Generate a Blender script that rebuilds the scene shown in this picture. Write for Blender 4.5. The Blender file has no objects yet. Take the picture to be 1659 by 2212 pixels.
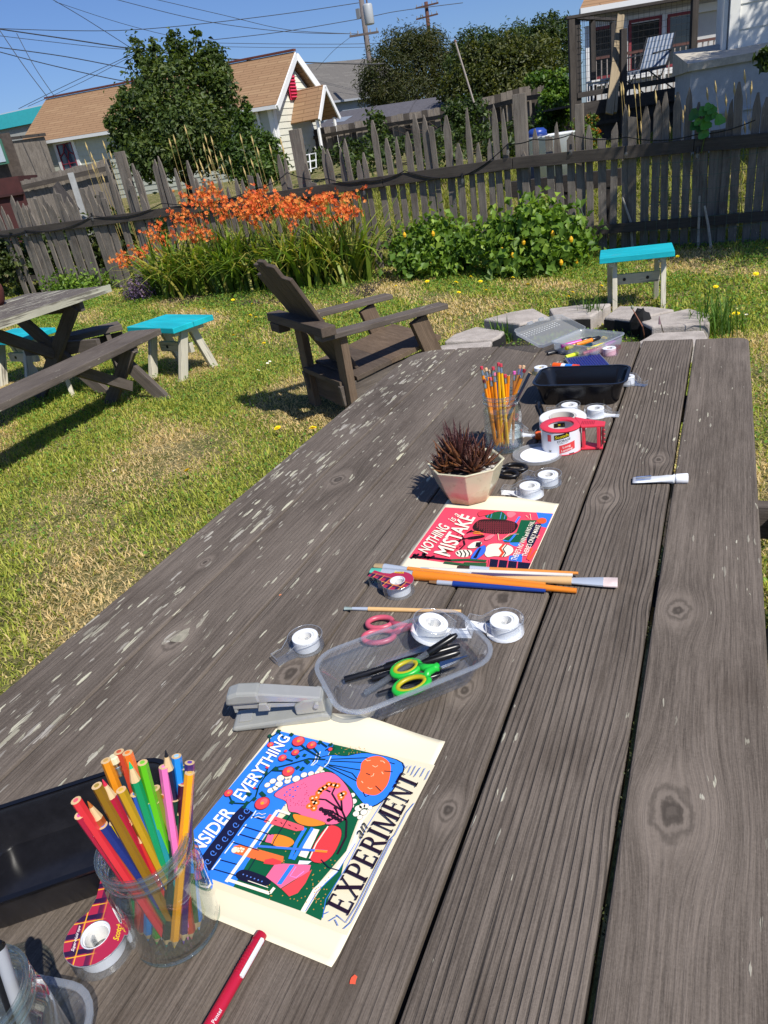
import bpy, bmesh, math, random
import numpy as np
from mathutils import Vector, Matrix
random.seed(7); RNG = np.random.default_rng(7)
scn = bpy.context.scene
COL = scn.collection

# ---------------------------------------------------------------- camera, sky, sun, exposure
CAM = Vector((0, 0, 1.39)); FPX = 1550.0; CX, CY = 829.5, 1106.0
_down = Vector((.168, 1, (.168*CX + CY - 452)/FPX)).normalized(); _up = -_down
_fy = Vector((1586-CX, 186-CY, FPX)); _fy -= _up*_fy.dot(_up); _fy.normalize()
_fx = _fy.cross(_up)
if _fx.x < 0: _fx = -_fx
MC = Matrix((_fx, _fy, _up))                      # camera axes (right, down, forward) -> world
cam_d = bpy.data.cameras.new('camera'); cam = bpy.data.objects.new('camera', cam_d); COL.objects.link(cam)
cam_d.sensor_fit = 'VERTICAL'; cam_d.sensor_height = 36; cam_d.sensor_width = 27
cam_d.lens = FPX/2212*36; cam_d.clip_start = .02; cam_d.clip_end = 600
_r, _d, _f = MC.col[0], MC.col[1], MC.col[2]
cam.matrix_world = Matrix(((_r.x, -_d.x, -_f.x, CAM.x), (_r.y, -_d.y, -_f.y, CAM.y), (_r.z, -_d.z, -_f.z, CAM.z), (0, 0, 0, 1)))
scn.camera = cam

SUN_EL = math.radians(50); SUN_DIR = Vector((.86, -.51, 0)).normalized()*math.cos(SUN_EL) + Vector((0, 0, math.sin(SUN_EL)))
world = bpy.data.worlds.new('World'); scn.world = world; world.use_nodes = True
wn = world.node_tree; bg = wn.nodes['Background']
sky = wn.nodes.new('ShaderNodeTexSky'); sky.sky_type = 'NISHITA'; sky.sun_disc = False
sky.sun_elevation = SUN_EL; sky.sun_rotation = math.atan2(SUN_DIR.x, SUN_DIR.y)
sky.altitude = 0; sky.air_density = 1.0; sky.dust_density = .6; sky.ozone_density = 2.5
tint = wn.nodes.new('ShaderNodeMix'); tint.data_type = 'RGBA'; tint.blend_type = 'MULTIPLY'; tint.inputs[0].default_value = 1.0; tint.inputs[7].default_value = (.57, .71, 1.02, 1)
wn.links.new(sky.outputs[0], tint.inputs[6]); wn.links.new(tint.outputs[2], bg.inputs[0]); bg.inputs[1].default_value = .10
sun_d = bpy.data.lights.new('sun', 'SUN'); sun_d.energy = 5.0; sun_d.angle = math.radians(.5); sun_d.color = (1, .95, .87)
sun = bpy.data.objects.new('sun', sun_d); COL.objects.link(sun)
sun.rotation_euler = SUN_DIR.to_track_quat('Z', 'Y').to_euler()
scn.view_settings.view_transform = 'Standard'; scn.view_settings.look = 'None'
scn.view_settings.exposure = 0.10; scn.view_settings.gamma = 1.0; scn.view_settings.use_curve_mapping = False
scn.render.engine = 'CYCLES'
scn.cycles.max_bounces = 8; scn.cycles.transparent_max_bounces = 28; scn.cycles.caustics_reflective = False; scn.cycles.caustics_refractive = False
scn.cycles.use_adaptive_sampling = True; scn.cycles.use_denoising = True

# ---------------------------------------------------------------- measuring helpers (photo scaled to 1659 x 2212)
K = 1659/2500
def ray(px, py): return MC @ Vector(((px-CX)/FPX, (py-CY)/FPX, 1))
def at(px, py, z=0.0):
    d = ray(px, py); return CAM + d*((z-CAM.z)/d.z)
def atd(px, py, depth): return CAM + ray(px, py)*depth
def crop(ox, oy, s): return lambda x, y: ((ox+x*s)*K, (oy+y*s)*K)
def onplane(px, py, p, n):
    d = ray(px, py); n = Vector(n); return CAM + d*((Vector(p)-CAM).dot(n)/d.dot(n))
T = .75                                            # table top height
def tt(c, x, y, z=0.0): return at(*c(x, y), T+z)

# ---------------------------------------------------------------- mesh helpers
class MB:
    def __init__(s): s.v = []; s.f = []; s.g = []
    def add(s, vs, fs, gs=None):
        o = len(s.v); s.v += [tuple(v) for v in vs]; s.g += [tuple(x) for x in (gs if gs is not None else vs)]
        s.f += [tuple(i+o for i in f) for f in fs]; return s
    def board(s, a, b, w, t, up=(0, 0, 1), w2=None, t2=None):
        a, b, up = Vector(a), Vector(b), Vector(up); d = (b-a); L = d.length; d.normalize()
        sd = d.cross(up).normalized(); nn = sd.cross(d).normalized(); ro = Vector((random.uniform(-9, 9), random.uniform(-9, 9), random.uniform(-9, 9)))
        vs, gs = [], []
        for q, (p, l, ww, th) in enumerate(((a, 0, w, t), (b, L, w2 or w, t2 or t))):
            for sx, sz in ((-1, -1), (1, -1), (1, 1), (-1, 1)):
                vs.append(p+sd*(sx*ww/2)+nn*(sz*th/2)); gs.append(ro+Vector((sx*ww/2, l, sz*th/2)))
        return s.add(vs, [(0, 1, 2, 3), (7, 6, 5, 4), (0, 4, 5, 1), (1, 5, 6, 2), (2, 6, 7, 3), (3, 7, 4, 0)], gs)
    def box(s, c, sz, rz=0.0):
        c = Vector(c); R = Matrix.Rotation(rz, 3, 'Z'); vs = []
        for z in (-1, 1):
            for x, y in ((-1, -1), (1, -1), (1, 1), (-1, 1)): vs.append(c+R@Vector((x*sz[0]/2, y*sz[1]/2, z*sz[2]/2)))
        return s.add(vs, [(3, 2, 1, 0), (4, 5, 6, 7), (0, 1, 5, 4), (1, 2, 6, 5), (2, 3, 7, 6), (3, 0, 4, 7)])
    def tube(s, pts, r, n=8, cap=True):
        pts = [Vector(p) for p in pts]; rs = r if isinstance(r, (list, tuple)) else [r]*len(pts)
        vs, fs, gs = [], [], []; ref = None; L = 0
        for i, p in enumerate(pts):
            d = (pts[min(i+1, len(pts)-1)]-pts[max(i-1, 0)])
            d = d.normalized() if d.length > 1e-9 else Vector((0, 0, 1))
            if ref is None: ref = d.orthogonal().normalized()
            ref = (ref-d*ref.dot(d)); ref = ref.normalized() if ref.length > 1e-6 else d.orthogonal().normalized()
            o = d.cross(ref)
            if i: L += (p-pts[i-1]).length
            for k in range(n):
                a = 2*math.pi*k/n; vs.append(p+(ref*math.cos(a)+o*math.sin(a))*rs[i]); gs.append((math.cos(a)*rs[i], L, math.sin(a)*rs[i]))
        for i in range(len(pts)-1):
            for k in range(n): fs.append((i*n+k, i*n+(k+1) % n, (i+1)*n+(k+1) % n, (i+1)*n+k))
        if cap: fs.append(tuple(range(n-1, -1, -1))); fs.append(tuple((len(pts)-1)*n+k for k in range(n)))
        return s.add(vs, fs, gs)
    def lathe(s, prof, n=32, c=(0, 0, 0), closed=False):
        c = Vector(c); vs, fs = [], []
        for r, z in prof:
            for k in range(n):
                a = 2*math.pi*k/n; vs.append(c+Vector((r*math.cos(a), r*math.sin(a), z)))
        m = len(prof)
        for i in range(m if closed else m-1):
            j = (i+1) % m
            for k in range(n): fs.append((i*n+k, i*n+(k+1) % n, j*n+(k+1) % n, j*n+k))
        return s.add(vs, fs)
    def prism(s, pts, z0, z1):
        n = len(pts); a = sum(pts[i][0]*pts[(i+1) % n][1]-pts[(i+1) % n][0]*pts[i][1] for i in range(n))
        if a < 0: pts = pts[::-1]
        vs = [(p[0], p[1], z0) for p in pts]+[(p[0], p[1], z1) for p in pts]
        return s.add(vs, [tuple(range(n-1, -1, -1)), tuple(range(n, 2*n))]+[(i, (i+1) % n, n+(i+1) % n, n+i) for i in range(n)])
    def face(s, pts): return s.add(pts, [tuple(range(len(pts)))])
    def blob(s, c, r, seg=10, ring=6, jit=0.0):
        c = Vector(c); r = Vector(r if not isinstance(r, (int, float)) else (r, r, r)); vs = [c+Vector((0, 0, -r.z))]; fs = []
        for i in range(1, ring):
            b = -math.pi/2+math.pi*i/ring
            for k in range(seg):
                a = 2*math.pi*k/seg; j = 1+random.uniform(-jit, jit)
                vs.append(c+Vector((r.x*math.cos(a)*math.cos(b)*j, r.y*math.sin(a)*math.cos(b)*j, r.z*math.sin(b)*j)))
        vs.append(c+Vector((0, 0, r.z))); e = len(vs)-1
        for k in range(seg): fs.append((0, 1+(k+1) % seg, 1+k)); fs.append((e, e-seg+k, e-seg+(k+1) % seg))
        for i in range(ring-2):
            for k in range(seg): q = 1+i*seg; fs.append((q+k, q+(k+1) % seg, q+seg+(k+1) % seg, q+seg+k))
        return s.add(vs, fs)
    def xform(s, M):
        s.v = [tuple(M @ Vector(v)) for v in s.v]; return s
    def build(s, name, mat, parent=None, smooth=False, bev=0.0, **props):
        me = bpy.data.meshes.new(name); o = parent.matrix_world.translation if parent else Vector((0, 0, 0))
        if parent:
            q = parent; o = Vector((0, 0, 0))
            while q: o = o+q.location; q = q.parent
        me.from_pydata([(v[0]-o.x, v[1]-o.y, v[2]-o.z) for v in s.v], [], s.f)
        at_ = me.attributes.new('gc', 'FLOAT_VECTOR', 'POINT'); at_.data.foreach_set('vector', np.array(s.g, dtype=np.float32).ravel())
        if smooth: me.polygons.foreach_set('use_smooth', [True]*len(me.polygons))
        me.materials.append(mat); ob = bpy.data.objects.new(name, me); COL.objects.link(ob)
        if parent: ob.parent = parent
        if smooth == 2: 
            m = ob.modifiers.new('edge', 'EDGE_SPLIT'); m.split_angle = math.radians(38)
        if bev:
            m = ob.modifiers.new('bevel', 'BEVEL'); m.width = bev; m.segments = 2; m.limit_method = 'ANGLE'
        for k, v in props.items(): ob[k] = v
        return ob
def tag(o, label=None, cat=None, group=None, kind=None):
    if label: o['label'] = label
    if cat: o['category'] = cat
    if group: o['group'] = group
    if kind: o['kind'] = kind
    return o
def thing(name, label, cat, loc=(0, 0, 0), group=None):
    o = bpy.data.objects.new(name, None); COL.objects.link(o); o.location = loc; o.empty_display_size = .05
    return tag(o, label, cat, group)
def dup(root, loc=None, rz=None, label=None, scale=None, parent=None):
    c = root.copy(); COL.objects.link(c); c.parent = parent
    if loc is not None: c.location = loc
    if rz is not None: c.rotation_euler = (0, 0, rz)
    if scale is not None: c.scale = (scale, scale, scale) if isinstance(scale, (int, float)) else scale
    if label: c['label'] = label
    for ch in root.children: dup(ch, parent=c)
    return c
def rrect(w, h, r, n=6):
    pts = []
    for cx, cy, a0 in ((w/2-r, h/2-r, 0), (-w/2+r, h/2-r, 90), (-w/2+r, -h/2+r, 180), (w/2-r, -h/2+r, 270)):
        for i in range(n+1):
            a = math.radians(a0+90*i/n); pts.append((cx+r*math.cos(a), cy+r*math.sin(a)))
    return pts
def loft(mb, rings, cap0=True, cap1=False):
    n = len(rings[0]); vs = [p for r in rings for p in r]; fs = []
    for i in range(len(rings)-1):
        for k in range(n): fs.append((i*n+k, i*n+(k+1) % n, (i+1)*n+(k+1) % n, (i+1)*n+k))
    if cap0: fs.append(tuple(range(n-1, -1, -1)))
    if cap1: fs.append(tuple((len(rings)-1)*n+k for k in range(n)))
    return mb.add(vs, fs)

# ---------------------------------------------------------------- materials
def lin(h):
    h = h.lstrip('#'); c = [int(h[i:i+2], 16)/255 for i in (0, 2, 4)]
    return tuple(x/12.92 if x <= .04045 else ((x+.055)/1.055)**2.4 for x in c)
class NT:
    def __init__(s, name):
        s.m = bpy.data.materials.new(name); s.m.use_nodes = True; s.t = s.m.node_tree; s.t.nodes.clear()
        s.out = s.t.nodes.new('ShaderNodeOutputMaterial')
    def n(s, typ, ins=None, **props):
        nd = s.t.nodes.new('ShaderNode'+typ)
        for k, v in props.items(): setattr(nd, k, v)
        for k, v in (ins or {}).items(): s.put(nd.inputs[k], v)
        return nd
    def put(s, sock, v):
        if isinstance(v, bpy.types.NodeSocket): s.t.links.new(v, sock)
        elif isinstance(v, bpy.types.Node): s.t.links.new(v.outputs[0], sock)
        else:
            if sock.type == 'RGBA' and len(v) == 3: v = (*v, 1)
            sock.default_value = v
    def m_(s, op, a, b=None, c=None, clamp=False):
        i = {0: a}
        if b is not None: i[1] = b
        if c is not None: i[2] = c
        return s.n('Math', i, operation=op, use_clamp=clamp).outputs[0]
    def vm(s, op, a, b=None, out=0):
        i = {0: a}
        if b is not None: i[1] = b
        return s.n('VectorMath', i, operation=op).outputs[out]
    def noise(s, vec, scale=1, detail=3, rough=.5, dist=0): return s.n('TexNoise', {'Vector': vec, 'Scale': scale, 'Detail': detail, 'Roughness': rough, 'Distortion': dist}).outputs[0]
    def ramp(s, fac, stops):
        r = s.n('ValToRGB', {0: fac}); e = r.color_ramp.elements
        while len(e) < len(stops): e.new(.5)
        for q, (p, c) in zip(e, stops):
            q.position = p; q.color = (*c, 1) if not isinstance(c, (int, float)) else (c, c, c, 1)
        return r.outputs[0]
    def smooth(s, v, a, b): return s.n('MapRange', {0: v, 1: a, 2: b, 3: 0.0, 4: 1.0}, interpolation_type='SMOOTHSTEP').outputs[0]
    def mix(s, f, a, b, mode='MIX'):
        nd = s.n('Mix', data_type='RGBA', blend_type=mode, clamp_factor=True)
        s.put(nd.inputs[0], f); s.put(nd.inputs[6], a); s.put(nd.inputs[7], b); return nd.outputs[2]
    def bump(s, h, strength=.3, dist=.002): return s.n('Bump', {'Height': h, 'Strength': strength, 'Distance': dist}).outputs[0]
    def principled(s, color, rough=.6, **kw):
        p = s.n('BsdfPrincipled', {'Base Color': color, 'Roughness': rough})
        for k, v in kw.items(): s.put(p.inputs[k.replace('_', ' ')], v)
        s.t.links.new(p.outputs[0], s.out.inputs[0]); return p
_mc = {}
def flat(hexc, rough=.55, metal=0.0, spec=.5, var=.0, bump=0.0, coat=0.0):
    k = (hexc, rough, metal, spec, var, bump, coat)
    if k in _mc: return _mc[k]
    t = NT('plain_'+hexc.lstrip('#')); c = lin(hexc); col = c; kw = {}
    if var or bump:
        tc = t.n('TexCoord').outputs[3]; nz = t.noise(tc, 60, 5, .65); nz2 = t.noise(tc, 9, 3)
        f = t.m_('ADD', t.m_('MULTIPLY', nz, .5), t.m_('MULTIPLY', nz2, .5))
        col = t.mix(t.smooth(f, .3, .7), tuple(x*(1-var) for x in c), tuple(min(1, x*(1+var)) for x in c))
        if bump: kw['Normal'] = t.bump(nz, bump, .001)
    t.principled(col, rough, Metallic=metal, Specular_IOR_Level=spec, Coat_Weight=coat, **kw)
    _mc[k] = t.m; return t.m
def wood(name, dark, light, fleck=(.62, .60, .44), bumpy=.55, knots=(), paint=None, wear=.5, linesc=150.0, line_default=.25, rough=.85, speckle=None):
    t = NT(name); gc = t.n('Attribute', attribute_name='gc').outputs[1]; rnd = t.n('ObjectInfo').outputs['Random']
    off = t.vm('SCALE', (13.1, 7.7, 5.3)); off.node.inputs[3].default_value = 1; t.put(off.node.inputs[3], rnd)
    g = t.vm('ADD', gc, off)
    kmask = None; kcol = None
    if knots:
        pos = t.n('NewGeometry').outputs[0]; best = None; disp = None
        for (kx, ky, kr) in knots:
            dv = t.vm('MULTIPLY', t.vm('SUBTRACT', pos, (kx, ky, T)), (1/kr, .62/kr, 0)); L = t.vm('LENGTH', dv, out=1)
            best = L if best is None else t.m_('MINIMUM', best, L)
            sx = t.n('SeparateXYZ', {0: dv}).outputs[0]
            w = t.m_('MULTIPLY', t.m_('MULTIPLY', sx, -kr*.8), t.m_('POWER', 2.718, t.m_('MULTIPLY', t.m_('MULTIPLY', L, L), -.16)))
            disp = w if disp is None else t.m_('ADD', disp, w)
        g = t.vm('ADD', g, t.n('CombineXYZ', {0: disp}).outputs[0])
        kmask = best
    sep = t.n('SeparateXYZ', {0: g})
    a = t.noise(t.vm('MULTIPLY', g, (62, 2.2, 62)), 1, 5, .6)
    b = t.noise(t.vm('MULTIPLY', g, (330, 9, 330)), 1, 4, .6)
    blot = t.noise(t.vm('MULTIPLY', g, (9, 2.5, 9)), 1, 4, .6)
    wob = t.noise(t.vm('MULTIPLY', g, (7, .8, 7)), 1, 2, .5)
    ph = t.m_('ADD', t.m_('ADD', t.m_('MULTIPLY', sep.outputs[0], linesc*6.283), t.m_('MULTIPLY', wob, 34.0)), t.m_('MULTIPLY', a, 5.0))
    ln = t.smooth(t.m_('SINE', ph), .30, .95)
    lamt = t.m_('ADD', t.n('Attribute', attribute_name='line', attribute_type='OBJECT').outputs[2], line_default)
    lamt = t.m_('MULTIPLY', lamt, t.smooth(a, .25, .65))
    c9 = t.noise(t.vm('MULTIPLY', g, (950, 45, 950)), 1, 3, .7); d9 = t.noise(g, 420, 4, .75)
    f = t.m_('ADD', t.m_('ADD', t.m_('MULTIPLY', a, .24), t.m_('MULTIPLY', b, .30)), t.m_('ADD', t.m_('ADD', t.m_('MULTIPLY', blot, .26), t.m_('MULTIPLY', c9, .22)), t.m_('MULTIPLY', d9, .22)))
    col = t.mix(t.smooth(f, .42, .82), dark, light)
    stain = t.smooth(t.noise(t.vm('MULTIPLY', g, (7, 2.2, 7)), 1, 5, .7), .52, .70); col = t.mix(t.m_('MULTIPLY', stain, .45), col, tuple(x*k for x, k in zip(dark, (.85, .75, .65))))
    crack = t.smooth(t.noise(t.vm('MULTIPLY', g, (85, .9, 85)), 1, 2, .5), .70, .78)
    grainless = t.m_('MULTIPLY', ln, lamt, clamp=True)
    col = t.mix(t.m_('MULTIPLY', grainless, .62), col, tuple(x*.38 for x in dark))
    col = t.mix(t.m_('MULTIPLY', crack, .8), col, tuple(x*.3 for x in dark))
    if kmask is not None:
        kmask = t.m_('ADD', kmask, t.m_('MULTIPLY', t.m_('SUBTRACT', t.noise(t.vm('MULTIPLY', t.n('NewGeometry').outputs[0], (60, 40, 60)), 1, 3, .6), .5), 1.1))
        rings = t.m_('SINE', t.m_('ADD', t.m_('MULTIPLY', kmask, 9.0), t.m_('MULTIPLY', b, 3.0)))
        inside = t.m_('SUBTRACT', 1.0, t.smooth(kmask, .75, 1.7)); halo = t.m_('SUBTRACT', 1.0, t.smooth(kmask, 1.2, 3.0))
        col = t.mix(t.m_('MULTIPLY', halo, .35), col, tuple(min(1, x*1.25) for x in light))
        kc = t.mix(t.smooth(rings, -1.0, 1.0), tuple(x*.55 for x in dark), tuple(x*.85 for x in light))
        col = t.mix(t.m_('MULTIPLY', inside, .55), col, kc)
        core = t.m_('SUBTRACT', 1.0, t.smooth(kmask, .15, .7)); col = t.mix(t.m_('MULTIPLY', core, .5), col, tuple(x*.4 for x in dark))
    # chipped old paint: long ellipses along the grain
    fa = t.n('Attribute', attribute_name='fleck', attribute_type='OBJECT').outputs[2]
    wv = t.vm('ADD', g, t.vm('SCALE', t.n('TexNoise', {'Vector': t.vm('MULTIPLY', g, (160, 30, 160)), 'Scale': 1.0, 'Detail': 3}).outputs[1]))
    wv.node.inputs[1].links[0].from_node.inputs[3].default_value = .011
    vor = t.n('TexVoronoi', {'Vector': t.vm('MULTIPLY', wv, (125, 21, 125)), 'Scale': 1.0}, feature='F1')
    cs = t.n('SeparateColor', {0: vor.outputs[1]})
    dens = t.smooth(t.noise(t.vm('MULTIPLY', g, (13, 4.0, 13)), 1, 4, .65), .30, .70)
    thr = t.m_('MULTIPLY', t.m_('SUBTRACT', t.m_('ADD', t.m_('MULTIPLY', dens, .95), t.m_('MULTIPLY', fa, .9)), t.m_('ADD', t.m_('MULTIPLY', cs.outputs[0], 1.25), .36)), .55)
    fl = t.smooth(t.m_('SUBTRACT', thr, vor.outputs[0]), -.02, .03)
    fl = t.m_('MULTIPLY', t.m_('MULTIPLY', fl, t.smooth(b, .30, .52)), t.smooth(fa, .01, .1))
    col = t.mix(t.m_('MULTIPLY', fl, t.m_('ADD', .35, t.m_('MULTIPLY', cs.outputs[1], .6))), col, t.mix(cs.outputs[2], fleck, (.42, .39, .34)))
    if paint:
        pm = t.smooth(t.m_('ADD', t.m_('MULTIPLY', a, .6), t.m_('MULTIPLY', blot, .6)), wear-.03, wear+.06)
        col = t.mix(pm, t.mix(t.smooth(t.m_('ADD', t.m_('MULTIPLY', blot, .6), t.m_('MULTIPLY', b, .4)), .35, .65), tuple(x*.78 for x in paint), tuple(min(1, x*1.12) for x in paint)), col)
    hgt = t.m_('SUBTRACT', t.m_('ADD', t.m_('ADD', t.m_('MULTIPLY', b, .5), t.m_('MULTIPLY', a, .3)), t.m_('ADD', t.m_('MULTIPLY', c9, .3), t.m_('MULTIPLY', d9, .25))), t.m_('ADD', t.m_('MULTIPLY', grainless, .8), crack))
    hgt = t.m_('ADD', hgt, t.m_('MULTIPLY', fl, .25))
    t.principled(col, rough, Specular_IOR_Level=.3, Normal=t.bump(hgt, bumpy, .0016))
    return t.m
def thin_clear(name, tint=(.95, .96, .97), gloss=.03, milky=0.0, milk=(.8, .82, .85), f0=1.45, fmul=1.0):
    t = NT(name); tr = t.n('BsdfTransparent', {0: tint}); gl = t.n('BsdfGlossy', {0: (1, 1, 1), 'Roughness': gloss})
    fc = t.n('LayerWeight', {0: .5}).outputs[1]; r0 = ((f0-1)/(f0+1))**2; fr = t.m_('MULTIPLY', t.m_('ADD', r0, t.m_('MULTIPLY', t.m_('POWER', fc, 4.0), 1-r0)), fmul, clamp=True); a = tr.outputs[0]
    if milky:
        df = t.n('BsdfDiffuse', {0: milk}); tl = t.n('BsdfTranslucent', {0: milk})
        mm = t.n('MixShader', {0: .5}); t.put(mm.inputs[1], df); t.put(mm.inputs[2], tl)
        m1 = t.n('MixShader', {0: milky}); t.put(m1.inputs[1], tr); t.put(m1.inputs[2], mm); a = m1.outputs[0]
    m = t.n('MixShader', {0: fr}); t.put(m.inputs[1], a); t.put(m.inputs[2], gl); t.t.links.new(m.outputs[0], t.out.inputs[0]); return t.m
def leafmat(name, transl=.38, rough=.5, spec=.4):
    t = NT(name); c = t.n('Attribute', attribute_name='Col').outputs[0]
    p = t.n('BsdfPrincipled', {'Base Color': c, 'Roughness': rough, 'Specular IOR Level': spec}); tl = t.n('BsdfTranslucent', {0: t.mix(1.0, c, (1.25, 1.25, .55), 'MULTIPLY')})
    m = t.n('MixShader', {0: transl}); t.put(m.inputs[1], p); t.put(m.inputs[2], tl); t.t.links.new(m.outputs[0], t.out.inputs[0]); return t.m

def np_mesh(name, V, F, mat, parent=None, C=None, smooth=False):
    """V (n,3) array, F (m,k) int array, C (n,3) colour per vertex"""
    me = bpy.data.meshes.new(name); V = np.asarray(V, np.float32).copy(); F = np.asarray(F, np.int32)
    if parent:
        q = parent
        while q: V -= np.array(q.location, np.float32); q = q.parent
    n, (m, k) = len(V), F.shape
    me.vertices.add(n); me.vertices.foreach_set('co', V.ravel()); me.loops.add(m*k); me.loops.foreach_set('vertex_index', F.ravel())
    me.polygons.add(m); me.polygons.foreach_set('loop_start', np.arange(0, m*k, k, dtype=np.int32))
    me.update(calc_edges=True); me.validate()
    if C is not None:
        ca = me.attributes.new('Col', 'FLOAT_COLOR', 'POINT'); ca.data.foreach_set('color', np.concatenate([C, np.ones((n, 1))], 1).astype(np.float32).ravel())
    if smooth: me.polygons.foreach_set('use_smooth', np.ones(m, bool))
    me.materials.append(mat); ob = bpy.data.objects.new(name, me); COL.objects.link(ob)
    if parent: ob.parent = parent
    return ob
def leaf_quads(P, N, U, L, W, C, fold=.25):
    """folded leaf: base, left, tip, right around each point: two triangles hinged on the midrib"""
    n = len(P); S = np.cross(N, U); S /= np.linalg.norm(S, axis=1, keepdims=True)+1e-9; L = L[:, None]; W = W[:, None]
    base = P-U*L*.5; tip = P+U*L*.5-N*L*.12; lf = P+S*W*.5+N*W*fold; rt = P-S*W*.5+N*W*fold
    V = np.stack([base, lf, tip, rt], 1).reshape(-1, 3); i = np.arange(n)*4
    F = np.stack([np.stack([i, i+2, i+1], 1), np.stack([i, i+3, i+2], 1)], 1).reshape(-1, 3)
    return V, F, np.repeat(C, 4, 0)
def unit(a): return a/(np.linalg.norm(a, axis=1, keepdims=True)+1e-9)
def foliage(name, blobs, n, size, pal, mat, parent, clump=14, droop=.0, asp=.5, shell=.55, spread=.16):
    """leaves in twig clumps through ellipsoids; blobs: (centre, radii)"""
    vol = np.array([b[1][0]*b[1][1]*b[1][2] for b in blobs])**.67; vol /= vol.sum()
    nc = max(1, n//clump); bi = RNG.choice(len(blobs), nc, p=vol)
    ctr = np.array([list(b[0]) for b in blobs])[bi]; rad = np.array([list(b[1]) for b in blobs])[bi]
    d = unit(RNG.normal(size=(nc, 3))); rr = (shell+(1-shell)*RNG.random((nc, 1)))**.8; cc = ctr+d*rad*rr*(1+.10*RNG.normal(size=(nc, 1)))
    tone = RNG.random(nc); idx = np.repeat(np.arange(nc), clump); m = len(idx)
    P = cc[idx]+RNG.normal(size=(m, 3))*rad[idx].mean(1, keepdims=True)*spread
    N = unit(d[idx]*.7+RNG.normal(size=(m, 3))*.6+np.array([0, 0, .45])); U = unit(np.cross(N, RNG.normal(size=(m, 3)))+np.array([0, 0, -droop]))
    s = size*(.6+.8*RNG.random(m)); pal = np.array(pal); tcol = np.clip(tone[idx]*.6+RNG.random(m)*.4, 0, .999)*(len(pal)-1)
    i0 = tcol.astype(int); fr = (tcol-i0)[:, None]; C = pal[i0]*(1-fr)+pal[np.minimum(i0+1, len(pal)-1)]*fr; C = C*(.8+.4*RNG.random((m, 1)))
    return np_mesh(name, *leaf_quads(P, N, U, s, s*asp, C)[:2], mat, parent, np.repeat(C, 4, 0))
# ================================================================ shared materials
KN = [at(1450, 1752, T), at(1466, 1316, T), at(376, 1383, T), at(730, 1035, T), at(1085, 1290, T), at(1003, 1489, T), at(625, 1455, T), at(443, 1214, T), at(1422, 992, T), at(1308, 1075, T), at(968, 1750, T), at(1015, 752, T)]
KR = [.019, .014, .014, .014, .017, .010, .016, .007, .010, .012, .008, .007]
M_table = wood('weathered_table_wood', (.055, .043, .033), (.218, .180, .147), knots=[(p.x, p.y, r) for p, r in zip(KN, KR)], linesc=125.0, bumpy=.9, line_default=.12)
M_fence = wood('weathered_fence_wood', (.060, .050, .042), (.30, .262, .222), line_default=.3, bumpy=.8)
M_rail = wood('dark_rail_wood', (.028, .023, .020), (.105, .090, .076), line_default=.3)
M_chair = wood('chair_wood', (.062, .042, .028), (.225, .160, .110), line_default=.45, linesc=110.0)
M_chairdark = wood('chair_dark_wood', (.044, .032, .025), (.155, .118, .090), line_default=.4)
M_bench = wood('bench_wood', (.055, .044, .038), (.185, .155, .132), line_default=.25)
M_oldpaint = wood('flaking_cream_paint_wood', (.060, .050, .043), (.170, .145, .125), paint=(.52, .50, .40), wear=.50)
M_edgepaint = wood('cream_painted_edge', (.10, .09, .07), (.22, .2, .16), paint=(.50, .48, .37), wear=.62)
M_teal = wood('turquoise_painted_wood', (.09, .08, .07), (.20, .18, .15), paint=(.012, .46, .54), wear=.735, line_default=.05, rough=.5)
M_cream = wood('cream_painted_legs', (.12, .11, .09), (.30, .27, .22), paint=(.60, .56, .45), wear=.68, line_default=.1)
M_pale = wood('pale_new_timber', (.20, .155, .095), (.36, .29, .19), line_default=.1)
M_deck = wood('dark_deck_timber', (.022, .019, .018), (.085, .075, .068), line_default=.1)
M_leaf = leafmat('leaf_surface'); M_grass = leafmat('grass_surface', .45, .6, .25); M_petal = leafmat('petal_surface', .3, .6, .2)
M_white = flat('#e8e8e6', .4); M_black = flat('#111113', .35); M_metal = flat('#b9bcc0', .3, 1.0); M_dkmetal = flat('#2a2b2e', .4, .6)

# ================================================================ terrain
FA, FB, FC = Vector((1.6, 7.90)), Vector((-.5, 8.40)), Vector((-11.6, 9.25))      # fence line in plan
def fline(x): return FB.y+(x-FB.x)*((FA.y-FB.y)/(FA.x-FB.x) if x > FB.x else (FC.y-FB.y)/(FC.x-FB.x))
def hgt(x, y):
    d = y-fline(x)-.35
    return 0.0 if d <= 0 else (.11*d*min(1, d/1.5) if d < 9 else .99+.012*(d-9))
def make_ground():
    xs = np.concatenate([np.linspace(-130, -14, 16), np.linspace(-13, 4, 69), np.linspace(5, 80, 12)])
    ys = np.concatenate([np.linspace(-20, 0, 5), np.linspace(.25, 24, 96), np.linspace(26, 150, 16)])
    V = [(x, y, hgt(x, y)+(.012*math.sin(x*3.1+y*2.3)*math.sin(y*4.2-x*1.7) if 0 < y < 8 and -13 < x < 4 else 0)) for y in ys for x in xs]; nx = len(xs)
    F = [(j*nx+i, j*nx+i+1, (j+1)*nx+i+1, (j+1)*nx+i) for j in range(len(ys)-1) for i in range(nx-1)]
    t = NT('lawn_soil'); p = t.n('NewGeometry').outputs[0]
    a = t.noise(p, 2.2, 4, .6); b = t.noise(p, 45, 5, .7)
    c = t.mix(t.smooth(a, .42, .62), (.20, .21, .06), (.48, .39, .20)); c = t.mix(t.smooth(b, .3, .75), (.075, .075, .03), c)
    t.principled(c, .95, Specular_IOR_Level=.1, Normal=t.bump(b, 1.0, .02))
    o = np_mesh('ground', V, F, t.m, smooth=True); o['kind'] = 'structure'
make_ground()
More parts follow.
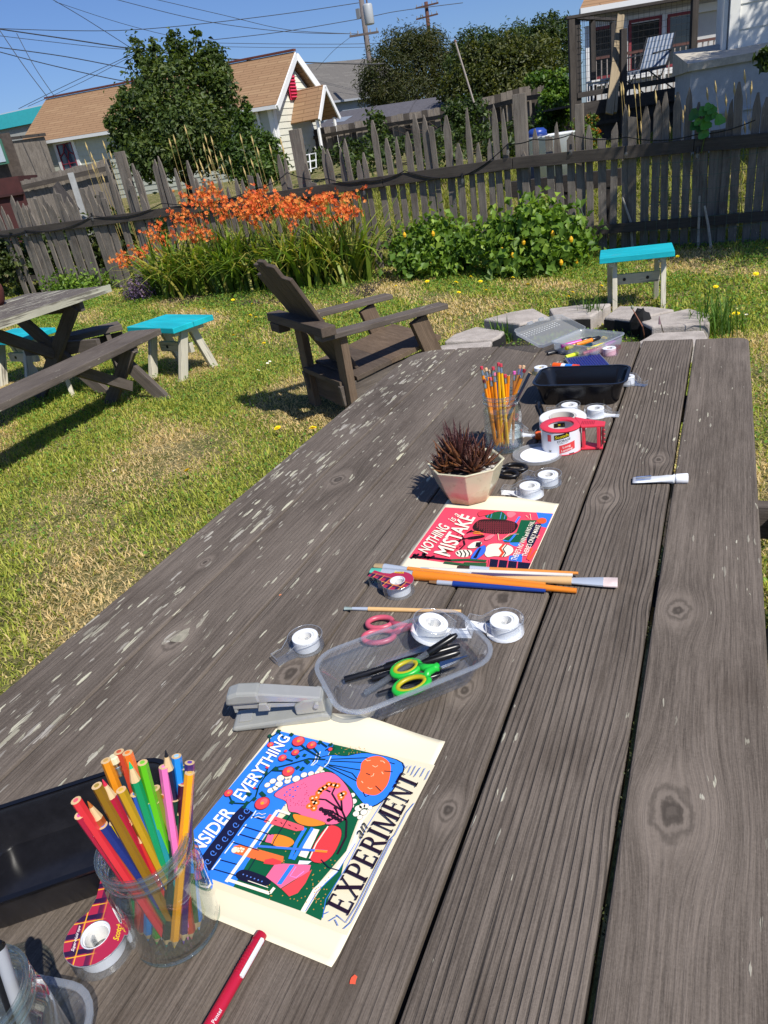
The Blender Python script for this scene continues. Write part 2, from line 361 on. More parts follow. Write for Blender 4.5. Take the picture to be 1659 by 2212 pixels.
def drynoise(x, y):
    return .5+.28*np.sin(x*1.9+1.3*np.sin(y*1.1+.4)+.7)*np.cos(y*1.6+.8*np.sin(x*1.4))+.22*np.sin(x*4.3+y*2.9+1.1*np.sin(y*3.7))
def in_view(x, y, z=0.0, mx=.30, my=.12):
    q = np.stack([x, y, np.full_like(x, z-CAM.z)], 1) @ np.array(MC); u = FPX*q[:, 0]/q[:, 2]+CX; v = FPX*q[:, 1]/q[:, 2]+CY
    return (q[:, 2] > .3) & (u > -mx*1659) & (u < (1+mx)*1659) & (v > -my*2212) & (v < (1+my)*2212)
def make_grass():
    VV, FF, CC = [], [], []; base = 0
    for (n, ylo, yhi, xlo, xhi, hl, w) in ((210000, .4, 5.2, -6.5, 1.6, .046, .0050), (120000, 5.2, 9.2, -12.0, 1.8, .060, .0085), (50000, 8.3, 16, -13, 3, .16, .016)):
        x = RNG.uniform(xlo, xhi, n*2); y = RNG.uniform(ylo, yhi, n*2); k = in_view(x, y) 
        if ylo > 8: k &= y > np.array([fline(a) for a in x])+.2
        else: k &= y < np.array([fline(a) for a in x])+.25
        k &= ~((x > -1.0) & (x < .1) & (y < 2.28))
        x, y = x[k][:n], y[k][:n]; m = len(x); z = np.array([hgt(a, b) for a, b in zip(x, y)])
        dry = drynoise(x, y)+RNG.normal(size=m)*.16; tuft = .5+.5*np.sin(x*7.1+2*np.sin(y*5.3))*np.sin(y*6.7+1.5*np.sin(x*4.9))
        dryb = np.clip((.95-y/9.0), 0, 1)*.18
        isdry = (dry+dryb*.8-.07-(.35 if ylo > 8 else 0)) > .55; h = hl*(.45+.9*RNG.random(m))*(.7+.6*tuft); h = np.where(isdry, h*.8, h)*.85
        az = RNG.uniform(0, 2*np.pi, m); tilt = np.where(isdry, RNG.uniform(.9, 1.6, m), RNG.uniform(.4, 1.4, m)); dx, dy = np.cos(az), np.sin(az)
        sx, sy = -dy, dx; ww = w*(.6+.8*RNG.random(m))
        P0 = np.stack([x, y, z], 1); S = np.stack([sx, sy, 0*sx], 1)*ww[:, None]*.5
        P1 = P0+np.stack([dx*np.sin(tilt*.6)*h*.55, dy*np.sin(tilt*.6)*h*.55, np.cos(tilt*.6)*h*.55], 1)
        P2 = P1+np.stack([dx*np.sin(tilt*1.25)*h*.5, dy*np.sin(tilt*1.25)*h*.5, np.cos(tilt*1.25)*h*.5], 1)
        V = np.stack([P0-S, P0+S, P1-S*.8, P1+S*.8, P2], 1).reshape(-1, 3); i = np.arange(m)*5+base
        F = np.concatenate([np.stack([i, i+1, i+3], 1), np.stack([i, i+3, i+2], 1), np.stack([i+2, i+3, i+4], 1)])
        r = RNG.random((m, 1)); g1, g2, g3 = np.array([.20, .27, .04]), np.array([.66, .64, .15]), np.array([.43, .48, .075])
        C = np.where(r < .5, g1+(g3-g1)*r*2, g3+(g2-g3)*(r-.5)*2); D = np.array([.82, .64, .33])*(.6+.55*RNG.random((m, 1)))
        yel = (np.clip((dry-.45)*1.6, 0, 1)*(.3 if ylo > 8 else 1.0))[:, None]; C = C*(1-yel*.5)+np.array([.58, .50, .17])*yel*.5
        C = np.where(isdry[:, None], D, C); C = C*(.6 if ylo > 8 else 1.0); VV.append(V); FF.append(F); CC.append(np.repeat(C, 5, 0)); base += len(V)
    o = np_mesh('grass', np.concatenate(VV), np.concatenate(FF), M_grass, None, np.concatenate(CC)); tag(o, 'patchy green and straw-dry lawn grass between the tables and the picket fence', 'grass', kind='stuff')
    n = 52000; x = RNG.uniform(-11, 1.6, n*3); y = 1.5+7.2*RNG.random(n*3)**.8; k = in_view(x, y) & (drynoise(x, y)+RNG.normal(size=n*3)*.12 < .56) & ~((x > -1.0) & (x < .1) & (y < 2.28)) & (y < np.array([fline(a) for a in x])+.3)
    x, y = x[k][:n], y[k][:n]; m = len(x); P = np.stack([x, y, .018+.03*RNG.random(m)], 1); N = unit(RNG.normal(size=(m, 3))*.55+np.array([0, 0, 1])); U = unit(np.cross(N, RNG.normal(size=(m, 3))))
    s = .014*(.6+.8*RNG.random(m))*(.8+y/9); C = np.array([.15, .28, .045])*(.6+.9*RNG.random((m, 1))); V, F, C = leaf_quads(P, N, U, s, s*.8, C)
    tag(np_mesh('clover', V, F, M_grass, None, C), 'low dark green clover leaves mixed through the lawn', 'clover', kind='stuff')
make_grass()

# ---------------------------------------------------------------- small flowers in the lawn
def dandelions():
    fl = MB(); n = 16
    for lay, (r, z, cnt) in enumerate(((.017, .0, 16), (.012, .004, 12), (.007, .007, 8))):
        for k in range(cnt):
            a = 2*math.pi*k/cnt+lay*.2; c, s = math.cos(a), math.sin(a); w = .0028
            fl.add([(-s*w*.4, c*w*.4, z), (s*w*.4, -c*w*.4, z), (c*r+s*w, s*r-c*w, z+.004), (c*r-s*w, s*r+c*w, z+.004)], [(0, 1, 2, 3)])
    st = MB().tube([(0, 0, -.09), (.003, 0, -.04), (0, 0, 0)], .0016, 5)
    my = flat('#ffe414', .6); mg = flat('#6f8f2c', .6)
    spots = [(441, 668), (503, 648), (545, 657), (600, 925), (676, 925), (405, 1017), (541, 681), (553, 686), (537, 695), (602, 697), (1038, 608), (1108, 600), (1140, 615), (1305, 731), (855, 618), (923, 608), (985, 610), (1017, 598), (1050, 627), (991, 632), (1237, 632), (1228, 641), (1299, 618), (1305, 630), (1322, 641), (1464, 554), (1633, 592), (1546, 620), (1576, 686), (1590, 678), (1658, 537), (1491, 527), (1278, 519), (950, 672), (748, 655), (470, 675), (620, 700), (505, 725), (570, 742), (700, 690), (1130, 800)]
    proto = None
    for q, (px, py) in enumerate(spots):
        p = at(px, py, .055)
        if proto is None:
            proto = thing('dandelion', 'x', 'flower', p, 'dandelions in the lawn')
            fl.xform(Matrix.Translation(p)); st.xform(Matrix.Translation(p)); fl.build('flower_head', my, proto); st.build('stem', mg, proto)
            o = proto
        else: o = dup(proto, p)
        o['label'] = ('yellow dandelion in the dry grass ' if py > 880 else 'yellow dandelion ')+next(t_ for k_, t_ in ((px < 330, 'near the grey bench'), (px < 480 and py > 800, 'between the bench and the craft table'), (px < 480, 'in front of the orange flower clump'), (py > 880, 'left of the craft table edge'), (py > 780, 'beside the far end of the craft table'), (px < 640, 'between the small stool and the wooden chair'), (px < 830, 'behind the wooden chair'), (px < 1020, 'at the foot of the lower leafy shrub'), (px < 1160, 'between the shrubs and the stone ring'), (px < 1335, 'just left of the far turquoise stool'), (py < 560, 'at the foot of the shaded fence'), (True, 'in the lawn right of the stone ring')) if k_)
        s = random.uniform(1.0, 1.5); o.scale = (s, s, 1); o.rotation_euler = (random.uniform(-.5, .1), random.uniform(-.3, .3), random.uniform(0, 6))
    fl = MB()
    for k in range(9):
        a = 2*math.pi*k/9; c, s = math.cos(a), math.sin(a); fl.add([(-s*.002, c*.002, 0), (s*.002, -c*.002, 0), (c*.011+s*.003, s*.011-c*.003, .003), (c*.011-s*.003, s*.011+c*.003, .003)], [(0, 1, 2, 3)])
    proto = None
    for q, (px, py) in enumerate([(1592, 668), (1600, 671), (1607, 677), (1612, 680), (565, 778), (578, 785), (583, 781), (558, 800), (247, 1017), (640, 905), (392, 800), (1376, 606), (1280, 612)]):
        p = at(px, py, .05)
        if proto is None:
            proto = thing('daisy', 'tiny white daisy in the lawn', 'flower', p, 'white daisies in the lawn'); fl.xform(Matrix.Translation(p)); fl.build('petals', flat('#f2f2ec', .6), proto)
            MB().blob(p+Vector((0, 0, .003)), .003, 6, 4).build('eye', my, proto)
        else: dup(proto, p).rotation_euler = (random.uniform(-.6, 0), random.uniform(-.3, .3), random.uniform(0, 6))
dandelions()

# ================================================================ picket fence
zoomT = lambda x, y: (x/2, y/2); zoomM = lambda x, y: (x/2, 298.6+y/2); zoomR = lambda x, y: (829.5+x/2, y/2)
def fplane(px, py):
    nR = Vector((-(FA-FB).y, (FA-FB).x, 0)); p = onplane(px, py, (FB.x, FB.y, 0), nR)
    if p.x < FB.x: nL = Vector((-(FC-FB).y, (FC-FB).x, 0)); p = onplane(px, py, (FB.x, FB.y, 0), nL)
    return p
def make_fence():
    fence = thing('picket_fence', 'grey weathered picket fence of uneven pointed pickets along the back of the lawn', 'fence', (FB.x, FB.y, 0))
    tops = [zoomM(*p) for p in [(-30, 300), (10, 310), (40, 265), (65, 290), (92, 300), (120, 305), (150, 275), (176, 265), (205, 290), (230, 235), (262, 290), (290, 270), (320, 285), (360, 230), (385, 220), (408, 262), (432, 245), (440, 110), (470, 190), (540, 195), (560, 190), (575, 125), (610, 260), (655, 110), (690, 75), (725, 210), (750, 130), (780, 215), (810, 95), (850, 170), (870, 170), (905, 180), (940, 165), (975, 210), (1005, 175), (1040, 175), (1070, 160), (1115, 150), (1165, 175), (1195, 70), (1220, 85), (1310, 110), (1350, 190), (1390, 45), (1425, 45), (1465, 40), (1500, 0), (1550, 95), (1575, 60), (1615, -80)]]
    tops += [zoomR(*p) for p in [(15, 595), (50, 590), (90, 570), (130, 490), (170, 495), (210, 540), (255, 500), (310, 620), (350, 465), (405, 615), (445, 600), (475, 450), (515, 470), (610, 650), (655, 555), (715, 585), (755, 525), (800, 570), (885, 540), (940, 595), (985, 530), (1040, 450), (1075, 500), (1130, 460), (1175, 435), (1225, 395), (1275, 395), (1320, 375), (1365, 440), (1400, 480), (1490, 430), (1550, 350), (1610, 400), (1650, 420), (1700, 400), (1760, 420), (1820, 380)]]
    xl = [t_ for t_ in tops if t_[0] < 330]; tops = [(x_, y_-9) if x_ < 330 else (x_, y_) for x_, y_ in tops]+[(x_+random.uniform(5, 9), y_+random.uniform(-4, 14)) for x_, y_ in xl]
    protos = []
    for v in range(5):                                        # unit pickets: 1 m tall, pointed in different ways
        mb = MB(); hw = .5; pts = [[(-hw, 0), (hw, 0), (hw, .90), (.12, 1), (-.12, 1), (-hw, .92)], [(-hw, 0), (hw, 0), (hw*.95, .86), (.3, .95), (.02, 1), (-.35, .93), (-hw*.9, .85)], [(-hw, 0), (hw, 0), (hw, .985), (-hw, 1)], [(-hw, 0), (hw, 0), (hw*.9, .93), (.25, 1), (-hw*.9, .94)], [(-hw, 0), (hw, 0), (hw, .80), (.30, .90), (.10, 1), (-.2, .97), (-hw, .82)]][v]
        n = len(pts); vs = [(x, -.5, z) for x, z in pts]+[(x, .5, z) for x, z in pts]
        gs = [(x*.07, z*1.5, y*.02) for x, y, z in vs]
        mb.add(vs, [tuple(range(n-1, -1, -1)), tuple(range(n, 2*n))]+[(i, (i+1) % n, n+(i+1) % n, n+i) for i in range(n)], gs)
        protos.append(mb)
    meshes = []
    for q, (px, py) in enumerate(tops):
        p = fplane(px, py); v = random.choice((0, 0, 1, 1, 3, 4, 2))
        if len(meshes) < 5 or meshes[v] is None:
            while len(meshes) < 5: meshes.append(None)
        if meshes[v] is None:
            ob = protos[v].build('picket', M_fence); meshes[v] = ob.data
        else: ob = bpy.data.objects.new('picket', meshes[v]); COL.objects.link(ob)
        ob.parent = fence; sgn = 1 if p.x > FB.x else -1; dirv = (FA-FB) if p.x > FB.x else (FB-FC)
        ob.location = (p.x-FB.x, p.y-FB.y+.015, -.03); h = max(.5, p.z+.03)
        ob.scale = (random.uniform(.060, .085) if p.x > -7 else random.uniform(.075, .11), random.uniform(.016, .024), h)
        ob.rotation_euler = (random.uniform(-.02, .02), random.uniform(-.028, .028), math.atan2(dirv.y, dirv.x)); ob['fleck'] = random.choice((0, 0, 0, .25))
    for (zf, x, y, w, h) in ((zoomM, 500, 60, .15, None), (zoomT, 1262, 560, .15, None), (zoomR, 577, 405, .14, None), (zoomR, 838, 450, .085, None), (zoomR, 1452, 560, .17, None)):
        p = fplane(*zf(x, y)); b = Vector((p.x, p.y+.07, -.05)); mb = MB().board(b, b+Vector((0, 0, p.z+.05)), w, .07, up=(0, 1, 0)); mb.build('post', M_fence, fence, bev=.004)
    rl = [(-40, 512), (0, 507), (120, 492), (280, 469), (430, 446), (625, 416), (829, 391), (980, 371), (1109, 352), (1329, 330), (1500, 314), (1659, 301), (1760, 293)]
    P = [fplane(*r) for r in rl]; P = [Vector((p.x, p.y-.028, p.z)) for p in P]
    for a, b in ((0, 3), (3, 6), (6, 8), (8, 10), (10, 12)):
        A, B = P[a], P[b]; MB().board(A+(B-A).normalized()*.004, B-(B-A).normalized()*.004, .115, .036, up=(0, -1, 0)).build('rail', M_rail, fence, bev=.003)
    for a, b, z in ((0, 6, .28), (6, 12, .25)):
        A, B = Vector((P[a].x, P[a].y+.07, z)), Vector((P[b].x, P[b].y+.07, z)); MB().board(A, B, .09, .036, up=(0, -1, 0)).build('rail', M_rail, fence)
    # festoon lights hung along the rail
    lights = thing('string_lights', 'black festoon cable with small hanging clear bulbs strung along the fence rail', 'lights', (FB.x, FB.y, 0))
    knots = [(-20, 500), (62, 497), (205, 465), (355, 438), (560, 405), (625, 372), (712, 385), (790, 390), (878, 368), (1000, 380), (1100, 310), (1155, 300), (1235, 290), (1355, 295), (1505, 290), (1659, 245)]
    pts = []
    for i in range(len(knots)-1):
        a, b = fplane(*knots[i]), fplane(*knots[i+1])
        for k in range(6):
            u = k/6; p = a.lerp(b, u); pts.append(p+Vector((0, -.055, -.09*4*u*(1-u)*min(1, (b-a).length/1.4))))
    MB().tube(pts, .0055, 5).build('cable', M_black, lights)
    gb = thin_clear('bulb_glass', (.85, .86, .84), .03, .1)
    for (x, y) in [(62, 503), (205, 467), (790, 410), (1002, 384), (1100, 322), (1235, 322), (1354, 326), (1507, 330)]:
        p = fplane(x, y)+Vector((0, -.06, 0)); s = MB().tube([p+Vector((0, 0, .05)), p], [.012, .015], 8).build('socket', M_black, lights)
        MB().lathe([(.001, -.055), (.012, -.05), (.019, -.033), (.017, -.015), (.011, 0)], 10, p).build('bulb', gb, lights, True)
    # green garden wire in front of the fence
    wire = thing('garden_wire_mesh', 'thin green wire mesh panel standing in front of the shaded fence end', 'wire mesh', (.2, 8.1, 0)); mw = flat('#41594c', .5)
    A, B = at(1395, 540), at(1700, 520); A.z = B.z = 0
    for k in range(7): z = .08+k*.125; MB().tube([A+Vector((0, -.1, z)), A.lerp(B, .5)+Vector((0, -.12, z-.03)), B+Vector((0, -.1, z))], .0028, 4).build('wire', mw, wire)
    for k in range(13):
        p = A.lerp(B, k/12); MB().tube([p+Vector((0, -.1, .02)), p+Vector((0, -.1, .87))], .0022, 4).build('wire', mw, wire)
    for (x0, y0, x1, y1, nm, lb) in ((1512, 420, 1508, 535, 'garden_stake', 'pale upright stake against the wire mesh'), (1523, 440, 1536, 535, 'garden_stake', 'grey leaning stake beside the pale one'), (1345, 425, 1380, 520, 'dry_branch', 'bleached bent branch leaning on the fence behind the turquoise stool'), (1250, 440, 1292, 545, 'green_post', 'dark green garden post between leafy shrub and stool')):
        b = at(x1, y1); a = fplane(x0, y0); a.y = b.y = min(b.y, a.y)-.03; m = a.lerp(b, .5)+Vector((.03 if nm == 'dry_branch' else 0, 0, .03))
        tag(MB().tube([b, m, a], [.014, .013, .010], 6).build(nm, flat('#2c3a30' if nm == 'green_post' else '#a39d92', .8, var=.3)), lb, 'stake' if 'stake' in nm else ('branch' if nm == 'dry_branch' else 'post'))
make_fence()
# ================================================================ garden plants in front of the fence
def strap_leaves(n, base_fn, hmin, hmax, w, pal, lean=.5, seg=6):
    VV, FF, CC = [], [], []; o = 0
    for k in range(n):
        b = base_fn(); az = random.uniform(0, 2*math.pi); h = random.uniform(hmin, hmax); d = Vector((math.cos(az), math.sin(az), 0)); ln = random.uniform(.15, 1)*lean
        sd = Vector((-d.y, d.x, 0))*w*random.uniform(.6, 1.2); c = np.array(random.choice(pal))*random.uniform(.75, 1.3); bend = random.uniform(.3, 1.75)
        for i in range(seg+1):
            u = i/seg; p = b+d*(h*ln*(u*.5+.5*u*u*bend))+Vector((0, 0, h*(u-bend*.38*u**3))); ww = (1-u**2.2)*.9+.06
            VV += [p-sd*ww*.5, p+sd*ww*.5]; CC += [c*(.8+.35*u)]*2
        for i in range(seg): a = o+2*i; FF.append((a, a+1, a+3, a+2))
        o += 2*(seg+1)
    return np.array([list(v) for v in VV]), np.array(FF), np.array(CC)
def crocosmia():
    root = thing('crocosmia_clump', 'large clump of arching strap leaves with massed orange flowers by the fence', 'plant', (-5.3, 7.9, 0))
    A, B = Vector((-7.05, 8.25, 0)), Vector((-3.95, 8.05, 0))
    def base():
        u = random.random(); p = A.lerp(B, u); return p+Vector((random.gauss(0, .12), random.gauss(-.05, .17), 0))
    pal = [(.13, .23, .03), (.21, .31, .035), (.08, .15, .02), (.32, .40, .055), (.40, .37, .08)]
    o = None; random.seed(11); V, F, C = strap_leaves(1250, base, .55, 1.08, .050, pal, 1.05)
    o = np_mesh('leaves', V, F, M_leaf, root, C); o['kind'] = 'stuff'
    opal = [(.88, .27, .07), (.84, .20, .05), (.92, .36, .09), (.74, .13, .04)]
    heads = []
    def region():
        # mass of flowers in the picture: densest on the upper left
        while True:
            x = random.uniform(300, 765)
            top = 400 if x < 420 else (395 + (0 if x < 500 else 10)); y = random.uniform(395, 560)
            hi = 520-(x-300)*.9 if x < 400 else 420 if x < 480 else 418
            lo = 545 if x < 360 else 520 if x < 480 else 490 if x < 640 else 480
            if hi < y < lo: return x, y
    spots = [region() for _ in range(140)]+[(random.uniform(250, 300), random.uniform(545, 580)) for _ in range(12)]+[(random.gauss(440, 14), random.uniform(400, 440)) for _ in range(10)]
    mo = M_petal; stemm = flat('#4d5a1e', .7)
    for q, (px, py) in enumerate(spots):
        d = random.uniform(-.28, .28); pl = onplane(px, py, (-5.3, 7.98+d, 0), (0.06, 1, 0))
        if pl.z < .25: continue
        VV, FF, CC, o_ = [], [], [], 0; ax = Vector((random.uniform(-1, 1), random.uniform(-.8, .2), random.uniform(.1, .5))).normalized()
        for k in range(random.randint(9, 14)):
            c = pl+ax*(.022*(k-5))+Vector((random.gauss(0, .020), random.gauss(0, .020), random.gauss(.0, .018))); fd = Vector((random.gauss(0, 1), random.gauss(-.6, 1), random.gauss(.4, .7))).normalized()
            e1 = fd.orthogonal().normalized(); e2 = fd.cross(e1); col = np.array(random.choice(opal))*random.uniform(.8, 1.15); R = random.uniform(.020, .032)
            for j in range(6):
                a = j*math.pi/3; dd = e1*math.cos(a)+e2*math.sin(a); ss = (e2*math.cos(a)-e1*math.sin(a))
                VV += [c, c+dd*R*.55+ss*R*.25+fd*R*.35, c+dd*R+fd*R*.45, c+dd*R*.55-ss*R*.25+fd*R*.35]; CC += [col*.9, col, col*1.1, col]
                FF += [(o_, o_+1, o_+2), (o_, o_+2, o_+3)]; o_ += 4
        np_mesh('flower_spray', [list(v) for v in VV], FF, mo, root, np.array(CC))['kind'] = 'stuff'
    mb = MB()
    for q, (px, py) in enumerate(spots[::2]):
        pl = onplane(px, py, (-5.3, 7.98, 0), (.06, 1, 0))
        if pl.z > .3: b = Vector((max(-7, min(-4, pl.x+random.uniform(-.1, .25))), 8.0, 0)); mb.tube([b, b.lerp(pl, .6)+Vector((0, 0, .08)), pl], [.006, .005, .003], 4, False)
    mb.build('stems', stemm, root)
    c = at(560, 622); tag(MB().prism([(at(500, 664).x, at(500, 664).y), (at(800, 640).x, at(800, 640).y), (-3.7, 8.6), (-7.3, 8.9), (at(345, 655).x, at(345, 655).y)], -.05, .012).build('flower_bed', flat('#2a2019', .95, var=.4, bump=.8)), kind='structure')
crocosmia()
def shrub(name, label, px0, px1, pyt, pyb, depthy, n, size, pal, fruits=0):
    c = at((px0+px1)/2, pyb); p0 = onplane(px0, pyb-30, (0, c.y, 0), (0, 1, 0)); p1 = onplane(px1, pyb-30, (0, c.y, 0), (0, 1, 0)); tp = onplane((px0+px1)/2, pyt, (0, c.y, 0), (0, 1, 0))
    root = thing(name, label, 'shrub', (c.x, c.y+depthy, 0)); w = (p1.x-p0.x)/2; h = tp.z
    blobs = [((c.x+dx*w, c.y+depthy+dy*depthy, h*z), (w*.45, depthy*.7, h*rz)) for dx, dy, z, rz in ((-.55, 0, .42, .40), (.5, .1, .38, .38), (0, .1, .58, .42), (-.2, -.5, .25, .26), (.35, -.5, .25, .26), (.1, -.2, .42, .4))]
    foliage('leaves', blobs, n, size, pal, M_leaf, root, clump=7, droop=.4, asp=.72, shell=.35, spread=.30)['kind'] = 'stuff'
    mb = MB()
    for k in range(14):
        b = Vector((c.x+random.uniform(-.6, .6)*w, c.y+depthy, 0)); e = b+Vector((random.uniform(-.2, .2), random.uniform(-.2, .15), h*random.uniform(.5, .95))); mb.tube([b, b.lerp(e, .5)+Vector((.03, 0, 0)), e], [.008, .006, .003], 5, False)
    mb.build('stems', flat('#5d6a2c', .7), root)
    for k in range(fruits):
        p = Vector((c.x+random.uniform(-.8, .8)*w, c.y-.02+random.uniform(-.05, .2), h*random.uniform(.12, .8))); MB().lathe([(.001, .03), (.012, .02), (.02, .0), (.014, -.022), (.001, -.034)], 7, p).build('yellow_bloom', flat('#e9b21c', .6), root)
    return root
GP = [(.05, .11, .016), (.11, .21, .026), (.19, .31, .04), (.32, .44, .06)]
shrub('leafy_shrub', 'low bushy green shrub with yellow blooms in front of the bare pickets', 822, 1015, 478, 606, .38, 3900, .074, GP, 5)
shrub('leafy_shrub', 'taller spreading green shrub with yellow blooms beside the turquoise stool', 1005, 1265, 445, 600, .42, 5000, .084, GP, 7)
shrub('lavender_bush', 'small greyish bush with pale purple flowers at the end of the flower bed', 255, 335, 600, 652, .22, 1900, .035, [(.10, .12, .07), (.26, .17, .30), (.35, .24, .40), (.09, .13, .05)])
shrub('weedy_shrub', 'low tangle of green weeds at the foot of the fence beyond the picnic table', 60, 250, 590, 640, .25, 1200, .055, GP)
def tallgrass(label, spots, name='seeding_grass'):
    root = thing(name, label, 'grass', spots[0][2]); root.location.z = 0; mb = MB(); hd = MB()
    for (px, py, base) in spots:
        p = onplane(px, py, (base.x, base.y, 0), (.08, 1, 0)); b = Vector((p.x+random.uniform(.02, .2), p.y, hgt(p.x, p.y)-.02)); m = b.lerp(p, .6)+Vector((0, 0, .05))
        mb.tube([b, m, p], [.004, .003, .002], 4, False); q = p+(p-m).normalized()*.12
        hd.tube([p, p.lerp(q, .4), q], [.004, .013, .002], 5)
    mb.build('stalks', flat('#b09a5e', .8), root); hd.build('seed_heads', flat('#c4ab70', .8), root)
B1 = Vector((-9.5, 9.6, 0)); B2 = Vector((-6, 9.3, 0)); B3 = Vector((-.8, 8.9, 0))
tallgrass('pale seeding grass stalks behind the left fence below the house window', [(random.uniform(165, 250), random.uniform(315, 400), B1) for _ in range(8)]+[(190, 325, B1), (228, 322, B1)])
tallgrass('pale seeding grass stalks behind the fence below the dark tree', [(random.uniform(370, 620), random.uniform(300, 400), B2) for _ in range(26)]+[(404, 290, B2), (370, 318, B2)])
tallgrass('dry brown seeding grass behind the right fence in front of the deck', [(random.uniform(1340, 1640), random.uniform(200, 300), B3) for _ in range(34)]+[(1372, 210, B3), (1610, 180, B3)])

# ================================================================ houses, sheds, trees beyond the fence
def hd(p, q): v = q-p; v.z = 0; return v.normalized()
def roofmat(name, c1, c2, c3, sc=1.0):
    t = NT(name); g = t.n('Attribute', attribute_name='gc').outputs[1]
    br = t.n('TexBrick', {'Vector': g, 'Color1': c1, 'Color2': c2, 'Mortar': c3, 'Scale': sc, 'Mortar Size': .014, 'Bias': -.55, 'Brick Width': .95, 'Row Height': .15}, offset=.5)
    n = t.noise(g, 30, 4, .7); c = t.mix(t.m_('MULTIPLY', n, .5), br.outputs[0], c3); t.principled(c, .9, Specular_IOR_Level=.2, Normal=t.bump(br.outputs[1], .5, -.01)); return t.m
M_tanroof = roofmat('tan_shingles', (.335, .205, .115), (.46, .31, .175), (.20, .12, .065)); M_greyroof = roofmat('grey_shingles', (.15, .14, .13), (.22, .21, .19), (.10, .095, .09))
def slab_roof(mb, a, b, c, d, th):
    """sloping slab a-b (eave) c-d (ridge), shingle coordinates along the eave and up the slope"""
    u = (b-a).normalized(); n = (b-a).cross(d-a).normalized(); v = n.cross(u)
    gs = [((p-a).dot(u), (p-a).dot(v), 0) for p in (a, b, c, d)]
    mb.add([a, b, c, d], [(0, 1, 2, 3)], gs); mb.add([p-n*th for p in (a, b, c, d)], [(3, 2, 1, 0)], gs)
    q = [a, b, c, d]
    for i in range(4):
        e, f = q[i], q[(i+1) % 4]; mb.add([e, e-n*th, f-n*th, f], [(0, 1, 2, 3)], [gs[i], gs[i], gs[(i+1) % 4], gs[(i+1) % 4]])
def siding(root, a, b, z0, z1, out, mat, step=.19, name='siding_board', skip=()):
    u = hd(a, b); L = (Vector((b.x, b.y, 0))-Vector((a.x, a.y, 0))).length; n = max(1, int((z1-z0)/step))
    for k in range(n):
        z = z0+k*step; p = Vector((a.x, a.y, 0)); q = Vector((b.x, b.y, 0)); mb = MB()
        for s0, s1 in ([(0, L)] if not any(k0 <= k < k1 for k0, k1, _, _ in skip) else [(0, skip[0][2]), (skip[0][3], L)]):
            A, B = p+u*s0, p+u*s1
            vs = [A+out*.028+Vector((0, 0, z)), B+out*.028+Vector((0, 0, z)), B+out*.012+Vector((0, 0, z+step)), A+out*.012+Vector((0, 0, z+step)), A+Vector((0, 0, z)), B+Vector((0, 0, z))]
            mb.add(vs, [(0, 1, 2, 3), (4, 5, 1, 0)])
        mb.build(name, mat, root)
